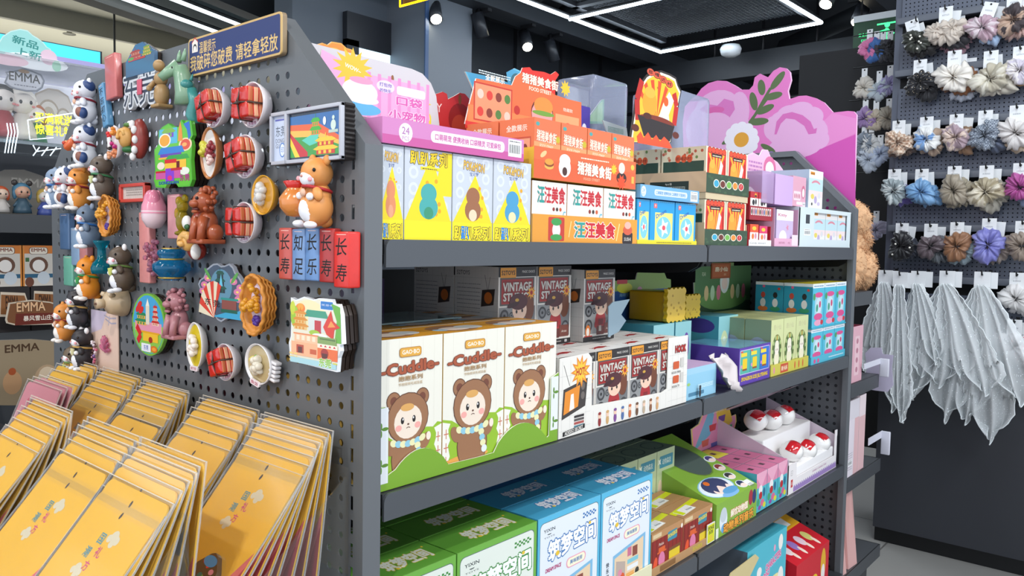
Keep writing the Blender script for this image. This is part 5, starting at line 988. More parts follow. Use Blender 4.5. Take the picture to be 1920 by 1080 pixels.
def lid(F, w, h, P):
    F.poly([(x*.985+.001, y*.985+.001) for x, y in P], P_('#e0a6cc')); l = F.l
    for i in range(7): F.rect(w*(.42+.09*i), 0, w*(.45+.09*i), h*.8, P_('#d88fc0')); F.l = l
    F.l += F.st; F.star(w*.30, h*.80, w*.17, w*.10, 14, P_('#e5bd35'), .8); F.text('WOW~', w*.30, h*.8, h*.07, P_('#fbf3e0'), bold=.03, maxw=w*.2, rot=-12); F.ell(w*.36, h*.42, w*.15, h*.22, P_('#f1e9f0')); F.ell(w*.34, h*.14, w*.2, h*.12, P_('#5db0d8')); F.ell(w*.37, h*.62, w*.10, h*.06, P_('#e59ab9')); F.ell(w*.38, h*.3, w*.14, h*.08, P_('#f6f0f6'))
    F.ell(w*.58, h*.6, w*.08, h*.11, P_('#f0d6ea')); F.text('打包你', w*.58, h*.63, h*.07, P_('#4a5aa8'), w=w*.11, bold=.03); F.text('的快乐', w*.58, h*.53, h*.06, P_('#4a5aa8'), w=w*.1, bold=.03); F.rr(w*.68, h*.50, w*.95, h*.66, .004, P_('#f4e2ef')); F.text('口袋', w*.8, h*.40, h*.16, P_('#cf5ea8'), out=P_('#f6e6f2'), w=w*.24, bold=.05); F.text('小宠物', w*.78, h*.14, h*.17, P_('#cf5ea8'), out=P_('#f6e6f2'), w=w*.34, bold=.05)
standee('display_card', 'pink striped display card with a yellow WOW burst, standing in the pink tray', .10, [(590, 200), (603, 92), (655, 120), (697, 141), (750, 153), (795, 163), (803, 200), (806, 226), (700, 222)], '#e3b0d2', lid)
def gw(F, w, h, P):
    l = F.l
    for i in range(12):
        for j in range(6):
            x, y = w*(.06+.08*i), h*(.2+.14*j)
            if y < h*.75-(max(0, x-w*.75))*1.2: F.ell(x, y, w*.03, w*.03, P_('#dadada')); F.ell(x, y, w*.016, w*.016, P_('#c9c8cc')); F.l = l
    F.l += 3*F.st; F.rr(w*.80, h*.05, w*.93, h*.45, .01, P_('#e5d13a')); F.ell(w*.86, h*.28, w*.035, h*.1, P_('#c9c8cc')); F.poly([(w*.8, h*.62), (w*.93, h*.56), (w*.82, h*.5)], P_('#e9d325')); F.ell(w*.62, h*.75, w*.014, h*.09, P_('#8c5a35'), rot=-8)
standee('display_card', 'grey patterned display card with a rounded corner behind the pink card', .17, [(560, 240), (575, 78), (640, 95), (720, 116), (772, 129), (792, 138), (808, 156), (818, 180), (824, 236)], '#c9c8cc', gw)
standee('display_card', 'scalloped orange display card peeking over the end panel', .26, [(590, 110), (592, 84), (604, 80), (614, 84), (622, 78), (640, 81), (650, 90), (660, 93), (664, 120)], '#e9a54a', lambda F, w, h, P: (F.poly([(x*.94+w*.03, y*.94) for x, y in P], P_('#e88a32')), F.ell(w*.5, h*.5, w*.2, h*.2, P_('#f0c060'))))
standee('display_card', 'red apple shaped display card behind the grey one', .24, [(812, 245), (812, 178), (830, 172), (838, 176), (840, 186), (852, 180), (862, 174), (872, 176), (884, 190), (886, 245)], '#c22b30', lambda F, w, h, P: (F.ell(w*.68, h*.35, w*.3, h*.4, P_('#8f1a1c')), F.ell(w*.68, h*.2, w*.22, h*.28, P_('#a83828')), F.ell(w*.66, h*.84, w*.04, h*.12, P_('#8a4a20')), F.text('Y', w*.15, h*.55, h*.2, P_('#f2dcdc'))))
# snack boxes: dog food style and pig street
def dog(F, w, h):
    F.rect(0, 0, w, h, P_('#e6e3da')); F.line([(0, h*.3), (w*.4, h)], w*.03, P_('#dcdcd8')); F.line([(w*.4, 0), (w, h*.7)], w*.03, P_('#dcdcd8')); F.text('汪汪美食', w*.55, h*.78, h*.28, P_('#c22732'), w=w*.8, bold=.05); F.text('汪', w*.25, h*.78, h*.28, P_('#2a9a92'), w=w*.19, bold=.05); F.ell(w*.5, 0, w*.26, h*.30, P_('#6a3a1a'), a0=0, a1=180); F.ell(w*.5, 0, w*.24, h*.27, P_('#dd8a34'), a0=0, a1=180); F.star(w*.2, h*.28, w*.15, w*.1, 11, P_('#e8962e')); F.text('FREE', w*.2, h*.31, h*.08, P_('#b03a1a'), maxw=w*.2)
    for k, c in enumerate(('#8a2c26', '#3a2a24', '#c85a2c')): F.ell(w*(.62+.1*k), h*.54, w*.035, w*.035, P_(c)); F.l -= F.st
    F.ell(w*.84, h*.18, w*.08, h*.1, P_('#d8582c')); F.line([(w*.84, h*.2), (w*.92, h*.5), (w*.98, h*.5)], w*.025, P_('#6ab4cc'))
ed = [.3555, .452, .563, .673]
for i in range(3): carton('snack_toy_box', 'white box lettered in red and teal in the orange tray, %s of three' % ('left', 'middle', 'right')[i], 'toy box', None, ed[i], ed[i+1]-.001, YF+.004, .055, Z1+.003, 1.402, P_('#e0a35c'), dog, ms={'-x': P_('#dfa668')})
def dogtray(F, w, h):
    F.rect(0, 0, w, h, P_('#e39a35')); F.rr(w*.13, h*.05, w*.27, h*.92, .003, P_('#c23b2c')); F.ell(w*.2, h*.45, w*.035, h*.28, P_('#e9e2e0')); F.ell(w*.2, h*.75, w*.045, h*.14, P_('#3f9a4c')); F.ell(w*.2, h*.18, w*.05, h*.12, P_('#3f9a4c')); F.text('汪汪美食', w*.56, h*.5, h*.6, P_('#c8202c'), w=w*.40, out=P_('#f5efe2'), bold=.06); F.text('汪', w*.41, h*.5, h*.6, P_('#2a9a92'), w=w*.095, bold=.05)
    F.line([(w*.31, h*.2), (w*.33, h*.8)], w*.008, P_('#f2d28a')); F.line([(w*.775, h*.1), (w*.805, h*.8)], w*.01, P_('#f2d28a')); F.rr(w*.84, h*.0, w*.95, h*.45, .003, P_('#2b2224')); F.text('SUSHI', w*.895, h*.18, h*.14, P_('#e8e2d8')); F.ell(w*.895, h*.55, w*.05, h*.2, P_('#cf5a3c')); F.ell(w*.895, h*.75, w*.035, h*.15, P_('#e2ae9e'))
opentray('display_tray', 'orange display tray with large Chinese lettering holding three white boxes', .354, .674, -.0345, .12, Z1, .046, .044, '#dfb26e', dogtray)
def pigbox(F, w, h):
    F.rect(0, 0, w, h, P_('#e9a263')); F.rect(0, h*.55, w, h, P_('#e4744a')); F.rect(0, h*.35, w, h*.6, P_('#ea9a66')); F.text('猪猪美食街', w*.47, h*.70, h*.19, P_('#f3e3cb'), w=w*.74, out=P_('#c63a2c'), bold=.04, rot=-3); F.text('FOOD STREET', w*.47, h*.53, h*.06, P_('#f6e9d6'), w=w*.5, rot=-3); F.ell(w*.13, h*.9, w*.07, h*.035, P_('#4fa2a0')); F.star(w*.9, h*.68, w*.11, w*.06, 9, P_('#c7b52a')); F.ell(w*.5, h*.2, w*.32, h*.2, P_('#6a3418')); F.ell(w*.5, h*.2, w*.30, h*.18, P_('#e07a3c')); F.ell(w*.5, h*.05, w*.32, h*.06, P_('#7c9a3c')); F.ell(w*.5, h*0.02, w*.3, h*.02, P_('#c22f20'))
def pigside(F, w, h):
    F.rect(0, h*.5, w, h, P_('#e57a4c')); F.rect(0, 0, w, h*.5, P_('#ea9460')); F.text('全款展示', w*.5, h*.84, h*.11, P_('#f6ead6'), w=w*.6, bold=.03); F.rect(w*.08, h*.05, w*.92, h*.68, P_('#c8553a')); F.rect(w*.11, h*.08, w*.89, h*.65, P_('#eaa37c')); l = F.l
    for i in range(3):
        for j in range(2): F.ell(w*(.25+.25*i), h*(.48-.26*j), w*.07, h*.08, P_(('#e6b7a8', '#c2453a', '#7c3a2c')[(i+j) % 3])); F.l = l
    F.l += F.st
ex = [.357, .430, .507, .584, .662]
for r in range(2):
    for i in range(4): carton('snack_toy_box', 'orange food street box in the %s row of its tray, %s from the left' % (('front', 'rear')[r], ('first', 'second', 'third', 'fourth')[i]), 'toy box', None, ex[i], ex[i+1]-.001, YF+.003+r*.078, YF+.079+r*.078, 1.408, 1.504, P_('#e6824e'), pigbox, pigside if i == 0 else None)
def pigtray(F, w, h):
    F.rect(0, 0, w, h, P_('#e06a3c')); F.rect(0, 0, w, h*.6, P_('#dd6136')); F.ell(w*.27, h*.45, w*.055, h*.32, P_('#eee2da')); F.ell(w*.27, h*.68, w*.05, h*.2, P_('#f2e9e4')); F.ell(w*.27, h*.32, w*.022, h*.14, P_('#4a2a24')); F.ell(w*.13, h*.42, w*.04, h*.1, P_('#e3b050')); F.ell(w*.13, h*.5, w*.04, h*.1, P_('#8a3f1c')); F.ell(w*.13, h*.56, w*.038, h*.1, P_('#e09a3c')); F.ell(w*.08, h*.78, w*.03, h*.08, P_('#f0c38a'), rot=30)
    F.text('猪猪美食街', w*.56, h*.48, h*.42, P_('#f6ead0'), w=w*.34, out=P_('#b8331f'), bold=.06, rot=-2); F.text('FOOD STREET', w*.53, h*.16, h*.09, P_('#f0c9a4'), w=w*.16); F.lines(w*.42, w*.7, h*.82, h*.05, 1, P_('#f6ead0')); F.star(w*.755, h*.62, w*.035, w*.02, 9, P_('#e2c02c')); F.ell(w*.84, h*.35, w*.055, h*.2, P_('#37211c')); F.ell(w*.84, h*.7, w*.035, h*.2, P_('#ecd2c8')); F.star(w*.84, h*.2, w*.05, w*.03, 8, P_('#e04a20')); F.ell(w*.96, h*.78, w*.02, h*.1, P_('#efc04a')); F.rect(w*.95, h*.2, w*.98, h*.45, P_('#e9b04a'))
opentray('display_tray', 'orange food street display tray with yellow sides full of orange boxes', .3545, .664, -.0345, .135, 1.405, .052, .05, '#e8bd3c', pigtray)
def fs(F, w, h, P):
    F.poly([(x*.985+.001, y*.985+.001) for x, y in P], P_('#dd6a3c')); F.rect(w*.02, h*.02, w*.98, h*.3, P_('#e28048')); F.rect(w*.06, h*.12, w*.36, h*.6, P_('#b8382a')); F.rect(w*.07, h*.14, w*.35, h*.58, P_('#e9906a')); F.text('全款展示', w*.22, h*.68, h*.07, P_('#f7ecd8'), w=w*.15, bold=.03); l = F.l
    for i in range(4):
        for j in range(2): F.ell(w*(.11+.07*i), h*(.46-.22*j), w*.024, h*.06, P_(('#e9c2b4', '#c93a30', '#7c3426', '#4b7a3a')[(i+j) % 4])); F.l = l
    F.l += F.st; F.poly([(x, y) for x, y in P if w*.42 < x < w*.83 and y > h*.62], P_('#d22f24')); F.text('猪猪美食街', w*.60, h*.80, h*.13, P_('#f7e7cf'), w=w*.32, out=P_('#a3231a'), bold=.05); F.text('FOOD STREET', w*.60, h*.68, h*.05, P_('#f7ecd8'), w=w*.2, bold=.02); F.ell(w*.86, h*.78, w*.012, h*.03, P_('#e9c23a')); F.star(w*.83, h*.8, w*.05, w*.028, 9, P_('#e8bb30')); F.ell(w*.62, h*.38, w*.10, h*.2, P_('#5d2a1c')); F.ell(w*.62, h*.36, w*.095, h*.18, P_('#e69a9a')); F.ell(w*.63, h*.48, w*.085, h*.12, P_('#e08a3c')); F.ell(w*.63, h*.38, w*.1, h*.035, P_('#6a9a3a')); F.ell(w*.4, h*.35, w*.025, h*.06, P_('#b02a22')); F.rect(w*.74, h*.08, w*.97, h*.42, P_('#e69c6a')); F.text('隐藏款', w*.86, h*.5, h*.05, P_('#f7ecd8'), w=w*.09); F.ell(w*.86, h*.2, w*.05, h*.12, P_('#d23a2c')); F.rect(w*.0, 0, w*.35, h*.09, P_('#c93028'))
standee('display_card', 'orange and red food street display card with a domed top', .12, [(872, 232), (879, 200), (893, 147), (930, 154), (960, 160), (967, 143), (977, 136), (980, 127), (993, 126), (998, 132), (1020, 135), (1033, 140), (1042, 134), (1048, 140), (1040, 153), (1041, 178), (1065, 186), (1090, 192), (1090, 260), (1000, 262)], '#e36a3c', fs)
standee('display_card', 'sea blue display card peeking out behind the food street card', .2, [(884, 160), (872, 134), (930, 146), (955, 156), (952, 135), (965, 128), (978, 134), (990, 150), (990, 200), (900, 200)], '#69b6d4', lambda F, w, h, P: (F.poly([(x*.93+.004, y*.93+.004) for x, y in P], P_('#4a9fc8')), F.ell(w*.8, h*.7, w*.1, h*.2, P_('#3a6a7a')), F.lines(w*.2, w*.7, h*.75, h*.03, 2, P_('#d9eef4'))))
# purple toy cartons and leaflets behind
carton('toy_box', 'purple toy box with round emblems behind the orange boxes', 'toy box', None, .70, .80, .17, .25, Z1, 1.60, P_('#52449c'), lambda F, w, h: (F.ell(w*.25, h*.85, w*.2, h*.06, P_('#7a5fc0')), F.ell(w*.55, h*.86, w*.08, h*.035, P_('#e7e3f2')), F.ell(w*.78, h*.84, w*.08, h*.035, P_('#e7e3f2')), F.ell(w*.55, h*.74, w*.18, h*.06, P_('#c9553c')), F.ell(w*.3, h*.7, w*.12, h*.04, P_('#6ab4d6'))))
standee('display_card', 'green checked display card tilted behind the purple box', .28, [(1095, 232), (1127, 188), (1133, 186), (1132, 232)], '#4f9a5c', lambda F, w, h, P: F.poly([(x*.8+w*.12, y*.8+h*.1) for x, y in P], P_('#8fc46a')))
standee('leaflet', 'pale leaflet propped between the boxes under the clear bag', .16, [(1130, 225), (1175, 240), (1178, 262), (1140, 252)], '#dfe6e6', lambda F, w, h, P: F.lines(w*.2, w*.8, h*.6, h*.06, 4, P_('#6aa08c')), cat='leaflet')
# clear bagged cups
def bag(name, lab, x0, x1, y0, y1, z0, z1, cols):
    e = empty(name, ((x0+x1)/2, (y0+y1)/2, z0)); m = MB(); rnd = random.Random(int(x0*99)); n = 0
    for i, c in enumerate(cols): cx = x0+(x1-x0)*(.25+.25*(i % 3)); cz = z0+(z1-z0)*(.12+.3*(i//3)); m.lathe([(0, 0), (.022, 0), (.030, .055), (.031, .058), (.024, .06), (.01, .075), (0, .075)], M(c, .3, coat=.3), 16, T=Matrix.Translation((cx, (y0+y1)/2, cz)))
    m.build('cups', e); m = MB(); m.box(x0, x1, y0, y1, z0, z1, clear('#c4cdea', .34, .12, .6), b=.012); m.build('wrapping', e); return tag(e, lab, 'bagged cups')
bag('bagged_cups', 'clear plastic bag of small coloured cups left of the hot pot card', .84, .985, .19, .30, 1.36, 1.685, ['#8fc25a', '#c9a0cf', '#8a86c4', '#bcd8dc', '#6a7fa8', '#c7c4dc']); bag('bagged_cups', 'clear plastic bag of pale cups right of the hot pot card', 1.17, 1.35, .16, .30, 1.40, 1.70, ['#9fcf8c', '#cbb6dc', '#b0b9d6'])
# village hot pot sets
def vil(F, w, h):
    F.rect(0, 0, w, h, P_('#e9dfc2')); F.rect(w*.06, 0, w*.94, h*.9, P_('#d8372a')); l = F.l
    for i in range(5): F.poly([(w*.5, h*.3), (w*(.08+.18*i), h*.9), (w*(.17+.18*i), h*.9)], P_('#eeb42c')); F.l = l
    F.l += F.st; F.ell(w*.3, h*.45, w*.18, h*.26, P_('#e19a30')); F.ell(w*.3, h*.62, w*.12, h*.1, P_('#e9a93c')); F.poly([(w*.45, h*.1), (w*.8, h*.1), (w*.72, h*.4), (w*.8, h*.62), (w*.68, h*.74), (w*.6, h*.45)], P_('#f2ecdf')); F.ell(w*.5, h*.07, w*.4, h*.12, P_('#a4391c')); l = F.l
    for k in range(5): F.ell(w*(.16+.17*k), h*.93, w*.10, h*.075, P_('#7a2412')); F.l += F.st; F.ell(w*(.16+.17*k), h*.93, w*.085, h*.06, P_('#d9482a')); F.l = l
    F.l += 2*F.st; F.rr(w*.26, h*.78, w*.74, h*.86, .001, P_('#241a18')); F.lines(w*.3, w*.7, h*.8, h*.03, 1, P_('#f0dfc0')); F.line([(w*.1, h*.2), (w*.14, h*.75)], w*.05, P_('#a81c16')); F.line([(w*.9, h*.2), (w*.86, h*.75)], w*.05, P_('#a81c16'))
def vils(F, w, h):
    F.rect(0, 0, w, h, P_('#dcd0ae')); l = F.l
    for i in range(16): F.ell(w*random.uniform(.03, .97), h*random.uniform(.72, .97), w*.03, h*.035, P_(random.choice(('#b8563c', '#6f8a4c', '#c98a6a')))); F.l = l
    F.l += F.st; F.rect(w*.04, 0, w*.96, h*.68, P_('#2c4a3a')); F.poly([(w*.3, 0), (w*.7, 0), (w*.75, h*.35), (w*.55, h*.4), (w*.4, h*.3)], P_('#d9b88c'))
    for k in range(3): F.ell(w*(.38+.13*k), h*.74, w*.065, h*.09, P_('#d9582c')); F.l -= F.st
    F.l += F.st; F.text('那嘎达村', w*.5, h*.74, h*.08, P_('#2b1a14'), w=w*.34)
def vilt(F, w, h):
    F.rect(0, 0, w, h, P_('#324a34')); l = F.l
    for i in range(18): F.ell(w*random.uniform(.03, .97), h*random.uniform(.05, .95), w*.03, h*.08, P_('#3f5a3c')); F.l = l
    F.l += F.st
    for k, c in enumerate(('#3a9fc0', '#6a2f24', '#6fae4a', '#e08a34', '#c2262c')): F.ell(w*(.22+.145*k), h*.5, w*.066, h*.22, P_('#ece6d6')); F.l += F.st; F.ell(w*(.22+.145*k), h*.5, w*.055, h*.18, P_(c)); F.l -= F.st
    F.l += 2*F.st; F.text('?', w*.8, h*.5, h*.24, P_('#f6e9e0'))
for r, (z, zt) in enumerate(((Z1+.003, 1.403), (1.421, 1.520))):
    nm = ('lower', 'upper')[r]
    for i, (a, b) in enumerate(((.958, 1.064), (1.065, 1.173))):
        for q in range(2): carton('hot_pot_toy_box', 'red and cream hot pot box in the %s set, %s of the %s row' % (nm, ('left', 'right')[i], ('front', 'rear')[q]), 'toy box', None, a, b, YF+.004+q*.115, YF+.116+q*.115, z, zt, P_('#dcd0ae'), vil, vils if i == 0 else None, ms={'-x': P_('#33503e')})
    if r: opentray('display_tray', 'upper dark green display tray with tall cream cardboard sides', .9555, 1.176, -.0345, .25, 1.418, .043, .046, '#d2b48e', vilt, left=lambda F, w, h: (F.rect(w*.08, h*.1, w*.45, h*.55, P_('#26352c')), F.rect(w*.5, h*.1, w*.85, h*.55, P_('#26352c')), F.text('4pcs/盒', w*.67, h*.42, h*.13, P_('#e6e2d2')), F.lines(w*.53, w*.82, h*.26, h*.04, 3, P_('#b9bdb0')), F.lines(w*.12, w*.42, h*.36, h*.04, 3, P_('#b9bdb0'))))
    else: opentray('display_tray', 'lower dark green display tray with rows of small pictures', .9555, 1.176, -.0345, .25, Z1, .036, .05, '#cdb48e', vilt)
m = MB(); m.box(.957, 1.175, -.033, .248, 1.4035, 1.4175, P_('#cdbb98')); tag(m.build('cardboard_sheet'), 'cream folded cardboard layer between the two hot pot sets', 'cardboard')
def hot(F, w, h, P):
    F.poly([(x*.95+w*.025, y*.96+h*.012) for x, y in P], P_('#efe6cf')); Q = [(x*.90+w*.05, y*.92+h*.02) for x, y in P]; F.poly(Q, P_('#efb72e')); l = F.l
    for i in range(6): a = .5+.42*i; F.poly([(w*.5, h*.35), (w*.5+w*.36*math.cos(a), h*.5+h*.36*math.sin(a)), (w*.5+w*.36*math.cos(a+.2), h*.5+h*.36*math.sin(a+.2))], P_('#d84a22')); F.l = l
    F.l += F.st; F.line([(w*.14, h*.3), (w*.12, h*.55), (w*.2, h*.8)], w*.09, P_('#b5231a')); F.line([(w*.86, h*.35), (w*.9, h*.6), (w*.84, h*.76)], w*.09, P_('#b5231a')); F.ell(w*.36, h*.55, w*.14, h*.17, P_('#de9a2c')); F.ell(w*.36, h*.68, w*.10, h*.07, P_('#e8aa3e')); F.poly([(w*.42, h*.27), (w*.78, h*.28), (w*.74, h*.46), (w*.84, h*.66), (w*.74, h*.76), (w*.64, h*.62), (w*.56, h*.44)], P_('#f1ece2')); F.ell(w*.68, h*.62, w*.05, h*.06, P_('#cf5a20')); F.ell(w*.5, h*.34, w*.36, h*.07, P_('#7a2d1a'))
    F.poly([(w*.13, h*.37), (w*.87, h*.33), (w*.78, h*.12), (w*.26, h*.12)], P_('#2a2222')); F.poly([(w*.13, h*.10), (w*.2, h*.17), (w*.26, h*.1), (w*.34, h*.18), (w*.42, h*.1), (w*.5, h*.17), (w*.58, h*.1), (w*.66, h*.17), (w*.76, h*.12), (w*.84, h*.03), (w*.15, h*.02)], P_('#e2502a')); F.ell(w*.1, h*.2, w*.07, h*.045, P_('#5a2416')); F.ell(w*.9, h*.22, w*.07, h*.045, P_('#5a2416')); F.ell(w*.32, h*.38, w*.08, h*.04, P_('#4c2012'))
    for k, ch in enumerate('那嘎达村'): x = w*(.36+.125*k); y = h*(.945-.012*abs(k-1)-.02*k); F.ell(x, y, w*.075, h*.048, P_('#3a1a10')); F.ell(x, y, w*.068, h*.042, P_('#d9563a')); F.text(ch, x, y, h*.045, P_('#2a120c'), w=w*.085, bold=.03); F.l -= 3*F.st
    F.l += 3*F.st; F.vtext('不', w*.5, h*.76, h*.03, P_('#2a120c'))
standee('display_card', 'hot pot display card with black outline standing on the cream set', .06, [(1180, 268), (1184, 240), (1188, 215), (1192, 185), (1200, 158), (1212, 141), (1224, 134), (1240, 132), (1256, 138), (1268, 145), (1272, 158), (1278, 170), (1274, 190), (1270, 215), (1262, 245), (1258, 268)], '#2a2220', hot, edge='#2a2220')
# blue tray and boxes
def blu(F, w, h):
    F.rect(0, 0, w, h, P_('#1f97d4')); l = F.l
    for i in range(12): F.rect(w*(i+.2)/12, h*.96, w*(i+.7)/12, h, P_('#63c0e6')); F.l = l
    F.l += F.st; F.rect(w*.2, 0, w*.92, h*.72, P_('#f0e27a')); F.ell(w*.56, h*.36, w*.30, h*.27, P_('#7cc4e6')); F.star(w*.56, h*.36, w*.22, w*.10, 5, P_('#f2f4f4')); F.ell(w*.56, h*.36, w*.07, h*.06, P_('#d8505c')); F.rr(w*.14, h*.82, w*.27, h*.93, .001, P_('#d8646a')); F.text('梦', w*.205, h*.875, h*.07, P_('#f4f4f4')); F.text('Dream', w*.44, h*.70, h*.09, P_('#1c5fae'), rot=20, w=w*.42, bold=.04)
for i, (a, b) in enumerate(((.677, .725), (.726, .825), (.827, .917))): carton('toy_box', 'bright blue toy box under the pale blue tray, %s of three' % ('left', 'middle', 'right')[i], 'toy box', None, a, b, YF+.003, .06, Z1+.003, 1.389, P_('#2a9ad6'), blu)
opentray('display_tray', 'low yellow tray holding the bright blue toy boxes', .676, .919, -.0345, .13, Z1, .008, .012, '#e3d429', lambda F, w, h: F.lines(w*.3, w*.9, h*.3, h*.3, 1, P_('#8a7a20')))
def bt(F, w, h):
    F.ell(w*.05, h*.5, h*.35, h*.4, P_('#d6e2ee')); F.text('24', w*.05, h*.58, h*.26, P_('#5a8fc0')); F.text('PCS', w*.05, h*.26, h*.16, P_('#5a8fc0')); F.rr(w*.22, h*.28, w*.78, h*.74, h*.2, P_('#cfe0ee')); F.text('口萌萌宠 便携收纳 口袋精灵 可爱麻包', w*.5, h*.5, h*.26, P_('#3a7fb8'), w=w*.5, bold=.03); barcode(F, w*.84, h*.1, w*.13, h*.8)
opentray('display_tray', 'pale blue display tray resting on the bright blue toy boxes', .677, .917, -.038, .13, 1.3905, .026, .026, '#6fa8d6', bt)
# small red sets
def redb(c):
    def f(F, w, h): F.rect(0, 0, w, h*.6, P_('#e8e2dc')); F.rect(0, h*.6, w, h, P_(c)); F.ell(w*.5, h*.8, w*.25, h*.1, P_('#eec23a')); F.ell(w*.35, h*.4, w*.14, h*.14, P_('#e0702c')); F.ell(w*.68, h*.42, w*.12, h*.15, P_('#cf8aa0')); F.lines(w*.15, w*.8, h*.18, h*.05, 2, P_('#b8a9a0'))
    return f
carton('mini_toy_box', 'tiny orange topped box in the white tray beside the hot pot set', 'toy box', None, 1.20, 1.25, YF+.004, .03, Z1+.004, 1.355, P_('#d8442c'), redb('#e0542c')); carton('mini_toy_box', 'tiny pink topped box in the white tray beside the hot pot set', 'toy box', None, 1.255, 1.305, YF+.004, .03, Z1+.004, 1.352, P_('#d02c4c'), redb('#d8366c'))
opentray('display_tray', 'shallow white tray with handwritten style lettering and two tiny boxes', 1.185, 1.32, YF, .08, Z1, .015, .05, '#c42a3a', lambda F, w, h: (F.rect(0, 0, w, h, P_('#ecebea')), F.text('Candy dessert', w*.4, h*.45, h*.4, P_('#4a4244'), w=w*.7, shear=.2)))
def dr(F, w, h):
    F.rect(0, 0, w, h, P_('#9c1f2e')); l = F.l
    for k in range(10): F.rr(w*(.05+.09*k), h*.35, w*(.115+.09*k), h*.9, .0008, P_('#d9cfc8')); F.l += F.st; F.ell(w*(.083+.09*k), h*.6, w*.024, h*.2, P_(('#3a3634', '#b06a8c', '#3f6ea8', '#d08a3a')[k % 4])); F.l = l
    F.l += 2*F.st
carton('display_tray', 'dark red carton with a row of small pictures above the tiny boxes', 'toy box', None, 1.185, 1.325, YF, .08, 1.365, 1.399, P_('#9c1f2e'), dr)
def rb(F, w, h): F.rect(0, 0, w, h*.55, P_('#e4e2de')); F.rect(0, h*.55, w, h, P_('#b52430')); F.ell(w*.4, h*.25, w*.16, h*.2, P_('#1f1c1e')); F.ell(w*.7, h*.3, w*.1, h*.2, P_('#1f1c1e')); F.ell(w*.65, h*.75, w*.16, h*.16, P_('#d9902c')); F.ell(w*.65, h*.7, w*.15, h*.07, P_('#40201a'))
carton('mini_toy_box', 'left of two small red and black boxes on the dark red carton', 'toy box', None, 1.2, 1.248, YF+.006, .04, 1.3995, 1.435, P_('#b52430'), rb); carton('mini_toy_box', 'right of two small red and black boxes on the dark red carton', 'toy box', None, 1.25, 1.30, YF+.006, .04, 1.3995, 1.435, P_('#b52430'), rb)
# pink and white boxes at the right end
def pcard(F, w, h, P): F.poly([(x*.95+w*.02, y*.95+h*.02) for x, y in P], P_('#e2b6cc')); F.ell(w*.6, h*.55, w*.16, h*.3, P_('#cf6f96')); F.ell(w*.6, h*.52, w*.11, h*.2, P_('#f0dfe6')); F.lines(w*.08, w*.4, h*.6, h*.06, 4, P_('#b07ab0')); F.lines(w*.76, w*.95, h*.4, h*.06, 3, P_('#b07ab0'))
standee('display_card', 'pale pink display card with an oval picture and scalloped top', .12, [(1398, 350), (1398, 292), (1412, 286), (1424, 292), (1430, 280), (1440, 281), (1446, 296), (1458, 304), (1468, 318), (1470, 350)], '#e6c2d2', pcard)
LP = clear('#cdb0dc', .55, .15, .6)
e = empty('blister_box', (1.33, 0, 1.40)); m = MB(); m.box(1.262, 1.335, YF+.004, .09, 1.4095, 1.49, LP, b=.002); m.build('clear_case', e); m = MB(); m.ell((1.29, .02, 1.43), (.022, .02, .024), M('#e9e6ea', .4)); m.build('figure', e); m = MB(); m.box(1.34, 1.46, YF+.003, .10, 1.4095, 1.488, P_('#c9a8d6')); m.build('panel', e); tag(e, 'lilac see-through display box left of the pink picture box', 'display box')
carton('toy_box', 'pink toy box with round pictures beside the tall white box', 'toy box', None, 1.478, 1.575, YF+.01, .09, 1.412, 1.494, P_('#dba3b6'), lambda F, w, h: (F.rr(w*.08, h*.2, w*.6, h*.5, .003, P_('#eed6dd')), [F.ell(w*(.16+.12*k), h*.34, w*.035, h*.09, P_('#c2607c')) for k in range(4)], F.ell(w*.8, h*.5, w*.14, h*.22, P_('#c96a88')), F.ell(w*.8, h*.47, w*.09, h*.15, P_('#f0e4e6')), F.rr(w*.3, h*.06, w*.75, h*.16, .002, P_('#f0dbe2')), barcode(F, w*.78, h*.02, w*.18, h*.14)))
def wb(F, w, h):
    F.rect(0, 0, w, h, P_('#e9e6e4')); F.rect(0, h*.45, w, h*.78, P_('#bfdbe2')); F.rect(0, h*.3, w, h*.46, P_('#ecd9d8')); F.rr(w*.1, h*.87, w*.4, h*.95, .001, P_('#e0942c')); F.lines(w*.13, w*.38, h*.89, h*.03, 1, P_('#5a3a14')); F.ell(w*.5, h*.60, w*.34, h*.14, P_('#d68a98'), a0=20, a1=160); F.ell(w*.5, h*.57, w*.3, h*.11, P_('#bfdbe2'), a0=0, a1=180); F.ell(w*.28, h*.3, w*.12, h*.07, P_('#e3cf62')); F.ell(w*.5, h*.22, w*.1, h*.1, P_('#b7a6cc')); F.ell(w*.75, h*.34, w*.09, h*.08, P_('#d8d6da')); F.ell(w*.72, h*.12, w*.1, h*.05, P_('#c6b8d4')); F.ell(w*.25, h*.1, w*.05, h*.04, P_('#3a3a3a'))
carton('toy_box', 'tall white and pastel box standing on the white display carton', 'toy box', None, 1.578, 1.69, YF+.004, .08, 1.412, 1.519, P_('#dfe2e6'), wb, ms={'-x': P_('#a9bfd0')})
def kt(F, w, h): F.rect(0, 0, w, h, P_('#c9b6d6')); F.rect(0, h*.7, w, h, P_('#ece9ee')); F.ell(w*.4, h*.22, w*.22, h*.2, P_('#eeebec')); F.star(w*.66, h*.5, w*.1, w*.04, 5, P_('#d88aa8')); F.text('Kitty', w*.35, h*.84, h*.1, P_('#c2567c'), w=w*.5, bold=.03)
carton('toy_box', 'lilac and white toy box in the pink edged tray beside the white carton', 'toy box', None, 1.36, 1.475, YF+.004, .06, Z1+.004, 1.398, P_('#c9b6d6'), kt)
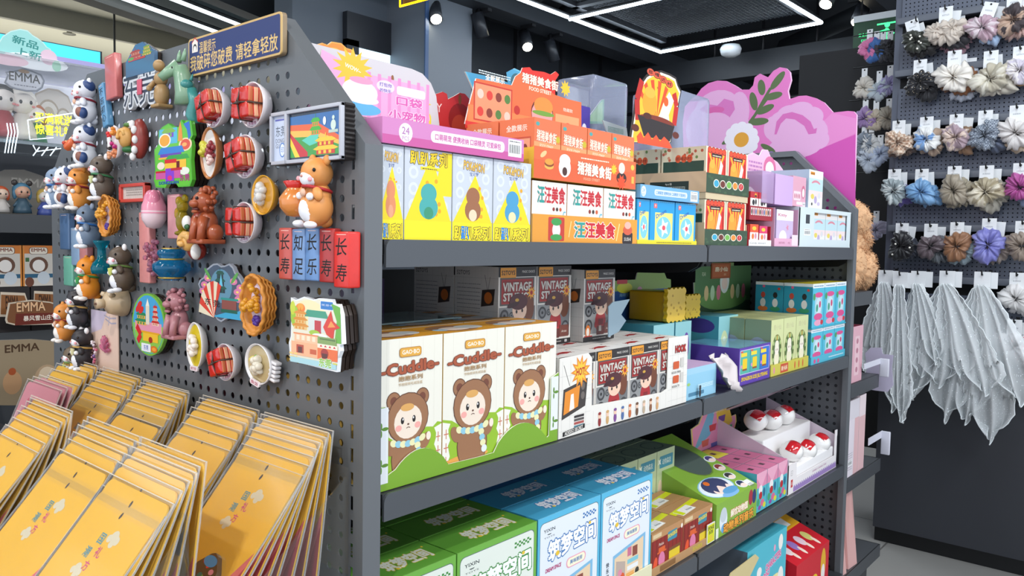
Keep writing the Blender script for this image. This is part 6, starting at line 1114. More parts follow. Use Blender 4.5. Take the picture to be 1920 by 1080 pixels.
opentray('display_tray', 'pink edged see-through tray around the lilac and white box', 1.338, 1.50, -.036, .08, Z1, .021, .10, '#e0a9c4', lambda F, w, h: (F.text('DESKTOPED', w*.3, h*.45, h*.25, P_('#a3486c')), F.text('1 PCS', w*.6, h*.45, h*.25, P_('#a3486c')), F.rect(w*.72, h*.1, w*.98, h*1.5, P_('#ead9e2'))))
e = empty('display_carton', (1.72, .04, Z1)); m = MB(); cc = P_('#d3dfe2'); x0, x1, y0, y1 = 1.505, 1.934, -.0365, .11
m.box(x0, x1, y0, y1, Z1, Z1+.003, cc); m.box(x0, x0+.003, y0, y1, Z1+.003, 1.408, cc); m.box(x1-.003, x1, y0, y1, Z1+.003, 1.408, cc); m.box(x0, x1, y1-.003, y1, Z1+.003, 1.408, cc); m.box(x0, x1, y0, y1, 1.408, 1.411, cc)
m.box(x0, x0+.11, y0, y0+.002, Z1+.003, 1.408, cc); m.box(x1-.035, x1, y0, y0+.002, Z1+.003, 1.408, cc); m.box(x0+.11, x1-.035, y0, y0+.002, Z1+.003, Z1+.022, cc); m.box(x0+.11, x1-.035, y0, y0+.002, 1.399, 1.408, cc)
F = Fr(m, (x0, y0, Z1), (1, 0, 0), (0, 0, 1), (0, -1, 0)); F.rr(.045, .065, .075, .09, .001, P_('#3c4046')); barcode(F, .035, .032, .05, .018); m.build('carton', e); tag(e, 'white display carton with a window at the right end of the top shelf', 'display carton')
for i, (a, b) in enumerate(((1.618, 1.722), (1.724, 1.826), (1.828, 1.93))): carton('toy_box', 'white and pastel box inside the windowed white carton, %s of three' % ('left', 'middle', 'right')[i], 'toy box', None, a, b, YF+.004, .07, Z1+.004, 1.405, P_('#e4e6e8'), wb)
# pink flower board
pb = [(1608, 212), (1600, 372), (1604, 425), (1590, 600)]
BX = 1.99
def bpt(px, py): p = at(px, py, X=BX); return (-p.y, p.z)
ol = [(1606, 215), (1601, 209), (1590, 208), (1562, 211)]+[(1555, 203), (1545, 192), (1530, 184), (1512, 179), (1498, 180), (1480, 186)]+[(1477, 170), (1483, 150), (1481, 135), (1474, 128), (1462, 126), (1450, 133), (1440, 145), (1425, 138), (1415, 145), (1412, 160), (1405, 168), (1390, 168)]+[(1378, 160), (1362, 152), (1345, 151), (1328, 156), (1315, 166), (1305, 180), (1296, 186), (1284, 200), (1280, 230), (1282, 300), (1290, 420), (1600, 420)]
m = MB(); P = [bpt(*q) for q in ol]; T = Matrix(((0, 0, -1, BX+.012), (-1, 0, 0, 0), (0, 1, 0, 0), (0, 0, 0, 1))); m.prism(P, 0, .012, M('#d974b8', .45), T, side=M('#f0bede', .4)); F = Fr(m, (BX, 0, 0), (0, -1, 0), (0, 0, 1), (-1, 0, 0))
def bp(pts, h): F.poly([bpt(*q) for q in pts], M(h, .45))
def bo(cx, cy, rx, ry, h, rot=0):
    a, b = bpt(cx, cy); s = bpt(cx+1, cy)[0]-a; t = a and (bpt(cx, cy-1)[1]-b); F.ell(a, b, rx*s, ry*t, M(h, .45), rot=rot)
bp([(1605, 222), (1604, 250), (1512, 292), (1470, 300), (1560, 212)], '#dc84c0'); bp([(1604, 252), (1604, 420), (1480, 420), (1512, 290)], '#c74aa6')
for cx, cy, rx, ry in ((1345, 205, 42, 36), (1330, 240, 45, 50), (1385, 210, 20, 38), (1345, 270, 48, 40), (1380, 240, 24, 40)): bo(cx, cy, rx, ry, '#dba4cf'); F.l -= F.st
F.l += F.st; bp([(1312, 205), (1325, 195), (1345, 198), (1358, 185), (1375, 190), (1378, 205), (1365, 225), (1360, 215), (1345, 212), (1330, 208), (1318, 210)], '#ce6fb4'); bo(1340, 207, 18, 7, '#cf5aa0'); bo(1338, 235, 34, 24, '#dba4cf')
for cx, cy, rx, ry in ((1480, 215, 24, 18), (1500, 205, 24, 14), (1520, 220, 24, 20), (1470, 240, 34, 34), (1510, 250, 42, 34), (1535, 262, 20, 18), (1490, 275, 50, 22), (1448, 240, 16, 22)): bo(cx, cy, rx, ry, '#dba4cf'); F.l -= F.st
F.l += F.st; bp([(1452, 252), (1456, 228), (1468, 214), (1485, 210), (1505, 216), (1520, 228), (1526, 242), (1532, 240), (1530, 250), (1516, 252), (1508, 236), (1490, 224), (1474, 222), (1464, 232), (1456, 252)], '#cd66ae')
for a, b, c, d in ((1412, 222, 1445, 165), (1405, 230, 1442, 180)): F.line([bpt(a, b), bpt(c, d)], .010, M('#50663c', .5))
for cx, cy, rx, ry, rot in ((1428, 164, 7, 15, 10), (1458, 151, 7, 20, -40), (1450, 180, 17, 7, 8), (1413, 190, 7, 18, 15), (1435, 205, 17, 7, 20), (1422, 228, 19, 7, 0), (1368, 262, 16, 5, 25), (1440, 278, 16, 5, -30)): bo(cx, cy, rx, ry, '#50663c', rot); F.l -= F.st
F.l += F.st
for k in range(12): a = 2*PI*k/12; bo(1391+23*math.cos(a), 262+24*math.sin(a), 10, 10, '#e6e0ea'); F.l -= F.st
F.l += F.st; bo(1391, 262, 25, 25, '#e6e0ea'); bo(1390, 262, 14, 14, '#d99a2b'); bo(1445, 290, 8, 6, '#9a6cc4')
tag(m.build('flower_board'), 'big pink board with cut-out flowers, leaves and a daisy behind the right end', 'sign board')
# ---------- second shelf
def teddy(F, cx, cy, s, step=0):
    """a plain brown bear with a checked scarf"""
    br, dk, fc = P_('#9a6d4c'), P_('#5f3a28'), P_('#ecdcca')
    for sx in (-1, 1): F.ell(cx+sx*.30*s, cy+.30*s, .145*s, .145*s, dk); F.ell(cx+sx*.30*s, cy+.30*s, .13*s, .13*s, br); F.ell(cx+sx*.30*s, cy+.30*s, .07*s, .07*s, P_('#73422f'))
    F.ell(cx, cy-.62*s, .345*s, .44*s, dk); F.ell(cx, cy-.62*s, .33*s, .425*s, br); F.ell(cx-.2*s, cy-1.0*s, .13*s, .14*s, br, rot=20); F.ell(cx+.2*s, cy-1.02*s, .13*s, .12*s, br)
    F.ell(cx-.26*s, cy-1.08*s, .085*s, .12*s, P_('#e9c9ae'), rot=20); F.ell(cx+.22*s, cy-1.1*s, .12*s, .06*s, P_('#f0e2d2')); F.ell(cx-.38*s, cy-.42*s, .09*s, .14*s, br, rot=30); F.ell(cx+.38*s, cy-.42*s, .09*s, .14*s, br, rot=-30); F.ell(cx+.44*s, cy-.36*s, .05*s, .07*s, P_('#efe0d0'))
    F.ell(cx, cy, .435*s, .405*s, dk); F.ell(cx, cy, .42*s, .39*s, br); F.ell(cx, cy-.06*s, .29*s, .27*s, fc)
    for sx in (-1, 1): F.ell(cx+sx*.12*s, cy-.03*s, .035*s, .055*s, P_('#1e1613')); F.ell(cx+sx*.11*s, cy-.01*s, .012*s, .018*s, P_('#ffffff')); F.ell(cx+sx*.2*s, cy-.14*s, .065*s, .05*s, P_('#eea9a0'))
    F.ell(cx, cy-.10*s, .022*s, .016*s, dk); F.line([(cx-.04*s, cy-.16*s), (cx, cy-.145*s), (cx+.04*s, cy-.16*s)], .012*s, dk); F.ell(cx-.02*s, cy+.17*s, .14*s, .06*s, P_('#d9a45c'))
    for k in range(7): a = (k-3)/3; F.ell(cx+a*.30*s, cy-.36*s-.05*s*(1-a*a), .07*s, .055*s, P_('#8fc4d6' if k % 2 else '#e6e2b0'), rot=a*25)
    for k in range(3): F.ell(cx+.2*s+.02*s*k, cy-.47*s-.09*s*k, .065*s, .055*s, P_('#8fc4d6' if k % 2 else '#e6e2b0'))
    F.ell(cx+.27*s, cy-.75*s, .065*s, .06*s, P_('#dfe6ee'))
def cud(F, w, h):
    F.rect(0, 0, w, h, P_('#e8e5d8')); l = F.l
    for k in range(5): F.rect(w*(.15+.18*k), 0, w*(.153+.18*k), h, P_('#d3cfbf')); F.l = l
    F.l += F.st; g = P_('#93bb2e'); F.poly([(0, 0), (w, 0), (w, h*.37), (w*.93, h*.38), (w*.86, h*.35), (w*.75, h*.36), (w*.6, h*.3), (w*.3, h*.3), (w*.14, h*.36), (0, h*.38)], g)
    for x in (0, w): F.poly([(x, h*.03), (x, h*.36)]+[(x+(1 if x == 0 else -1)*w*(.10+.02*math.cos(t*2.2)), h*(.34-.04*t)) for t in range(8)], P_('#eceade')); F.l += F.st
    for x in (.055, .945):
        for y in (.07, .17, .27): F.line([(w*x, h*(y-.035)), (w*x, h*(y+.035))], w*.012, P_('#c97a5c')); F.line([(w*(x-.035), h*y), (w*(x+.035), h*y)], w*.012, P_('#c97a5c'))
    F.ell(w*.4, h*.06, w*.34, h*.03, P_('#e0a04a')); teddy(F, w*.47, h*.45, w*.72)
    F.rr(w*.33, h*.87, w*.66, h*.935, h*.02, P_('#b9822c')); F.rr(w*.34, h*.875, w*.65, h*.93, h*.018, P_('#dfa744')); F.text('GAO·BO', w*.5, h*.903, h*.028, P_('#f7f3e4'), w=w*.26, bold=.03); F.text('-Cuddle-', w*.5, h*.80, h*.075, P_('#a85434'), w=w*.86, bold=.05, rot=2, out=P_('#70351f')); F.text('抱抱系列', w*.5, h*.725, h*.034, P_('#a88456'), w=w*.36, bold=.03); F.text('节物夜转毛绒盲盒', w*.5, h*.685, h*.022, P_('#b39468'), w=w*.36)
def cudtop(F, w, h): F.rect(0, 0, w, h, P_('#d9982c')); F.ell(w*.45, h*.5, w*.36, h*.38, P_('#9a6d4c')); F.ell(w*.45, h*.44, w*.22, h*.2, P_('#ecd8c8')); F.ell(w*.72, h*.5, w*.2, h*.22, P_('#cfd0cc')); F.ell(w*.2, h*.4, w*.1, h*.12, P_('#a9c6d6'))
ce = [.0315, .157, .2935, .4285]
for r in range(3):
    for i in range(3): carton('bear_toy_box', 'cream box with brown bear and red Cuddle lettering, %s row, %s' % (('front', 'middle', 'rear')[r], ('leftmost', 'middle', 'rightmost')[i]), 'toy box', None, ce[i], ce[i+1]-.001, YF+.002+r*.092, YF+.092+r*.092, Z2+.002, 1.166, P_('#e4e0d2'), cud, None, cudtop, ms={'-x': P_('#d9b35c')})
# front lip of the bear tray
m = MB(); P = [(0, 0)]+[(0, .13), (.016, .13)]; x1 = .43-.0315
pts = [(0, 0), (0, .115), (.014, .115), (.020, .09), (.020, .02)]+[(.024, .022)]+[(.024+.11*k/12, .012+.034*math.sin(PI*k/12)**.7) for k in range(1, 12)]+[(.135, .012), (.20, .010)]+[(.235+.13*k/12, .010+.036*math.sin(PI*k/12)**.7) for k in range(0, 12)]+[(.37, .010), (.375, .012), (.378, .11), (.399, .118), (.399, 0)]
m.prism(pts, 0, .002, P_('#79a52c'), Matrix(((1, 0, 0, .0315), (0, 0, -1, -.0345), (0, 1, 0, Z2+.001), (0, 0, 0, 1))), side=P_('#e9e6da')); F = Fr(m, (.0315, -.0365, Z2+.001), (1, 0, 0), (0, 0, 1), (0, -1, 0)); F.rect(.0005, 0.01, .0195, .114, P_('#dfe3e6')); F.rect(.3785, .02, .3985, .112, P_('#dfe3e6'))
for x in (.01, .389):
    for y in (.035, .085): F.ell(x+.004, y, .006, .0025, P_('#5d8a2c')); F.ell(x-.003, y+.004, .002, .005, P_('#5d8a2c')); F.ell(x-.003, y-.006, .0018, .005, P_('#5d8a2c'))
m.box(.0315, .43, -.0344, .25, Z2+.0002, Z2+.0018, P_('#e3dfd0')); tag(m.build('display_tray'), 'low green display tray with rounded bumps under the bear boxes', 'display tray')
m = MB(); m.box(.033, .33, .10, .235, 1.1672, 1.170, clear('#a9c4c6', .5, .05)); tag(m.build('plastic_sheet'), 'clear plastic sheet lying over the rear bear boxes', 'plastic sheet')
carton('toy_carton', 'dark red box at the back of the second shelf on the left', 'toy box', None, .04, .19, .35, .47, Z2, 1.235, P_('#6a2a38')); carton('toy_carton', 'violet and yellow box at the back of the second shelf', 'toy box', None, .20, .36, .34, .46, Z2, 1.225, P_('#57466e'), lambda F, w, h: (F.rr(w*.02, h*.3, w*.3, h*.98, .01, P_('#c9973a')), F.rr(w*.12, h*.35, w*.9, h*.95, .02, P_('#9a8fa8')), F.rect(0, 0, w, h*.25, P_('#8a4a50')))); carton('toy_carton', 'black box with white rings at the back behind the bear boxes', 'toy box', None, .045, .15, .26, .34, Z2, 1.205, P_('#242326'), lambda F, w, h: [F.ell(w*.85, h*(.75+.12*k), w*.05, h*.03, P_('#d8d8d8')) for k in (0, 1)])
# vintage boxes
def vin(F, w, h):
    F.rect(0, 0, w, h, P_('#d8d3cb')); F.rect(0, h*.88, w, h, P_('#2a2625')); F.text('MAGIC CHOICE', w*.78, h*.94, h*.03, P_('#e0dcd4'), w=w*.34); F.rect(w*.04, h*.54, w*.94, h*.87, P_('#55504e')); F.rect(w*.08, h*.56, w*.90, h*.85, P_('#a3231f')); F.rect(w*.11, h*.575, w*.87, h*.835, P_('#8c1c1a'))
    F.text('VINTAGE', w*.49, h*.76, h*.10, P_('#cfc7bd'), w=w*.74, out=P_('#3a2a26'), bold=.05); F.text('STUDIO', w*.46, h*.64, h*.09, P_('#cfc7bd'), w=w*.66, out=P_('#3a2a26'), bold=.05)
    F.rect(w*.02, h*.10, w*.44, h*.52, P_('#8b8c8c')); F.rect(w*.6, h*.10, w*.97, h*.52, P_('#6f6f70'))
    for cx, cy, r in ((.16, .42, .11), (.16, .22, .12), (.34, .42, .06), (.82, .42, .1), (.84, .22, .11)): F.ell(w*cx, h*cy, w*r, w*r, P_('#3a3a3c')); F.ell(w*cx, h*cy, w*r*.65, w*r*.65, P_('#77787a')); F.ell(w*cx, h*cy, w*r*.25, w*r*.25, P_('#2a2a2c'))
    F.ell(w*.8, h*.5, w*.14, h*.16, P_('#6e3d26')); F.ell(w*.54, h*.27, w*.17, h*.17, P_('#a3262a')); F.rect(w*.42, h*.08, w*.66, h*.2, P_('#5c241d')); F.ell(w*.55, h*.48, w*.19, h*.125, P_('#e7c3ab')); F.ell(w*.52, h*.58, w*.24, h*.10, P_('#4e2328')); F.ell(w*.38, h*.545, w*.16, h*.03, P_('#3c1a1f'), rot=12); F.ell(w*.48, h*.6, w*.05, h*.02, P_('#c79a3a'))
    F.ell(w*.47, h*.46, w*.025, h*.022, P_('#2a1c1a')); F.ell(w*.62, h*.47, w*.025, h*.022, P_('#2a1c1a')); F.ell(w*.4, h*.25, w*.04, h*.07, P_('#a3262a'), rot=-20); F.rect(w*.47, h*.22, w*.62, h*.3, P_('#7c1a1e')); F.rect(w*.49, h*.13, w*.57, h*.21, P_('#b9b2a8')); F.star(w*.86, h*.68, w*.12, w*.06, 9, P_('#f0a838')); F.star(w*.86, h*.68, w*.06, w*.03, 9, P_('#a3231f'))
    F.ell(w*.14, h*.14, w*.08, h*.09, P_('#d9772c')); F.ell(w*.14, h*.13, w*.045, h*.06, P_('#f0e6da')); F.rect(w*.03, h*.03, w*.28, h*.08, P_('#b3261f')); F.rect(w*.66, h*.09, w*.94, h*.24, P_('#6a3428')); F.text('Artist', w*.8, h*.16, h*.03, P_('#d9cfc0'), w=w*.16, shear=.2); F.rect(0, 0, w, h*.065, P_('#1f1c1c')); F.text('00', w*.86, h*.033, h*.035, P_('#eeeeee'), bold=.03); F.lines(w*.3, w*.72, h*.028, h*.012, 1, P_('#c9c4bc'))
    F.rr(w*.04, h*.87, w*.44, h*.99, .0015, P_('#e0962a')); F.text('52TOYS', w*.24, h*.93, h*.05, P_('#2a2018'), w=w*.34, bold=.04)
def vinl(F, w, h):
    F.rect(0, 0, w, h, P_('#cfcdc9')); l = F.l
    for k in range(7): F.rect(w*(.06+.14*k), 0, w*(.062+.14*k), h, P_('#a9a8a6')); F.rect(0, h*(.08+.13*k), w, h*(.083+.13*k), P_('#a9a8a6')); F.l = l
    F.l += F.st; F.text('52TOYS', w*.2, h*.92, h*.05, P_('#5a5a5c'), w=w*.3, bold=.02); F.lines(w*.06, w*.6, h*.78, h*.012, 9, P_('#8a8a8c'), 4); F.poly([(w*.62, h*.52), (w*.9, h*.55), (w*.93, h*.74), (w*.64, h*.72)], P_('#3a302c')); F.ell(w*.78, h*.63, w*.09, h*.07, P_('#c06a2c')); F.line([(w*.76, h*.73), (w*.7, h*.9)], w*.008, P_('#5a5a5c')); F.line([(w*.78, h*.73), (w*.82, h*.88)], w*.008, P_('#5a5a5c'))
def vint(F, w, h):
    F.rect(0, 0, w, h, P_('#e2e0dc')); F.poly([(w*.2, h*.3), (w*.35, h*.4), (w*.5, h*.35), (w*.75, h*.5), (w*.6, h*.62), (w*.4, h*.55)], P_('#b3262a')); F.text('HOOK', w*.5, h*.46, h*.14, P_('#8c1c1a'), w=w*.5, bold=.06); F.ell(w*.85, h*.8, w*.03, h*.03, P_('#2a2a2a')); F.rect(0, 0, w, h*.02, P_('#9a9894'))
ve = [.4360, .5495, .6655, .7785, .8905]
cnt = ('left', 'second', 'third', 'right')
for r in range(3):
    for i in range(4): carton('vintage_toy_box', 'boombox printed vintage box, %s in the %s row of the white tray' % (cnt[i], ('front', 'middle', 'rear')[r]), 'toy box', None, ve[i], ve[i+1]-.001, YF+.003+r*.072, YF+.073+r*.072, Z2+.003, 1.102, P_('#dcdad6'), vin if r == 0 else None, None, vint)
m = MB(); W0 = P_('#e4e1da'); x0, x1 = .4345, .8915; T = Matrix(((1, 0, 0, x0), (0, 0, -1, -.0335), (0, 1, 0, Z2+.001), (0, 0, 0, 1)))
m.prism([(0, 0), (0, .141), (.085, .143), (.097, .132), (.099, .045), (.35, .035), (.372, .04), (.374, .146), (.457, .146), (.457, 0)], 0, .002, W0, T); m.box(x0, x1, -.0333, .19, Z2+.0002, Z2+.002, W0); F = Fr(m, (x0, -.0355, Z2+.001), (1, 0, 0), (0, 0, 1), (0, -1, 0)); l = F.l
for k in range(19):
    hh = .135 if k*.024 < .09 or k*.024 > .375 else .034
    F.rect(.008+k*.024, .002, .0084+k*.024, hh, P_('#b9b7b2')); F.l = l
for k in range(5): F.rect(.002, .012+.024*k, .095, .0124+.024*k, P_('#b9b7b2')); F.rect(.376, .012+.024*k, .455, .0124+.024*k, P_('#b9b7b2')); F.l = l
F.l += F.st; F.poly([(.008, .032), (.078, .048), (.084, .098), (.012, .085)], P_('#3c3633')); F.poly([(.013, .04), (.056, .05), (.061, .088), (.017, .08)], P_('#e08a2a')); F.poly([(.03, .045), (.045, .048), (.042, .075), (.034, .074)], P_('#efe6dc')); F.ell(.07, .085, .006, .007, P_('#6a625c')); F.ell(.07, .068, .006, .007, P_('#6a625c')); F.line([(.03, .09), (.012, .128)], .001, P_('#3c3633')); F.star(.062, .112, .030, .017, 11, P_('#e08a2a')); F.star(.062, .112, .022, .012, 11, P_('#f0c23c')); F.text('HOT!', .062, .112, .013, P_('#b3261f'), bold=.05, w=.026)
for k, c in enumerate(('#4f7f8c', '#a8504a', '#55504e', '#2f2a2a')): F.rect(.045, .012+.006*k, .075, .0165+.006*k, P_(c)); F.l -= F.st
F.l += F.st; F.poly([(.012, .002), (.078, .008), (.078, .016), (.012, .010)], P_('#1f1c1c')); F.text('ADESSO SECRET', .045, .009, .006, P_('#e8e4dc'), w=.055, bold=.03, rot=5)
for k in range(10):
    x = .125+.026*k+(.0 if k < 9 else .16); c = ('#8c2c2c', '#c9a06a', '#7a4a8c', '#4f6a9c', '#c26a3c', '#6a4a34', '#b9a58c', '#8a5a3c', '#d0a070', '#2a2a2c')[k]; F.ell(x, .011, .005, .009, P_(c)); F.ell(x, .022, .005, .0055, P_('#e7c3ab' if k < 9 else '#2a2a2c')); F.ell(x, .026, .005, .003, P_(c))
F.text('HOOK', .425, .12, .014, P_('#b3261f'), out=P_('#3a1a18'), w=.045, bold=.06); F.rr(.395, .078, .42, .094, .003, P_('#c9582c')); F.rr(.395, .048, .42, .064, .003, P_('#c9582c')); F.text('HOOK MAN', .408, .071, .005, P_('#2a2a2a')); F.text('HOOK TV', .408, .041, .005, P_('#2a2a2a')); F.rect(.426, .08, .44, .1, P_('#c9c6c0')); F.rect(.426, .048, .44, .068, P_('#c9c6c0'))
tag(m.build('display_tray'), 'white grid printed display tray with a HOT burst and cut-out front', 'display tray')
a = at(935, 505, Y=.08).x; b = at(1007, 505, Y=.08).x; c = at(1071, 505, Y=.08).x; d1 = at(1082, 505, Y=.08).x; d2 = at(1140, 505, Y=.08).x; wv = b-a
for i, x in enumerate((a, a+wv+.001)):
    for q in range(2): carton('vintage_toy_box', 'dark topped vintage boombox box on the white row, %s of the pair, %s' % (('left', 'right')[i], ('front', 'behind')[q]), 'toy box', None, x, x+wv, .08+q*.112, .19+q*.112, 1.1028, 1.256, P_('#cfcdc9'), vin, vinl if i == 0 else None, ms={'+z': P_('#2a2625')})
carton('vintage_toy_box', 'single vintage boombox box standing apart on top at the right', 'toy box', None, d1, d1+wv, .06, .17, 1.1028, 1.248, P_('#cfcdc9'), vin, vinl, ms={'+z': P_('#2a2625')}, rz=-.02)
# torn light blue box, purple window box, yellow green, teal, sky blue
def opened(F, w, h): F.rect(0, 0, w, h*.8, P_('#8fc3dc')); F.rr(w*.1, h*.1, w*.6, h*.22, .002, P_('#4a7f9c')); F.lines(w*.4, w*.9, h*.4, h*.03, 3, P_('#d6ebf2')); F.ell(w*.1, h*.5, w*.05, h*.05, P_('#9ac46a'))
carton('opened_toy_box', 'opened light blue box between the vintage tray and the purple box', 'toy box', None, .897, 1.045, -.03, .09, Z2, 1.03, P_('#9cc8de'), opened, None, None, ms={'+z': P_('#c3a3c9')})
m = MB(); vs = []; rnd = random.Random(12); NU, NV = 9, 8
for j in range(NV+1):
    for i in range(NU+1): vs.append((1.04+.10*i/NU+rnd.uniform(-.004, .004), -.05-.012*math.sin(i*.9+j*.5)+rnd.uniform(-.003, .003)+.03*j/NV, .985+.06*j/NV-.035*i/NU*(j < 4)+rnd.uniform(-.004, .004)))
fs_ = [(j*(NU+1)+i, j*(NU+1)+i+1, (j+1)*(NU+1)+i+1, (j+1)*(NU+1)+i) for j in range(NV) for i in range(NU) if not ((i in (0, NU-1)) and j in (0, 1, 7)) and not (j == NV-1 and i in (2, 5))]
m.add(vs, fs_, M('#cfc6c6', .35, coat=.2), True); mo = tag(m.build('torn_wrapping'), 'crumpled torn white wrapping sticking out beside the purple box', 'wrapping'); md = mo.modifiers.new('s', 'SOLIDIFY'); md.thickness = .001
def sbj(F, w, h):
    F.rect(0, 0, w, h, P_('#5a3aa0')); F.rr(w*.02, h*.28, w*.97, h*.94, .004, P_('#c9b8e2')); F.rr(w*.035, h*.30, w*.955, h*.92, .003, P_('#2a5aa8'))
    for k, c in enumerate(('#4fae9c', '#49a8a0', '#2a6ac0')): x0 = w*(.035+.31*k); F.rect(x0, h*.30, x0+w*.30, h*.92, P_(c)); F.rect(x0+w*.02, h*.76, x0+w*.2, h*.86, P_('#e9d03a')); F.rr(x0+w*.07, h*.42, x0+w*.21, h*.7, .003, P_('#e6c41f')); F.rect(x0+w*.07, h*.38, x0+w*.21, h*.43, P_('#8a4a24')); F.ell(x0+w*.04, h*.5, w*.02, h*.05, P_('#e68ab0')); F.rr(x0+w*.01, h*.87, x0+w*.08, h*.91, .001, P_('#d8453a'))
    F.text('SPONGEBOB GOES JELLYFISHING', w*.5, h*.14, h*.13, P_('#e8c426'), w=w*.84, bold=.05, shear=.1)
carton('window_toy_box', 'purple display carton with yellow lettering along its lower edge', 'display carton', None, 1.157, 1.345, YF+.001, .125, Z2, 1.052, P_('#54389a'), sbj, None, lambda F, w, h: F.rect(.002, .002, w-.002, h-.002, M('#6fa8c9', .15, coat=.5)))
def yg(F, w, h):
    F.rect(0, 0, w, h, P_('#cdd39a')); F.rect(0, 0, w, h*.2, P_('#b5b24a')); F.text('鹿小仙', w*.5, h*.86, h*.10, P_('#b7b48a'), w=w*.6); F.ell(w*.5, h*.42, w*.40, h*.31, P_('#7a7a3a')); F.ell(w*.5, h*.42, w*.36, h*.28, P_('#536b34')); l = F.l
    for k in range(10): a = 2*PI*k/10; F.ell(w*.5+w*.33*math.cos(a), h*.42+h*.26*math.sin(a), w*.06, h*.04, P_('#a9bf7a')); F.l = l
    F.l += F.st; F.ell(w*.5, h*.28, w*.2, h*.16, P_('#e6dfc0')); F.ell(w*.5, h*.46, w*.17, h*.11, P_('#efe4d6')); F.ell(w*.5, h*.54, w*.16, h*.08, P_('#e9e2cc')); F.ell(w*.44, h*.45, w*.02, h*.02, P_('#7a5a34')); F.ell(w*.56, h*.45, w*.02, h*.02, P_('#7a5a34')); F.ell(w*.5, h*.66, w*.05, h*.05, P_('#b9973a'))
yx = [1.352, 1.436, 1.525, 1.617]
for r in range(3):
    for i in range(3): carton('fairy_toy_box', 'pale green box with an oval green picture, %s of the %s row' % (('left', 'middle', 'right')[i], ('front', 'middle', 'rear')[r]), 'toy box', None, yx[i], yx[i+1]-.001, YF+.004+r*.074, YF+.077+r*.074, Z2+.003, 1.108, P_('#b7bc86'), yg if r == 0 else None, lambda F, w, h: (F.rect(0, 0, w, h, P_('#7f9276')), F.ell(w*.5, h*.35, w*.45, h*.33, P_('#8f9cab'))) if i == 0 else None, lambda F, w, h: F.ell(w*.5, h*.5, w*.4, h*.3, P_('#c3c78c')))
def ygt(F, w, h): F.rect(0, 0, w, h, P_('#c6bd4a')); F.rr(w*.24, h*.1, w*.44, h*.9, .002, P_('#c2502c')); F.text('鹿小仙系', w*.34, h*.5, h*.4, P_('#f0e2c0'), w=w*.15, bold=.03); [F.ell(w*(.08+.02*k), h*.5, w*.02, h*.3, P_('#d88a9c')) for k in (0,)]; [F.ell(w*(.62+.11*k), h*.5, w*.018, h*.36, P_('#c9622c')) for k in range(3)]
opentray('display_tray', 'yellow green display tray with a red title plate', 1.3505, 1.618, -.034, .20, Z2, .03, .03, '#b9b552', ygt)
def blu2(F, w, h):
    F.rect(0, 0, w, h, P_('#4fb8d2')); F.rect(0, h*.9, w, h, P_('#e8edf0')); F.lines(w*.1, w*.9, h*.93, h*.03, 1, P_('#4a7fa8')); F.rr(w*.2, h*.24, w*.82, h*.74, .006, P_('#9fd0dc')); F.ell(w*.52, h*.74, w*.34, h*.06, P_('#d8508c')); F.ell(w*.52, h*.48, w*.24, h*.2, P_('#c9dfe6')); F.ell(w*.4, h*.44, w*.09, h*.09, P_('#3a9a7c')); F.ell(w*.64, h*.52, w*.08, h*.08, P_('#c9406c')); F.ell(w*.52, h*.24, w*.36, h*.08, P_('#d8508c')); F.ell(w*.5, h*.1, w*.3, h*.07, P_('#e6a0bc')); F.ell(w*.14, h*.7, w*.1, h*.08, P_('#3f9a5c')); F.ell(w*.85, h*.1, w*.12, h*.06, P_('#c2303c'))
def blu2l(F, w, h):
    F.rect(0, h*.93, w, h, P_('#e6ecee')); l = F.l
    for cx, c in ((.28, '#d8763a'), (.72, '#3a9a6c')): F.ell(w*cx, h*.38, w*.18, h*.06, P_(c)); F.l += F.st; F.ell(w*cx, h*.52, w*.1, h*.1, P_('#e6e2dc')); F.l += F.st; F.ell(w*cx, h*.7, w*.08, h*.07, P_('#c24a3c' if c[1] == 'd' else '#2a2a2a')); F.l = l
    F.l += 3*F.st; F.ell(w*.45, h*.12, w*.16, h*.05, P_('#2f8a4c')); F.ell(w*.3, h*.9, w*.05, h*.03, P_('#e0608c')); F.ell(w*.85, h*.85, w*.05, h*.03, P_('#d8453c'))
sx_ = [1.640, 1.738, 1.838, 1.933]
for lv, (z, zt, dx) in enumerate(((Z2+.002, 1.062, 0), (1.0665, 1.195, .0))):
    for i in range(3):
        for r in range(2): carton('sky_blue_toy_box', 'sky blue and pink box, %s of the %s layer, %s row' % (('left', 'middle', 'right')[i], ('lower', 'upper')[lv], ('front', 'rear')[r]), 'toy box', None, sx_[i]+dx, sx_[i+1]-.001+dx, YF+.003+r*.087, YF+.089+r*.087, z, zt, P_('#2f9ab4'), blu2, blu2l if i == 0 else None, ms={'+z': P_('#d8c62c'), '-x': P_('#2a94ae')})
m = MB(); m.box(1.639, 1.934, -.034, .14, 1.0625, 1.066, P_('#3fb0c8')); tag(m.build('cardboard_sheet'), 'thin blue card between the two layers of sky blue boxes', 'cardboard')
opentray('display_tray', 'sky blue display tray under the stacked blue boxes', 1.6385, 1.9345, -.0345, .145, Z2-.0005, .022, .02, '#4fb4cc', lambda F, w, h: (F.lines(w*.5, w*.95, h*.4, h*.16, 1, P_('#dceef2')), F.ell(w*.1, h*.4, w*.03, h*.3, P_('#d8508c')), F.ell(w*.2, h*.4, w*.03, h*.3, P_('#d8508c'))))
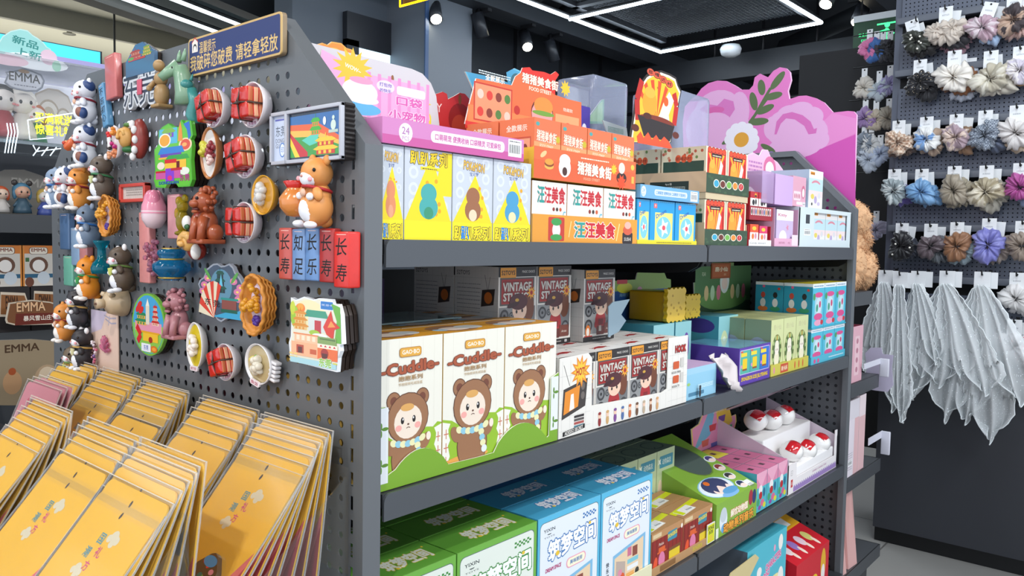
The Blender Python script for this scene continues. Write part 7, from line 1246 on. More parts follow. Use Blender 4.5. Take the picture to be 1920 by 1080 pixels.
# middle rear: teal boxes, yellow cube boxes, display cards
def teal(F, w, h): F.rect(0, 0, w, h, P_('#8fc6c9')); F.ell(w*.3, h*.45, w*.2, h*.3, P_('#cfd8a8')); F.ell(w*.3, h*.45, w*.12, h*.2, P_('#e6ecd2')); F.ell(w*.7, h*.6, w*.18, h*.22, P_('#6a3f9c')); F.ell(w*.75, h*.2, w*.2, h*.16, P_('#7f5ab0')); F.star(w*.75, h*.2, w*.12, w*.06, 5, P_('#e0b43c'))
yt = .085
for i, (p0, p1) in enumerate(((1226, 1265), (1267, 1297), (1348, 1384))):
    x0, x1 = at(p0, 605, Y=yt).x, at(p1, 605, Y=yt).x; carton('teal_toy_box', 'teal box with fruit print in the middle of the second shelf, %s' % ('left', 'middle', 'right')[i], 'toy box', None, x0, x1, yt, .20, Z2, 1.113, P_('#4ea2b2'), teal, (lambda F, w, h: F.ell(w*.5, h*.82, w*.4, h*.13, P_('#4a3f8c'))) if i == 2 else None)
def ycube(nm, px0, px1, Yf, z0, zt, lab):
    x0, x1 = at(px0, 570, Y=Yf).x, at(px1, 570, Y=Yf).x; e = empty('yellow_cube_box', ((x0+x1)/2, Yf+.05, z0)); m = MB(); m.box(x0, x1, Yf, Yf+.10, z0, zt, M('#b98d14', .35, coat=.2), b=.004); m.build('case', e)
    m = MB(); n = 9; w, h = x1-x0+.008, zt-z0+.008; pts = []
    for k in range(n*4):
        s = k//n; t = (k % n)/n; d = .0025*(1 if k % 2 else -1); pts.append([(t*w, -d), (w+d, t*h), (w-t*w, h+d), (-d, h-t*h)][s])
    m.prism(pts, 0, .010, M('#d9b323', .35, coat=.2), Matrix(((1, 0, 0, x0-.004), (0, 0, -1, Yf), (0, 1, 0, z0-.000), (0, 0, 0, 1)))); F = Fr(m, (x0-.004, Yf-.010, z0), (1, 0, 0), (0, 0, 1), (0, -1, 0)); l = F.l
    for k in range(9): F.ell(w*random.uniform(.12, .88), h*random.uniform(.12, .88), w*.05, h*.04, M('#b58f1c', .4)); F.l = l
    m.build('front_plate', e); return tag(e, lab, 'toy box')
ycube('a', 1246, 1277, .10, 1.1145, 1.187, 'large yellow cube shaped box with a scalloped front on the teal boxes'); ycube('b', 1281, 1305, .12, 1.1145, 1.165, 'smaller yellow cube shaped box right of the large one')
def bcard(F, w, h, P): F.rect(w*.02, h*.02, w*.98, h*.6, P_('#24508c')); F.ell(w*.2, h*.65, w*.12, h*.09, P_('#d6d43c')); F.rr(w*.08, h*.72, w*.24, h*.79, .002, P_('#c9303c')); F.text('海绵宝宝', w*.22, h*.53, h*.06, P_('#9cc8d8'), w=w*.2); F.text('惊喜', w*.4, h*.2, h*.13, P_('#e0c02a'), w=w*.2, bold=.05); F.ell(w*.44, h*.6, w*.04, h*.06, P_('#d89ab0'))
standee('display_card', 'dark blue display card with a green arch behind the yellow cubes', .215, [(1145, 600), (1150, 527), (1192, 524), (1195, 512), (1205, 503), (1220, 500), (1235, 503), (1246, 512), (1250, 522), (1258, 524), (1258, 600)], '#8fae5a', bcard)
def gcard(F, w, h, P): F.rect(w*.02, h*.02, w*.98, h*.94, P_('#4f7a4a')); F.rect(w*.02, 0, w*.98, h*.35, P_('#2f4f34')); F.ell(w*.5, h*.4, w*.4, h*.16, P_('#6d9a54')); F.ell(w*.5, h*.7, w*.08, h*.2, P_('#dfe9e0')); F.ell(w*.5, h*.66, w*.05, h*.1, P_('#efd9c8')); [F.ell(w*(.2+.1*k+(.14 if k > 2 else 0)), h*.52, w*.035, h*.12, P_(('#d9c08a', '#b9d8b0', '#d87a8c')[k % 3])) for k in range(6)]; F.text('花间', w*.15, h*.82, h*.06, P_('#dfe9c8'))
standee('display_card', 'green display card with a row of small figures', .215, [(1303, 600), (1301, 530), (1335, 527), (1336, 492), (1376, 492), (1377, 525), (1406, 524), (1402, 545), (1407, 600)], '#7f9a62', gcard)
m = MB(); x0 = at(1338, 510, Y=.213).x; p = at(1338, 523, Y=.205); q = at(1374, 493, Y=.205); m.box(p.x, q.x, .2115, .2145, p.z, q.z, P_('#a0522c')); F = Fr(m, (p.x, .2115, p.z), (1, 0, 0), (0, 0, 1), (0, -1, 0)); w = q.x-p.x; h = q.z-p.z; F.rect(w*.06, h*.1, w*.94, h*.9, P_('#b8653a')); F.text('鹿小仙', w*.5, h*.6, h*.3, P_('#efe6c6'), w=w*.66, bold=.04); F.text('系列', w*.7, h*.24, h*.15, P_('#efe6c6')); tag(m.build('title_plate'), 'brown title plate standing on top of the green display card', 'sign')
m = MB(); q = [at(*s, Y=.02) for s in ((1141, 632), (1141, 575), (1150, 566), (1181, 561), (1165, 590), (1174, 601), (1160, 622))]; m.prism([(p.x, p.z) for p in q], 0, .002, P_('#7f95a2'), Matrix(((1, 0, 0, 0), (0, 0, -1, .022), (0, 1, 0, 0), (0, 0, 0, 1)))); tag(m.build('box_flap'), 'bent pale blue cardboard flap right of the single vintage box', 'cardboard')
# ---------- third shelf
def dream(bg, edge, dk):
    def f(F, w, h):
        F.rect(0, 0, w, h, P_(edge)); F.rr(w*.03, -h*.0, w*.965, h*.955, w*.05, P_('#5a6a6c')); F.rr(w*.035, h*.0, w*.96, h*.95, w*.05, P_(bg)); l = F.l
        for i in range(8):
            for j in range(3):
                if (i+j) % 2 == 0: F.rect(w*(.70+.028*i), h*(.86+.015*j), w*(.728+.028*i), h*(.875+.015*j), P_(dk)); F.l = l
        F.l += F.st; F.text('YIXIN', w*.17, h*.885, h*.025, P_('#3a4446'), w=w*.17, bold=.02); F.ell(w*.17, h*.855, w*.03, h*.008, P_('#3a4446'), a0=180, a1=360); F.text('TOYS', w*.17, h*.83, h*.012, P_('#3a4446'), w=w*.16)
        F.text('筑梦空间', w*.54, h*.72, h*.16, P_('#f2f4f6'), w=w*.76, out=P_(dk), bold=.06, ow=.07, rot=3); F.ell(w*.3, h*.67, w*.03, h*.02, P_('#e6c03a')); F.ell(w*.82, h*.8, w*.02, h*.014, P_('#e6c03a'))
        F.text('DREAM SPACE', w*.24, h*.565, h*.03, P_('#b02a6a'), w=w*.24, bold=.06, shear=.15); F.rr(w*.44, h*.50, w*.76, h*.585, h*.04, P_('#e6a0b4')); F.rr(w*.455, h*.508, w*.745, h*.577, h*.034, P_('#f3eed0')); F.text('美味厨房', w*.6, h*.543, h*.035, P_('#2a6aa8'), w=w*.2, bold=.03)
        F.poly([(w*.24, 0), (w*.24, h*.40), (w*.88, h*.48), (w*.88, 0)], P_('#7fb6d8')); F.poly([(w*.27, 0), (w*.27, h*.37), (w*.84, h*.45), (w*.84, 0)], P_('#e6cba8')); F.poly([(w*.3, h*.08), (w*.3, h*.34), (w*.48, h*.3), (w*.48, h*.1)], P_('#b9a79c')); F.rect(w*.52, h*.33, w*.6, h*.41, P_('#c9708c')); F.rect(w*.62, h*.31, w*.72, h*.4, P_('#8a4a3c')); F.rect(w*.52, h*.26, w*.74, h*.30, P_('#7fc2d0')); F.rect(w*.52, h*.20, w*.74, h*.24, P_('#e6e8ea')); F.ell(w*.42, h*.17, w*.05, h*.04, P_('#d9562c')); F.ell(w*.38, h*.22, w*.04, h*.03, P_('#d98aa0')); F.rect(w*.5, h*.13, w*.66, h*.18, P_('#e0a45a')); F.ell(w*.72, h*.16, w*.04, h*.03, P_('#2a2a2a')); F.rect(w*.5, 0, w*.82, h*.11, P_('#8f86b0')); F.rect(w*.3, 0, w*.48, h*.08, P_('#d9dfe6'))
        F.vtext('快乐拼装', w*.14, h*.27, h*.042, P_('#2a3a4a'), gap=1.25, bold=.02); F.vtext('亲子时光', w*.09, h*.15, h*.036, P_('#2a3a4a'), gap=1.25, bold=.02)
    return f
def dtop(ln, dk, edge2):
    def f(F, w, h):
        F.rect(w*.0, h*.0, w, h*.012, P_(edge2)); F.text('筑梦空间', w*.58, h*.5, h*.42, P_(ln), w=w*.55, out=P_(dk), bold=.06, ow=.05); F.ell(w*.9, h*.75, w*.012, h*.03, P_('#e6c03a')); F.ell(w*.4, h*.3, w*.02, h*.04, P_('#e6c03a'))
    return f
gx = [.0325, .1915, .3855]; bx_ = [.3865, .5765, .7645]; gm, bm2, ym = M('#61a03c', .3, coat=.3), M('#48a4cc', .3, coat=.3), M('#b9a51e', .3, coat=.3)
rows_n = ('front', 'second', 'third', 'fourth')
for r in range(4):
    for i in range(2): carton('dollhouse_kit_box', 'green dollhouse kit box in the %s row, %s column' % (rows_n[r], ('left', 'right')[i]), 'toy box', None, gx[i], gx[i+1]-.0015, YF+.002+r*.083, YF+.083+r*.083, Z3, .829, gm, dream('#dfe6dc', '#6fae46', '#3f8a3c') if r == 0 else None, None, dtop('#d9dfd2', '#c9b83a', '#8fc46a'))
for r in range(2):
    for i in range(2): carton('dollhouse_kit_box', 'light blue dollhouse kit box in the %s row, %s column' % (rows_n[r], ('left', 'right')[i]), 'toy box', None, bx_[i], bx_[i+1]-.0015, YF+.002+r*.083, YF+.083+r*.083, Z3, .830, bm2, dream('#dfe6ee', '#58b4d8', '#2f6fae') if r == 0 else None, (lambda F, w, h: F.rect(0, 0, w, h, P_('#4aa0c8'))) if i else None, dtop('#dfe6ee', '#3a62ae', '#8fd0e6'))
for i in range(2): carton('dollhouse_kit_box', 'dark blue kit box behind the light blue ones, %s' % ('left', 'right')[i], 'toy box', None, bx_[i], bx_[i+1]-.0015, .133, .213, Z3, .828, M('#2f76b4', .3, coat=.3), None, None, dtop('#c9d2de', '#2a4a86', '#4a8ac0'))
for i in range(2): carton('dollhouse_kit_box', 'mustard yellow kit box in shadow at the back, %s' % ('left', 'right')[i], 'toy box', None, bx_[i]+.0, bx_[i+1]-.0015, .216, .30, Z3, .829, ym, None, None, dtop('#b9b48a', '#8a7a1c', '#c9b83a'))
m = MB(); m.box(.39, .762, -.0375, -.0345, Z3-.003, .64, P_('#dfdcb8')); tag(m.build('display_tray_lip'), 'cream front lip of the tray under the blue kit boxes', 'display tray')
# brown curtain boxes
def sbb(F, w, h):
    F.rect(0, 0, w, h*.84, P_('#8c241c')); F.rect(0, h*.82, w, h, P_('#b98a5c')); l = F.l
    for k in range(8): F.rect(w*(.02+.125*k), 0, w*(.05+.125*k), h*.82, P_('#741c16')); F.l = l
    F.l += F.st; F.rr(w*.04, h*.86, w*.3, h*.96, .001, P_('#d9c29a')); F.rr(w*.5, h*.62, w*.8, h*.86, .003, P_('#3f8aa0')); F.text('SPONGEBOB', w*.65, h*.76, h*.09, P_('#e6d43a'), w=w*.3, bold=.05, out=P_('#2a5a8c'), rot=4); F.text('Pinkie', w*.3, h*.66, h*.07, P_('#f0e0d0'), shear=.2, maxw=w*.2); F.rect(w*.55, 0, w*.9, h*.36, P_('#dfc22a')); F.rect(w*.55, h*.36, w*.92, h*.44, P_('#7a4a24')); F.rect(w*.22, h*.46, w*.42, h*.58, P_('#d9602c')); F.rect(w*.18, h*.44, w*.46, h*.48, P_('#d9602c')); F.ell(w*.32, h*.26, w*.1, h*.2, P_('#d87aa0')); F.ell(w*.12, h*.2, w*.06, h*.2, P_('#e0522c'), rot=-15); F.ell(w*.95, h*.85, w*.03, h*.06, P_('#efe6dc'))
def sbt(F, w, h): F.rect(0, 0, w, h, P_('#b0855a')); F.poly([(0, h*.30), (0, h*.55), (w, h*.80), (w, h*.55)], P_('#cfd420')); F.poly([(w*.1, h*.12), (w*.62, h*.22), (w*.62, h*.62), (w*.1, h*.52)], P_('#e6e2da')); F.poly([(w*.12, h*.16), (w*.24, h*.18), (w*.24, h*.56), (w*.12, h*.52)], P_('#c9d420')); barcode(F, w*.36, h*.25, w*.22, h*.2)
be = [.768, .905, 1.045]
for r in range(2):
    for i in range(2): carton('curtain_toy_box', 'brown and red curtain printed box, %s of the %s row' % (('left', 'right')[i], ('front', 'rear')[r]), 'toy box', None, be[i], be[i+1]-.001, YF+.003+r*.07, YF+.072+r*.07, Z3+.003, .698, P_('#b58a5e'), sbb, None, sbt)
opentray('display_tray', 'brown cardboard tray under the red curtain printed boxes', .767, 1.046, -.0345, .12, Z3, .018, .02, '#b98f62', lambda F, w, h: (F.text('SPONGEBOB', w*.72, h*.5, h*.5, P_('#c9b83a'), w=w*.16, bold=.05), F.rr(w*.12, h*.15, w*.36, h*.85, .002, P_('#8a6238'))))
m = MB(); m.box(1.01, 1.048, -.0372, -.035, Z3+.002, .655, P_('#e0e2d8')); F = Fr(m, (1.01, -.0372, Z3+.002), (1, 0, 0), (0, 0, 1), (0, -1, 0)); F.rect(.002, .002, .036, .044, P_('#d3d81f')); F.text('SPONGE', .018, .036, .008, P_('#2a3a1c'), w=.03, bold=.04); F.text('BOB', .018, .026, .008, P_('#2a3a1c'), w=.018, bold=.04); F.rr(.012, .004, .026, .018, .003, P_('#e0c83a')); tag(m.build('price_card'), 'small bright yellow card at the corner of the brown boxes', 'card')
# grey green boxes behind
def gg2(F, w, h): F.rect(0, 0, w, h, P_('#b9c69a')); F.rect(0, 0, w, h*.2, P_('#8fae6a')); F.rr(w*.15, h*.76, w*.9, h*.92, .002, P_('#3f8a9c')); F.text('动物森友', w*.55, h*.84, h*.08, P_('#e9ecd8'), w=w*.5); F.star(w*.14, h*.85, w*.12, w*.05, 4, P_('#e9ecd8')); [F.ell(w*(.2+.2*k), h*(.5-.12*(k % 2)), w*.11, h*.11, P_(('#e6cbb0', '#8a5a4c', '#c9702c', '#6a9cb0')[k])) for k in range(4)]; [F.ell(w*(.2+.2*k), h*(.34-.12*(k % 2)), w*.1, h*.09, P_(('#3f7a5c', '#c9a05a', '#3a5a8c', '#c25a4c')[k])) for k in range(4)]
def gg2t(F, w, h): F.rect(0, 0, w, h, P_('#7f9482')); F.ell(w*.5, h*.5, w*.4, h*.34, P_('#3f5a50')); F.ell(w*.5, h*.5, w*.36, h*.3, P_('#7f9482')); F.line([(w*.2, h*.2), (w*.4, h*.35)], .002, P_('#3f5a50'))
for i in range(4):
    for r in range(3):
        x0 = .768+i*.0 + i*.088; carton('forest_toy_box', 'grey green box with a ring on its lid, column %s, row %s from the front' % (('one', 'two', 'three', 'four')[i], ('one', 'two', 'three')[r]), 'toy box', None, x0, x0+.087, .112+r*.085, .196+r*.085, Z3, .795, P_('#a3b08c'), gg2, None, gg2t)
# big green sloped carton
x0, x1 = 1.058, 1.287; yb = .215; zf = .690; zb = at(1245, 818, Y=yb).z
m = MB(); gcol = M('#86b042', .35, coat=.15); vs = [(x0, YF, Z3), (x1, YF, Z3), (x1, YF, zf), (x0, YF, zf), (x0, yb, Z3), (x1, yb, Z3), (x1, yb, zb), (x0, yb, zb)]
m.add(vs, [(0, 1, 2, 3), (5, 4, 7, 6), (4, 0, 3, 7), (1, 5, 6, 2), (3, 2, 6, 7), (0, 4, 5, 1)], gcol)
F = Fr(m, (x0, YF, Z3), (1, 0, 0), (0, 0, 1), (0, -1, 0)); w = x1-x0; h = zf-Z3
F.rect(0, 0, w*.06, h*.3, P_('#e6ead8')); F.ell(w*.17, h*.45, w*.09, h*.36, P_('#dfe6ea')); F.ell(w*.17, h*.6, w*.075, h*.22, P_('#c3ccd2')); F.ell(w*.19, h*.2, w*.07, h*.14, P_('#6aa6d0')); F.text('解忧动物园', w*.55, h*.52, h*.22, P_('#f0ead2'), w=w*.42, out=P_('#d9602c'), bold=.06); F.text('动物系列音乐', w*.55, h*.18, h*.28, P_('#eda338'), w=w*.74, out=P_('#3a2218'), bold=.06, ow=.07); F.ell(w*.84, h*.68, w*.055, h*.24, P_('#a3303c')); F.ell(w*.93, h*.66, w*.05, h*.22, P_('#2a3a6a')); 
sl = Vector((0, yb-YF, zb-zf)); L = sl.length; v = sl.normalized(); n = Vector((0, -v.z, v.y)); F = Fr(m, (x0, YF, zf), (1, 0, 0), v, n); F.ell(w*.56, L*.62, w*.30, L*.30, M('#6a8a30', .5)); F.ell(w*.56, L*.62, w*.285, L*.285, M('#4a5a54', .6)); F.ell(w*.37, L*.17, w*.33, L*.14, P_('#8fc0dc')); F.ell(w*.37, L*.17, w*.31, L*.13, P_('#dfe9ee')); F.ell(w*.38, L*.19, w*.24, L*.11, P_('#3c4468')); F.ell(w*.42, L*.12, w*.19, L*.06, P_('#f0d8cc')); F.poly([(w*.2, L*.2), (w*.3, L*.1), (w*.4, L*.19), (w*.5, L*.12), (w*.6, L*.2)], P_('#3c4468')); F.ell(w*.44, L*.045, w*.18, L*.04, P_('#7fb2dc')); F.ell(w*.3, L*.25, w*.05, L*.03, P_('#d9702c')); F.ell(w*.5, L*.08, w*.16, L*.04, P_('#5a9ac8'))
for a, b, c in ((.80, .22, '#3a3a3c'), (.86, .36, '#8a3f3c'), (.92, .5, '#4a3f78'), (.78, .08, '#2a3a5a')): F.ell(w*a, L*b, w*.10, L*.055, P_('#dfe8ea')); F.ell(w*a, L*(b+.01), w*.07, L*.04, P_(c)); F.ell(w*(a+.01), L*(b-.022), w*.062, L*.028, P_('#f0d8cc'))
F.rect(w*.84, L*.02, w*.97, L*.10, P_('#e9e9e6')); F.lines(w*.86, w*.95, L*.04, L*.008, 4, P_('#6a6a6a')); F.text('ANIMAL', w*.3, L*.86, L*.06, P_('#4a3a1c'), w=w*.4, bold=.05); tag(m.build('display_carton'), 'big lime green sloped carton with a dark oval opening', 'display carton')
carton('dark_carton', 'dark brown carton deep behind the green sloped carton', 'toy box', None, .98, 1.14, .40, .47, Z3, .86, P_('#4a3028'), lambda F, w, h: (F.rect(w*.1, h*.6, w*.2, h*.95, P_('#8c3a2c')), F.rect(w*.3, h*.5, w*.6, h*.9, P_('#7a6a58'))))
# pink topped boxes
def pnk(F, w, h):
    F.rect(0, 0, w, h, P_('#4fb0bc')); F.rect(0, h*.62, w, h, P_('#d888a8')); F.poly([(0, h*.9), (w*.5, h*.6), (w, h*.95), (w, h), (0, h)], P_('#e6a8c0')); F.ell(w*.4, h*.55, w*.18, h*.12, P_('#e9e4e2')); F.ell(w*.42, h*.4, w*.16, h*.1, P_('#b3262c')); F.ell(w*.75, h*.45, w*.12, h*.12, P_('#2a6a8c')); F.ell(w*.2, h*.25, w*.14, h*.1, P_('#3f9a6c')); F.ell(w*.6, h*.2, w*.18, h*.09, P_('#d0688c')); F.ell(w*.35, h*.1, w*.14, h*.06, P_('#8a4a9c')); F.ell(w*.8, h*.12, w*.14, h*.07, P_('#cfd23c'))
def pnt(c):
    return lambda F, w, h: (F.rect(0, 0, w, h, P_(c)), F.rect(w*.38, h*.35, w*.62, h*.58, P_('#4a2838')), F.rect(0, h*.97, w, h, P_('#8a4a68')))
px_ = [1.292, 1.360, 1.432, 1.4985]
for r in range(3):
    for i in range(3): carton('pink_toy_box', '%s topped colourful box, %s of the %s row' % ('yellow' if (r, i) == (2, 1) else 'pink', ('left', 'middle', 'right')[i], ('front', 'middle', 'rear')[r]), 'toy box', None, px_[i], px_[i+1]-.001, YF+.003+r*.071, YF+.0735+r*.071, Z3+.002, .713, P_('#3f9cb0'), pnk, None, pnt('#e6d93a' if (r, i) == (2, 1) else '#cf6f96'))
def chd(F, w, h, P):
    F.poly([(x*.96+w*.02, y*.96+h*.02) for x, y in P], P_('#d98aa8')); F.poly([(w*.05, h*.3), (w*.4, h*.5), (w*.5, h*.95), (w*.35, h*.9), (w*.2, h*.6)], P_('#6aa8c0')); F.poly([(w*.5, h*.95), (w*.6, h*.4), (w*.9, h*.6), (w*.8, h*.9)], P_('#e0b43a')); F.rect(w*.05, h*.03, w*.95, h*.25, P_('#e09a7c'))
    for cx, cy, c in ((.45, .62, '#c23a3c'), (.65, .72, '#6a3a8c'), (.82, .5, '#3f9a6c'), (.3, .4, '#c9604c'), (.5, .3, '#5a5a9c'), (.7, .34, '#c9c23c'), (.2, .2, '#b0852c')): F.poly([(w*(cx-.08), h*(cy+.04)), (w*(cx+.08), h*(cy+.04)), (w*(cx+.06), h*(cy-.07)), (w*(cx-.06), h*(cy-.07))], P_(c))
    F.text('CANDY CHARACTER', w*.6, h*.86, h*.05, P_('#f0e0d0'), w=w*.3)
standee('display_card', 'rounded rainbow display card with tiny cups behind the pink boxes', .182, [(1299, 850), (1296, 805), (1310, 795), (1318, 775), (1330, 761), (1345, 756), (1358, 760), (1366, 774), (1368, 782), (1380, 777), (1381, 790), (1374, 815), (1374, 850)], '#d9c04a', chd)
# white domes in the big tray
e = empty('display_tray', (1.7, .1, Z3)); m = MB(); wh = P_('#e9e4e4'); x0, x1, y0, y1 = 1.5005, 1.897, -.034, .20
m.box(x0, x1, y0, y1, Z3, Z3+.003, wh); m.box(x0, x1, y0, y0+.002, Z3+.003, Z3+.040, wh); m.box(x0, x0+.06, y0, y0+.002, Z3+.04, Z3+.085, wh); m.box(x1-.02, x1, y0, y0+.002, Z3+.04, Z3+.12, wh)
for xx in (x0, x1-.002): m.add([(xx, y0, Z3+.003), (xx, y1, Z3+.003), (xx, y1, Z3+.19), (xx, y0, Z3+.1), (xx+.002, y0, Z3+.003), (xx+.002, y1, Z3+.003), (xx+.002, y1, Z3+.19), (xx+.002, y0, Z3+.1)], [(3, 2, 1, 0), (4, 5, 6, 7), (2, 3, 7, 6), (0, 3, 7, 4)], P_('#d9c9d6'))
F = Fr(m, (x0, y0, Z3), (1, 0, 0), (0, 0, 1), (0, -1, 0)); w = x1-x0; F.rect(w*.10, .002, w*.99, .014, P_('#9a7fb8')); l = F.l
for k in range(24): F.poly([(w*(.10+.037*k), .014), (w*(.137+.037*k), .014), (w*(.118+.037*k), .022)], P_('#9a7fb8')); F.l = l
F.l += F.st; F.text('SANRIO CHARACTERS', w*.62, .030, .006, P_('#b0709c'), w=w*.3); F.rr(.018, .052, .032, .066, .002, P_('#8a8a8c')); F.rr(.019, .053, .031, .065, .002, wh); F.text('3+', .025, .059, .005, P_('#8a8a8c')); F.rect(.02, .018, .034, .04, P_('#c24040')); F.text('正品', .027, .029, .008, P_('#f0e6e2'), w=.011); m.build('tray_walls', e)
m = MB()
for a, b, c, d, zz in ((1.515, 1.885, -.028, .045, .068), (1.515, 1.885, .047, .14, .138)): m.box(a, b, c, d, Z3+.0035, Z3+zz, M('#eceaea', .35), b=.004)
m.build('insert', e); TR = e; tag(e, 'white tray with purple zigzag edge holding glossy white domes', 'display tray')
def dome(px, py, Yc, dz, lab, rz):
    c = at(px, py, Y=Yc); e = empty('white_ornament', c); m = MB(); m.ell(c, (.037, .034, .031), M('#e9e7e4', .12, coat=.8), 20, 14); m.build('shell', e)
    m = MB(); R = Matrix.Rotation(rz, 3, 'Y') @ Matrix.Rotation(.45, 3, 'X'); vs = []; fs = []
    for j in range(5):
        for i in range(13): t = -.5+.25*j; a = -.8+1.6*i/12; d = R @ Vector((math.sin(a)*math.cos(t), math.sin(t), math.cos(a)*math.cos(t))); vs.append(c+Vector((d.x*.0382, d.y*.0352, d.z*.0322)))
    for j in range(4):
        for i in range(12): q = j*13+i; fs.append((q, q+1, q+14, q+13))
    m.add(vs, fs, M('#c2242c', .15, coat=.8), True); m.build('red_patch', e); return tag(e, lab, 'ornament')
for (px, py, Yc, lab, rz) in ((1417, 788, .095, 'glossy white dome with a red patch, left of the back row', -.3), (1446, 787, .09, 'glossy white dome with a red patch, middle of the back row', -.1), (1470, 778, .09, 'glossy white dome with a red patch, right of the back row', .2), (1484, 846, .005, 'glossy white dome with a red patch, left of the front row', -.5), (1510, 843, .0, 'glossy white dome with a red patch, middle of the front row', -.2), (1536, 830, .0, 'glossy white dome with a red patch, right of the front row', .1)): dome(px, py, Yc, 0, lab, rz)
m = MB(); 
lid_ = [Vector(q) for q in ((1.56, .198, .797), (1.89, .198, .797), (1.84, .05, .885), (1.54, .05, .875))]; m.add([tuple(p) for p in lid_]+[tuple(p+Vector((0, .004, .003))) for p in lid_], [(0, 1, 2, 3), (7, 6, 5, 4), (0, 4, 5, 1), (1, 5, 6, 2), (2, 6, 7, 3), (3, 7, 4, 0)], P_('#dcc3cf')); u = (lid_[1]-lid_[0]).normalized(); vv = (lid_[3]-lid_[0]); vv = (vv-u*vv.dot(u)).normalized(); F = Fr(m, lid_[0], u, vv, u.cross(vv)); w = (lid_[1]-lid_[0]).length; h = (lid_[3]-lid_[0]).length
F.l = .001; F.ell(w*.75, h*.7, w*.16, h*.22, P_('#5a4a8c')); F.ell(w*.75, h*.7, w*.14, h*.19, P_('#e6d6de')); F.ell(w*.78, h*.66, w*.07, h*.1, P_('#c23a44')); [F.ell(w*(.2+.1*k), h*.3, w*.035, h*.05, P_('#c24050')) for k in range(4)]; F.lines(w*.2, w*.5, h*.55, h*.05, 2, P_('#8a4a8c')); m.build('lid', TR)
# ---------- lowest shelf
def san(F, w, h):
    F.rect(0, 0, w, h, P_('#4fb4c6')); F.text('SANRIO', w*.42, h*.62, h*.07, P_('#d8508c'), w=w*.3, out=P_('#f4e6ee'), bold=.06, rot=22); F.text('CHARACTERS', w*.66, h*.74, h*.07, P_('#d8508c'), w=w*.4, out=P_('#f4e6ee'), bold=.06, rot=10); F.rr(w*.38, h*.5, w*.8, h*.58, .008, P_('#e9dc9a')); F.lines(w*.42, w*.76, h*.525, h*.02, 1, P_('#8a7a3c')); F.ell(w*.3, h*.72, w*.06, h*.05, P_('#ece8e2')); F.ell(w*.2, h*.55, w*.08, h*.14, P_('#cfc25a')); F.ell(w*.86, h*.5, w*.08, h*.12, P_('#ece8e2')); F.ell(w*.84, h*.88, w*.06, h*.08, P_('#ece8e2')); F.ell(w*.7, h*.36, w*.1, h*.07, P_('#3f9a8c')); F.ell(w*.68, h*.86, w*.025, h*.035, P_('#e6a0bc')); F.ell(w*.35, h*.28, w*.1, h*.08, P_('#d888b0')); F.ell(w*.9, h*.25, w*.1, h*.1, P_('#f0ede8'))
carton('character_toy_box', 'sky blue carton with pink curved lettering on the lowest shelf', 'toy box', None, 1.232, 1.491, -.04, .16, Z4, .5265, P_('#46aabf'), san, lambda F, w, h: (F.rect(0, 0, w, h, P_('#5a6a78')), F.ell(w*.4, h*.3, w*.2, h*.15, P_('#8a4a5c')), F.ell(w*.75, h*.2, w*.15, h*.12, P_('#b07a58'))), lambda F, w, h: F.ell(w*.6, h*.3, w*.1, h*.12, P_('#a9dde6')))
x0, x1 = 1.575, 1.845; m = MB(); zf, zb = .385, .46; ym_ = .03; yb = .17; vs = [(x0, -.04, Z4), (x1, -.04, Z4), (x1, -.04, zf), (x0, -.04, zf), (x0, yb, Z4), (x1, yb, Z4), (x1, yb, zb), (x0, yb, zb)]; rd = P_('#c81e2c')
m.add(vs, [(0, 1, 2, 3), (5, 4, 7, 6), (4, 0, 3, 7), (1, 5, 6, 2), (3, 2, 6, 7), (0, 4, 5, 1)], rd); sl = Vector((0, yb+.04, zb-zf)); L = sl.length; v = sl.normalized(); F = Fr(m, (x0, -.04, zf), (1, 0, 0), v, Vector((0, -v.z, v.y))); w = x1-x0; F.rect(0, L*.45, w, L, P_('#e6a824')); l = F.l
for k, c in enumerate(('#ecdce4', '#9a7ac0', '#ecd0dc', '#d6d07a')): F.ell(w*(.18+.2*k), L*.24, w*.07, L*.10, P_(c)); F.l += F.st; F.ell(w*(.18+.2*k)+w*.03, L*.12, w*.03, L*.08, P_('#f0d8c8')); F.l = l
F.l += 2*F.st; F.ell(w*.3, L*.8, w*.2, L*.12, P_('#c81e2c')); F.rect(w*.62, L*.5, w*.82, L*.66, P_('#e9e6e0')); F.ell(w*.6, L*.74, w*.09, L*.07, P_('#ece6e0')); F = Fr(m, (x0, -.04, Z4), (1, 0, 0), (0, 0, 1), (0, -1, 0)); F.ell(w*.55, .03, w*.12, .03, P_('#e6c822')); F.ell(w*.82, .07, w*.08, .05, P_('#e0ae2a')); F.ell(w*.82, .04, w*.06, .03, P_('#efe6e0')); F.lines(w*.48, w*.62, .036, .004, 3, P_('#8a5a10')); tag(m.build('character_toy_box'), 'red and yellow slanted carton on the lowest shelf at the right', 'toy box')
carton('snack_carton', 'brown snack carton lying on the lowest shelf beside the sky blue one', 'toy box', None, 1.02, 1.19, -.045, .1, Z4, .40, P_('#a8764a'), lambda F, w, h: (F.text('好运来', w*.5, h*.86, h*.14, P_('#2a1a12'), w=w*.6, bold=.05), F.rect(w*.8, h*.7, w*.98, h*.98, P_('#e0b02a')))); carton('snack_carton', 'long brown carton at the left of the lowest shelf', 'toy box', None, .6, .98, -.045, .15, Z4, .42, P_('#a3744a'))
m = MB(); q = [at(*s, Y=-.05) for s in ((1368, 1085), (1372, 1075), (1418, 1040), (1424, 1046), (1405, 1085))]; m.prism([(p.x, p.z) for p in q], 0, .003, P_('#cdbd8a'), Matrix(((1, 0, 0, 0), (0, 0, -1, -.046), (0, 1, 0, 0), (0, 0, 0, 1)))); tag(m.build('box_flap'), 'cream cardboard flap standing in front of the sky blue carton', 'cardboard')
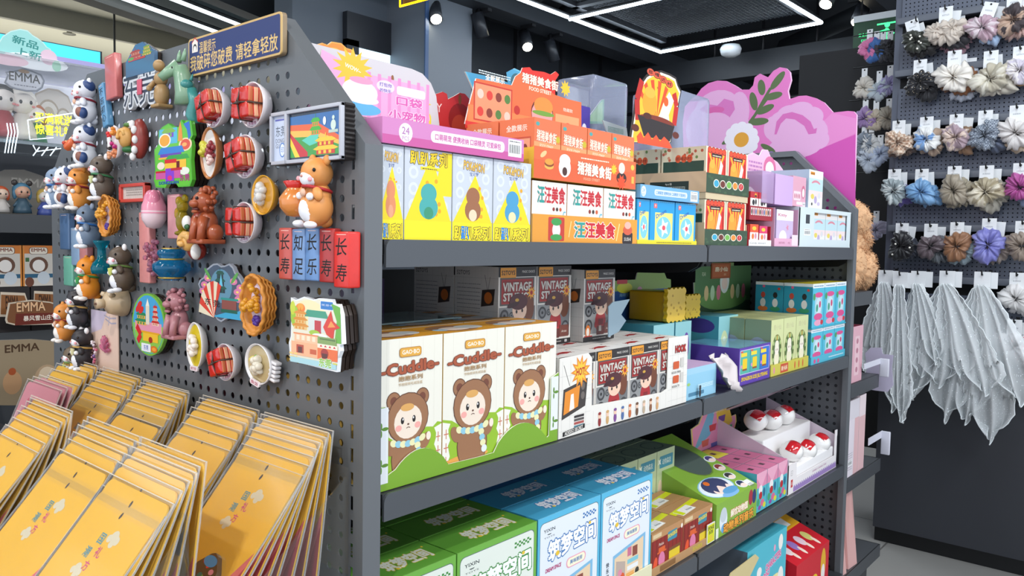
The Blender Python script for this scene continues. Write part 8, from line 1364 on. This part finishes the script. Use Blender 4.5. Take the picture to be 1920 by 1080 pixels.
# ================================================================ end shelf goods, plush bear, left background
def pkb(F, w, h): F.rect(0, 0, w, h, P_('#dba8b4')); F.rr(w*.3, h*.12, w*.7, h*.82, .004, P_('#e6c2c8')); [F.ell(w*.5, h*(.22+.17*k), w*.10, h*.05, P_('#b8788a')) for k in range(4)]
carton('gift_box', 'pink gift box with dark red side on the middle end shelf', 'gift box', None, 2.0, 2.115, -.035, .08, .859, 1.045, P_('#d9a6b2'), pkb, ms={'-x': P_('#8c1f3c'), '+z': P_('#7a1a34')})
carton('cosmetic_box', 'white box with pink foot on the lower end shelf, front one', 'gift box', None, 2.0, 2.11, -.035, .02, .546, .80, P_('#e4dbe2'), lambda F, w, h: (F.rect(w*.6, 0, w, h*.75, P_('#dfb6b8')), F.rect(0, h*.75, w, h, P_('#dcd6dc')), F.lines(w*.1, w*.5, h*.3, h*.01, 8, P_('#a3a0a8'), 3), barcode(F, w*.1, h*.14, w*.4, h*.08))); carton('cosmetic_box', 'white box with pink foot on the lower end shelf, right one', 'gift box', None, 2.112, 2.18, -.035, .05, .546, .805, P_('#ead9dc'), lambda F, w, h: F.rect(0, 0, w, h*.72, P_('#e0b8ba')))
def paperbag(x0, x1, z0, z1, lab, d=.07):
    m = MB(); c = P_('#d9a9a4'); xm = x0+(x1-x0)*.62; m.add([(x0, -.03, z0), (xm, -.035, z0), (x1, -.01, z0), (x1-.005, .05, z0), (x0, .05, z0), (x0+.01, .0, z1), (xm, -.0, z1), (x1-.012, .005, z1), (x1-.016, .02, z1), (x0+.01, .02, z1)], [(0, 1, 6, 5), (1, 2, 7, 6), (2, 3, 8, 7), (3, 4, 9, 8), (4, 0, 5, 9), (5, 6, 7, 8, 9), (4, 3, 2, 1, 0)], c); return tag(m.build('gift_bag'), lab, 'gift bag')
paperbag(1.995, 2.075, .2155, .50, 'slim pink paper bag on the lowest end shelf, left one'); paperbag(2.08, 2.20, .2155, .495, 'slim pink paper bag on the lowest end shelf, right one')
def bracket(p0, p1, z, lab, holder=False):
    Y = -.046; a = at(*p0, Y=Y); b = at(*p1, Y=Y); m = MB(); c = M('#d3d3de', .35); h = a.z-b.z
    m.box(a.x, b.x, Y-.002, Y, a.z-h*.3, a.z, c); m.box(b.x-.012, b.x, Y-.03, Y, b.z, a.z, c, b=.003); return tag(m.build('label_holder'), lab, 'label holder')
bracket((1620, 682), (1650, 705), .86, 'white label holder clipped to the middle end shelf'); bracket((1628, 822), (1652, 850), .55, 'white label holder clipped to the lower end shelf')
m = MB(); q = [at(*s, X=2.33) for s in ((1622, 662), (1632, 652), (1652, 652), (1655, 664), (1675, 666), (1672, 690), (1675, 722), (1664, 735), (1640, 732), (1615, 728), (1625, 690))]; m.prism([(-p.y, p.z) for p in q], 0, .004, M('#bdb6cc', .3), Matrix(((0, 0, -1, 2.334), (-1, 0, 0, 0), (0, 1, 0, 0), (0, 0, 0, 1)))); tag(m.build('shelf_sign'), 'lilac grey acrylic sign hanging at the end of the middle end shelf', 'sign')
# plush bear
def plush():
    e = empty('plush_bear', (2.1, 0, 1.158)); fur = M('#cda27a', .9, noise=.25, scale=70); B = bmesh.new()
    def blob(c, r, sub=4):
        R = bmesh.ops.create_icosphere(B, subdivisions=sub, radius=1)
        for v in R['verts']: v.co = Vector((v.co.x*r[0], v.co.y*r[1], v.co.z*r[2]))+Vector(c)
    hd = at(1632, 388, Y=.02); bd = at(1628, 488, Y=.02)
    blob((2.09, .05, 1.245), (.095, .09, .09)); blob((2.10, .045, 1.315), (.07, .07, .06)); blob((2.105, .035, 1.395), (.082, .078, .068)); blob((2.15, .0, 1.225), (.055, .055, .06)); blob((2.03, .02, 1.20), (.05, .06, .042)); blob((2.175, .03, 1.192), (.05, .06, .034)); blob((2.19, -.0, 1.265), (.035, .04, .03)); blob((2.16, .02, 1.375), (.035, .04, .032)); blob((2.045, .04, 1.455), (.03, .02, .028)); blob((2.15, .05, 1.448), (.030, .02, .028)); blob((2.155, .0, 1.33), (.028, .035, .045))
    rnd = random.Random(2)
    from mathutils import noise as nz
    for v in B.verts:
        n = nz.noise(v.co*45)*.010+nz.noise(v.co*110)*.006+rnd.uniform(-.0012, .0012); v.co += v.co.normalized()*0+(v.co-Vector((2.1, .04, v.co.z))).normalized()*n+Vector((0, 0, nz.noise(v.co*60+Vector((5, 5, 5)))*.008))
        v.co.z = max(v.co.z, 1.1585)
    B.normal_update(); B.verts.index_update(); m = MB(); m.add([v.co[:] for v in B.verts], [[v.index for v in f.verts] for f in B.faces], fur, True)
    # tufts of fur
    vs = []; fs = []; vl = [(v.co.copy(), v.normal.copy()) for v in B.verts]
    for i in range(15000):
        p, n = rnd.choice(vl); p = p+Vector([rnd.uniform(-.004, .004) for _ in range(3)]); d = (n+Vector((rnd.uniform(-.7, .7), rnd.uniform(-.7, .7), rnd.uniform(-1.1, .4)))).normalized(); L = rnd.uniform(.006, .012); s = n.orthogonal().normalized()*.0009; s = Matrix.Rotation(rnd.uniform(0, 6.28), 3, n) @ s; k = len(vs); q = p+d*L*.6+Vector((0, 0, -.0)); vs += [p-s, p+s, q+s*.7, q-s*.7, p+d*L+Vector((0, 0, -L*.3))]; fs += [(k, k+1, k+2, k+3), (k+3, k+2, k+4)]
    m.add(vs, fs, fur); B.free(); m.build('body', e)
    m = MB(); m.ell((2.195, .015, 1.385), (.008, .010, .007), M('#3a2a22', .3)); m.build('nose', e)
    m = MB(); m.ell((2.175, -.018, 1.41), (.006, .006, .006), M('#1a1412', .15)); m.ell((2.178, .05, 1.41), (.006, .006, .006), M('#1a1412', .15)); m.build('eyes', e); return tag(e, 'fluffy tan plush bear seated at the end beyond the shelf panel', 'plush toy')
plush()
# ---- display unit at the far left
YE = 1.75
eu = empty('glass_display_unit', (.1, 2, 0)); tag(eu, 'dark multi shelf display unit with a clear top case at the far left', 'display unit')
def zat(px, py): return at(px, py, Y=YE).z
z1e, z2e, z3e = zat(60, 265), zat(60, 404), zat(60, 622)
xr = at(160, 400, Y=YE).x
for z in (z2e, z3e, .45): m = MB(); m.box(-1.2, 1.2, YE, YE+.4, z-.05, z, M('#3c3e42', .4, .2)); m.box(-1.2, 1.2, YE-.004, YE, z-.052, z+.002, M('#4a4d50', .4, .2)); m.build('shelf_board', eu)
m = MB(); m.box(-1.2, 1.2, YE, YE+.4, z1e-.01, z1e, clear('#c3d3da', .35, .05)); m.build('glass_shelf', eu)
m = MB(); m.box(-1.2, 1.2, YE+.42, YE+.44, 0, z1e, M('#565a60', .6)); m.build('back_panel', eu)
m = MB(); m.box(-1.2, 1.2, YE, YE+.42, 0, .2, DK); m.build('base', eu)
m = MB(); m.box(-1.2, 1.2, YE+.42, YE+.44, z1e, z1e+.245, M('#cdd0dc', .5)); m.build('case_back', eu)
m = MB(); m.box(-1.2, xr+.1, YE-.002, YE+.002, z1e, z1e+.24, clear('#dfe8ee', .04, .04, .35)); m.build('case_front', eu)
m = MB()
for zz in (z1e+.24,): m.box(-1.2, xr+.1, YE-.004, YE+.4, zz, zz+.006, clear('#dfe8ee', .3, .04))
m.build('case_lid', eu)
m = MB(); m.box(-1.2, 1.4, 2.5, 2.54, 1.5, at(150, 113, Y=2.5).z, M('#a59fd0', .5)); m.box(-1.2, 1.4, 2.46, 2.56, 0, 1.5, M('#55585e', .5)); tag(m.build('partition_board'), 'lilac board standing behind the glass display unit', 'board')
m = MB(); p = at(98, 90, Y=2.9); q = at(166, 117, Y=2.9); m.box(-1.5, q.x+.05, 2.9, 2.93, p.z-.25, p.z+.02, M('#39bfe0', .4, emit=.75, name='cyan_screen')); m.box(-1.5, q.x+.07, 2.93, 2.96, 0, p.z+.03, DK); tag(m.build('screen'), 'bright cyan screen strip beyond the lilac board', 'screen')
# round topped new-arrival sign
def newc(F, w, h, P):
    F.poly([(x*.96+w*.015, y*.95+h*.02) for x, y in P], P_('#93cfca')); F.ell(w*.6, h*.22, w*.5, h*.2, P_('#e2e6ea')); F.ell(w*.2, h*.16, w*.3, h*.14, P_('#e2c0cc')); F.ell(w*.8, h*.4, w*.13, h*.2, P_('#d9bccb')); F.ell(w*.92, h*.2, w*.07, h*.14, P_('#9fd0b8')); g = P_('#14827c')
    F.text('新品', w*.46, h*.68, h*.2, g, bold=.03, w=w*.38, rot=-8); F.text('上新', w*.50, h*.40, h*.2, g, bold=.03, w=w*.38, rot=-8)
standee('display_sign', 'turquoise rounded new arrivals sign on top of the glass case', 1.76, [(-12, 120), (-8, 90), (5, 68), (20, 58), (38, 54), (52, 57), (62, 66), (72, 72), (82, 80), (88, 88), (95, 92), (98, 103), (106, 112), (112, 122), (116, 132), (60, 124), (-10, 110)], '#b8dcd8', newc, cat='sign')
def emma(F, w, h, P):
    F.poly([(x*.96+w*.02, y*.93+h*.03) for x, y in P], P_('#8c8f9c')); F.poly([(x*.90+w*.05, y*.84+h*.08) for x, y in P], P_('#cfd0da')); F.text('EMMA', w*.5, h*.60, h*.36, P_('#2a2420'), w=w*.76, bold=.02); F.lines(w*.24, w*.78, h*.22, h*.06, 1, P_('#7a7a88')); F.ell(w*.48, h*.86, w*.14, h*.08, P_('#b08a68'))
standee('display_sign', 'silver scroll edged EMMA sign inside the glass case', 1.80, [(8, 155), (14, 140), (10, 135), (30, 132), (46, 128), (62, 133), (78, 140), (84, 152), (80, 165), (70, 172), (50, 172), (30, 168), (18, 164)], '#6e7280', emma, cat='sign')
def swirl(F, w, h, P):
    F.poly([(x*.94+w*.03, y*.94+h*.02) for x, y in P], P_('#cdc6c0')); [F.ell(w*a, h*b, w*r, h*r*1.2, P_(c)) for a, b, r, c in ((.4, .45, .26, '#a89a88'), (.4, .45, .22, '#d6d0c8'), (.4, .45, .13, '#b8ab98'), (.75, .4, .18, '#a89a88'), (.75, .4, .14, '#d6d0c8'), (.75, .4, .07, '#b8ab98'))]
standee('display_card', 'cream scroll shaped backdrop card in the glass case', 1.95, [(60, 250), (66, 175), (90, 165), (110, 168), (128, 180), (138, 205), (138, 250)], '#b8aca0', swirl)
def figurine(px, py, h, hair, face, dress, lab, Y=1.85, ears=None):
    b = at(px, py, Y=Y); e = empty('vinyl_figure', b); s = h; x, y, z = b; m = MB(); m.lathe([(0, 0), (.26*s, .0), (.24*s, .12*s), (.12*s, .45*s), (0, .47*s)], M(dress, .4), 16, T=Matrix.Translation(b)); m.tube([(x-.1*s, y, z+.38*s), (x-.24*s, y-.05*s, z+.2*s)], [.05*s, .035*s], M(dress, .4)); m.tube([(x+.1*s, y, z+.38*s), (x+.24*s, y-.05*s, z+.2*s)], [.05*s, .035*s], M(dress, .4)); m.build('body', e)
    m = MB(); m.ell((x, y-.03*s, z+.64*s), (.22*s, .2*s, .2*s), M(face, .35)); m.build('head', e); m = MB(); m.ell((x, y+.05*s, z+.70*s), (.26*s, .2*s, .23*s), M(hair, .4)); m.ell((x-.2*s, y, z+.58*s), (.07*s, .07*s, .16*s), M(hair, .4)); m.ell((x+.2*s, y, z+.58*s), (.07*s, .07*s, .16*s), M(hair, .4))
    if ears:
        for q in (-1, 1): m.ell((x+q*.2*s, y, z+.92*s), (.09*s, .05*s, .09*s), M(ears, .4))
    m.build('hair', e); m = MB()
    for q in (-1, 1): m.ell((x+q*.08*s, y-.215*s, z+.64*s), (.025*s, .012*s, .035*s), M('#1c1614', .2)); m.ell((x+q*.13*s, y-.19*s, z+.575*s), (.03*s, .012*s, .02*s), M('#e68a8a', .4))
    m.build('eyes', e); return tag(e, lab, 'figurine')
figurine(5, 257, .17, '#1f1a1a', '#e9e0da', '#a3222c', 'figurine with black hair and a red dress at the left edge of the case', ears='#2a2020'); figurine(42, 262, .17, '#e2ddd6', '#efe6de', '#dcd6d0', 'white figurine with long pale curls in the glass case'); figurine(66, 268, .13, '#b0653a', '#ece4e2', '#1f7a4c', 'figurine with copper hair and a green and red costume in the case')
figurine(3, 398, .085, '#c2542c', '#e6c8b0', '#c9c3bc', 'small orange haired figure at the left edge of the second level'); figurine(42, 400, .10, '#4a7a94', '#d6a68a', '#3f5a6a', 'blue haired figure with dark horns on the second level', ears='#3a3432'); figurine(85, 404, .09, '#b89a4a', '#ded6cf', '#4a5aa0', 'figure with a golden headdress on the second level')
# neon prints on the case front
def neon(txt):
    m = MB(); Yn = YE-.012; y_ = M('#e6e61f', .4, emit=1.5, name='neon_yellow'); c_ = M('#dff2ff', .4, emit=1.2, name='neon_white'); p = at(50, 232, Y=Yn); F = Fr(m, (p.x, Yn, p.z), (1, 0, 0), (0, 0, 1), (0, -1, 0))
    a = at(66, 240, Y=Yn); b = at(136, 222, Y=Yn); F.text('买满就送', (a.x+b.x)/2-p.x, (a.z+b.z)/2-p.z+.012, .03, y_, w=b.x-a.x, bold=.02); F.text('惊喜礼物', (a.x+b.x)/2-p.x, (a.z+b.z)/2-p.z-.022, .03, y_, w=b.x-a.x, bold=.02)
    for k in range(4): q = [at(13+6*k, 231, Y=Yn), at(16+6*k, 248, Y=Yn), at(12+6*k, 268, Y=Yn), at(9+6*k, 287, Y=Yn)]; m.tube(q, .0016, c_, 5)
    q = [at(52, 225, Y=Yn), at(138, 212, Y=Yn)]; m.tube(q, .0016, c_, 5); q = [at(52, 225, Y=Yn), at(56, 262, Y=Yn), at(100, 258, Y=Yn)]; m.tube(q, .0016, c_, 5); q = [at(62, 272, Y=Yn), at(68, 284, Y=Yn), at(118, 278, Y=Yn)]; m.tube(q, .0016, c_, 5)
    for k in range(3): q = [at(62+16*k, 292, Y=Yn), at(74+16*k, 276, Y=Yn)]; m.tube(q, .0016, c_, 5)
    return tag(m.build('neon_lettering'), 'yellow and white neon style lettering on the glass case front', 'neon sign')
neon('')
standee('display_card', 'brown arched EMMA backdrop behind the small figures', 1.98, [(-20, 402), (-20, 330), (10, 318), (45, 318), (80, 330), (105, 350), (118, 402)], '#8a857c', lambda F, w, h, P: (F.text('EMMA', w*.55, h*.72, h*.18, P_('#b3ada2'), w=w*.5, bold=.02), F.ell(w*.5, h*.2, w*.4, h*.2, P_('#7a756c'))))
# EMMA boxes
def eb(F, w, h): F.rect(0, 0, w, h, P_('#cfc9bf')); F.rect(0, h*.8, w, h, P_('#cf7a34')); F.rr(w*.2, h*.78, w*.8, h*.96, .008, P_('#5a3426')); F.rr(w*.22, h*.79, w*.78, h*.95, .007, P_('#e6dccb')); F.text('EMMA', w*.5, h*.89, h*.08, P_('#7a3a26'), w=w*.45, bold=.04); F.ell(w*.5, h*.52, w*.3, h*.2, P_('#6a4a3a')); F.ell(w*.5, h*.5, w*.2, h*.15, P_('#ece6df')); F.rect(0, h*.2, w, h*.3, P_('#2f5f7c')); F.ell(w*.65, h*.2, w*.2, h*.16, P_('#c3ccd3')); F.ell(w*.2, h*.1, w*.14, h*.12, P_('#6a4030')); F.rect(0, 0, w*.05, h, P_('#d98a3c')); F.rect(w*.95, 0, w, h, P_('#d98a3c')); F.rect(w*.08, h*.6, w*.2, h*.7, P_('#3f6a3c'))
q0 = at(42, 460, Y=YE-.0+.03); q1 = at(103, 460, Y=YE+.03); zt = at(70, 460, Y=YE+.03).z; zb = at(70, 536, Y=YE+.03).z; wE = q1.x-q0.x
for k in range(3): carton('doll_toy_box', ('orange striped EMMA box nearest the end panel', 'orange striped EMMA box second from the end panel', 'orange striped EMMA box at the left frame edge')[k], 'toy box', None, q1.x-(k+1)*wE, q1.x-k*wE-.002, YE+.03, YE+.14, zb, zt, P_('#b9793c'), eb)
def eb2(F, w, h): F.rect(0, 0, w, h, P_('#2a2626')); F.poly([(w*.06, h*.35), (w*.1, h*.9), (w*.85, h*.86), (w*.96, h*.6), (w*.8, h*.3)], P_('#d0c2ae')); F.poly([(w*.09, h*.4), (w*.12, h*.84), (w*.83, h*.8), (w*.92, h*.6), (w*.78, h*.36)], P_('#8a5a34')); F.text('EMMA', w*.45, h*.66, h*.28, P_('#3a2214'), w=w*.4, bold=.03); F.text('暴风雪山庄', w*.5, h*.44, h*.14, P_('#e6dccb'), w=w*.34)
zc = at(70, 575, Y=YE+.02).z
for k in range(3): carton('doll_toy_box', ('dark EMMA box with a wooden sign print nearest the panel', 'dark EMMA box with a wooden sign print in the middle', 'dark EMMA box with a wooden sign print at the frame edge')[k], 'toy box', None, q1.x-(k+1)*wE+.02, q1.x-k*wE+.018, YE+.03, YE+.14, z3e+.001, zb-.001, P_('#2a2626'), eb2)
standee('display_sign', 'wooden looking EMMA board in front of the dark boxes', YE-.01, [(10, 600), (16, 568), (60, 562), (95, 566), (112, 572), (108, 592), (116, 600), (112, 608), (28, 610), (12, 606)], '#c9bba6', lambda F, w, h, P: (F.poly([(x*.94+w*.03, y*.9+h*.05) for x, y in P], P_('#7a4e30')), F.poly([(w*.16, h*.06), (w*.18, h*.5), (w*.95, h*.46), (w*.95, h*.06)], P_('#6a2a20')), F.text('EMMA', w*.45, h*.74, h*.34, P_('#e0b48a'), w=w*.5, bold=.03, out=P_('#3a2214')), F.text('暴风雪山庄', w*.56, h*.3, h*.2, P_('#f0e6d6'), w=w*.5, bold=.02)), cat='sign')
standee('display_card', 'faded brown EMMA panel below the lowest visible shelf', YE-.006, [(-60, 760), (-60, 640), (60, 636), (105, 640), (118, 700), (118, 760)], '#97866c', lambda F, w, h, P: (F.text('EMMA', w*.56, h*.86, h*.1, P_('#4a3524'), w=w*.36, bold=.03), F.ell(w*.82, h*.4, w*.14, h*.2, P_('#b59a7c')), F.ell(w*.82, h*.45, w*.09, h*.12, P_('#d9c4a8')), F.ell(w*.45, h*.4, w*.1, h*.16, P_('#b8906a')), F.ell(w*.45, h*.55, w*.04, h*.05, P_('#a3502c'))))
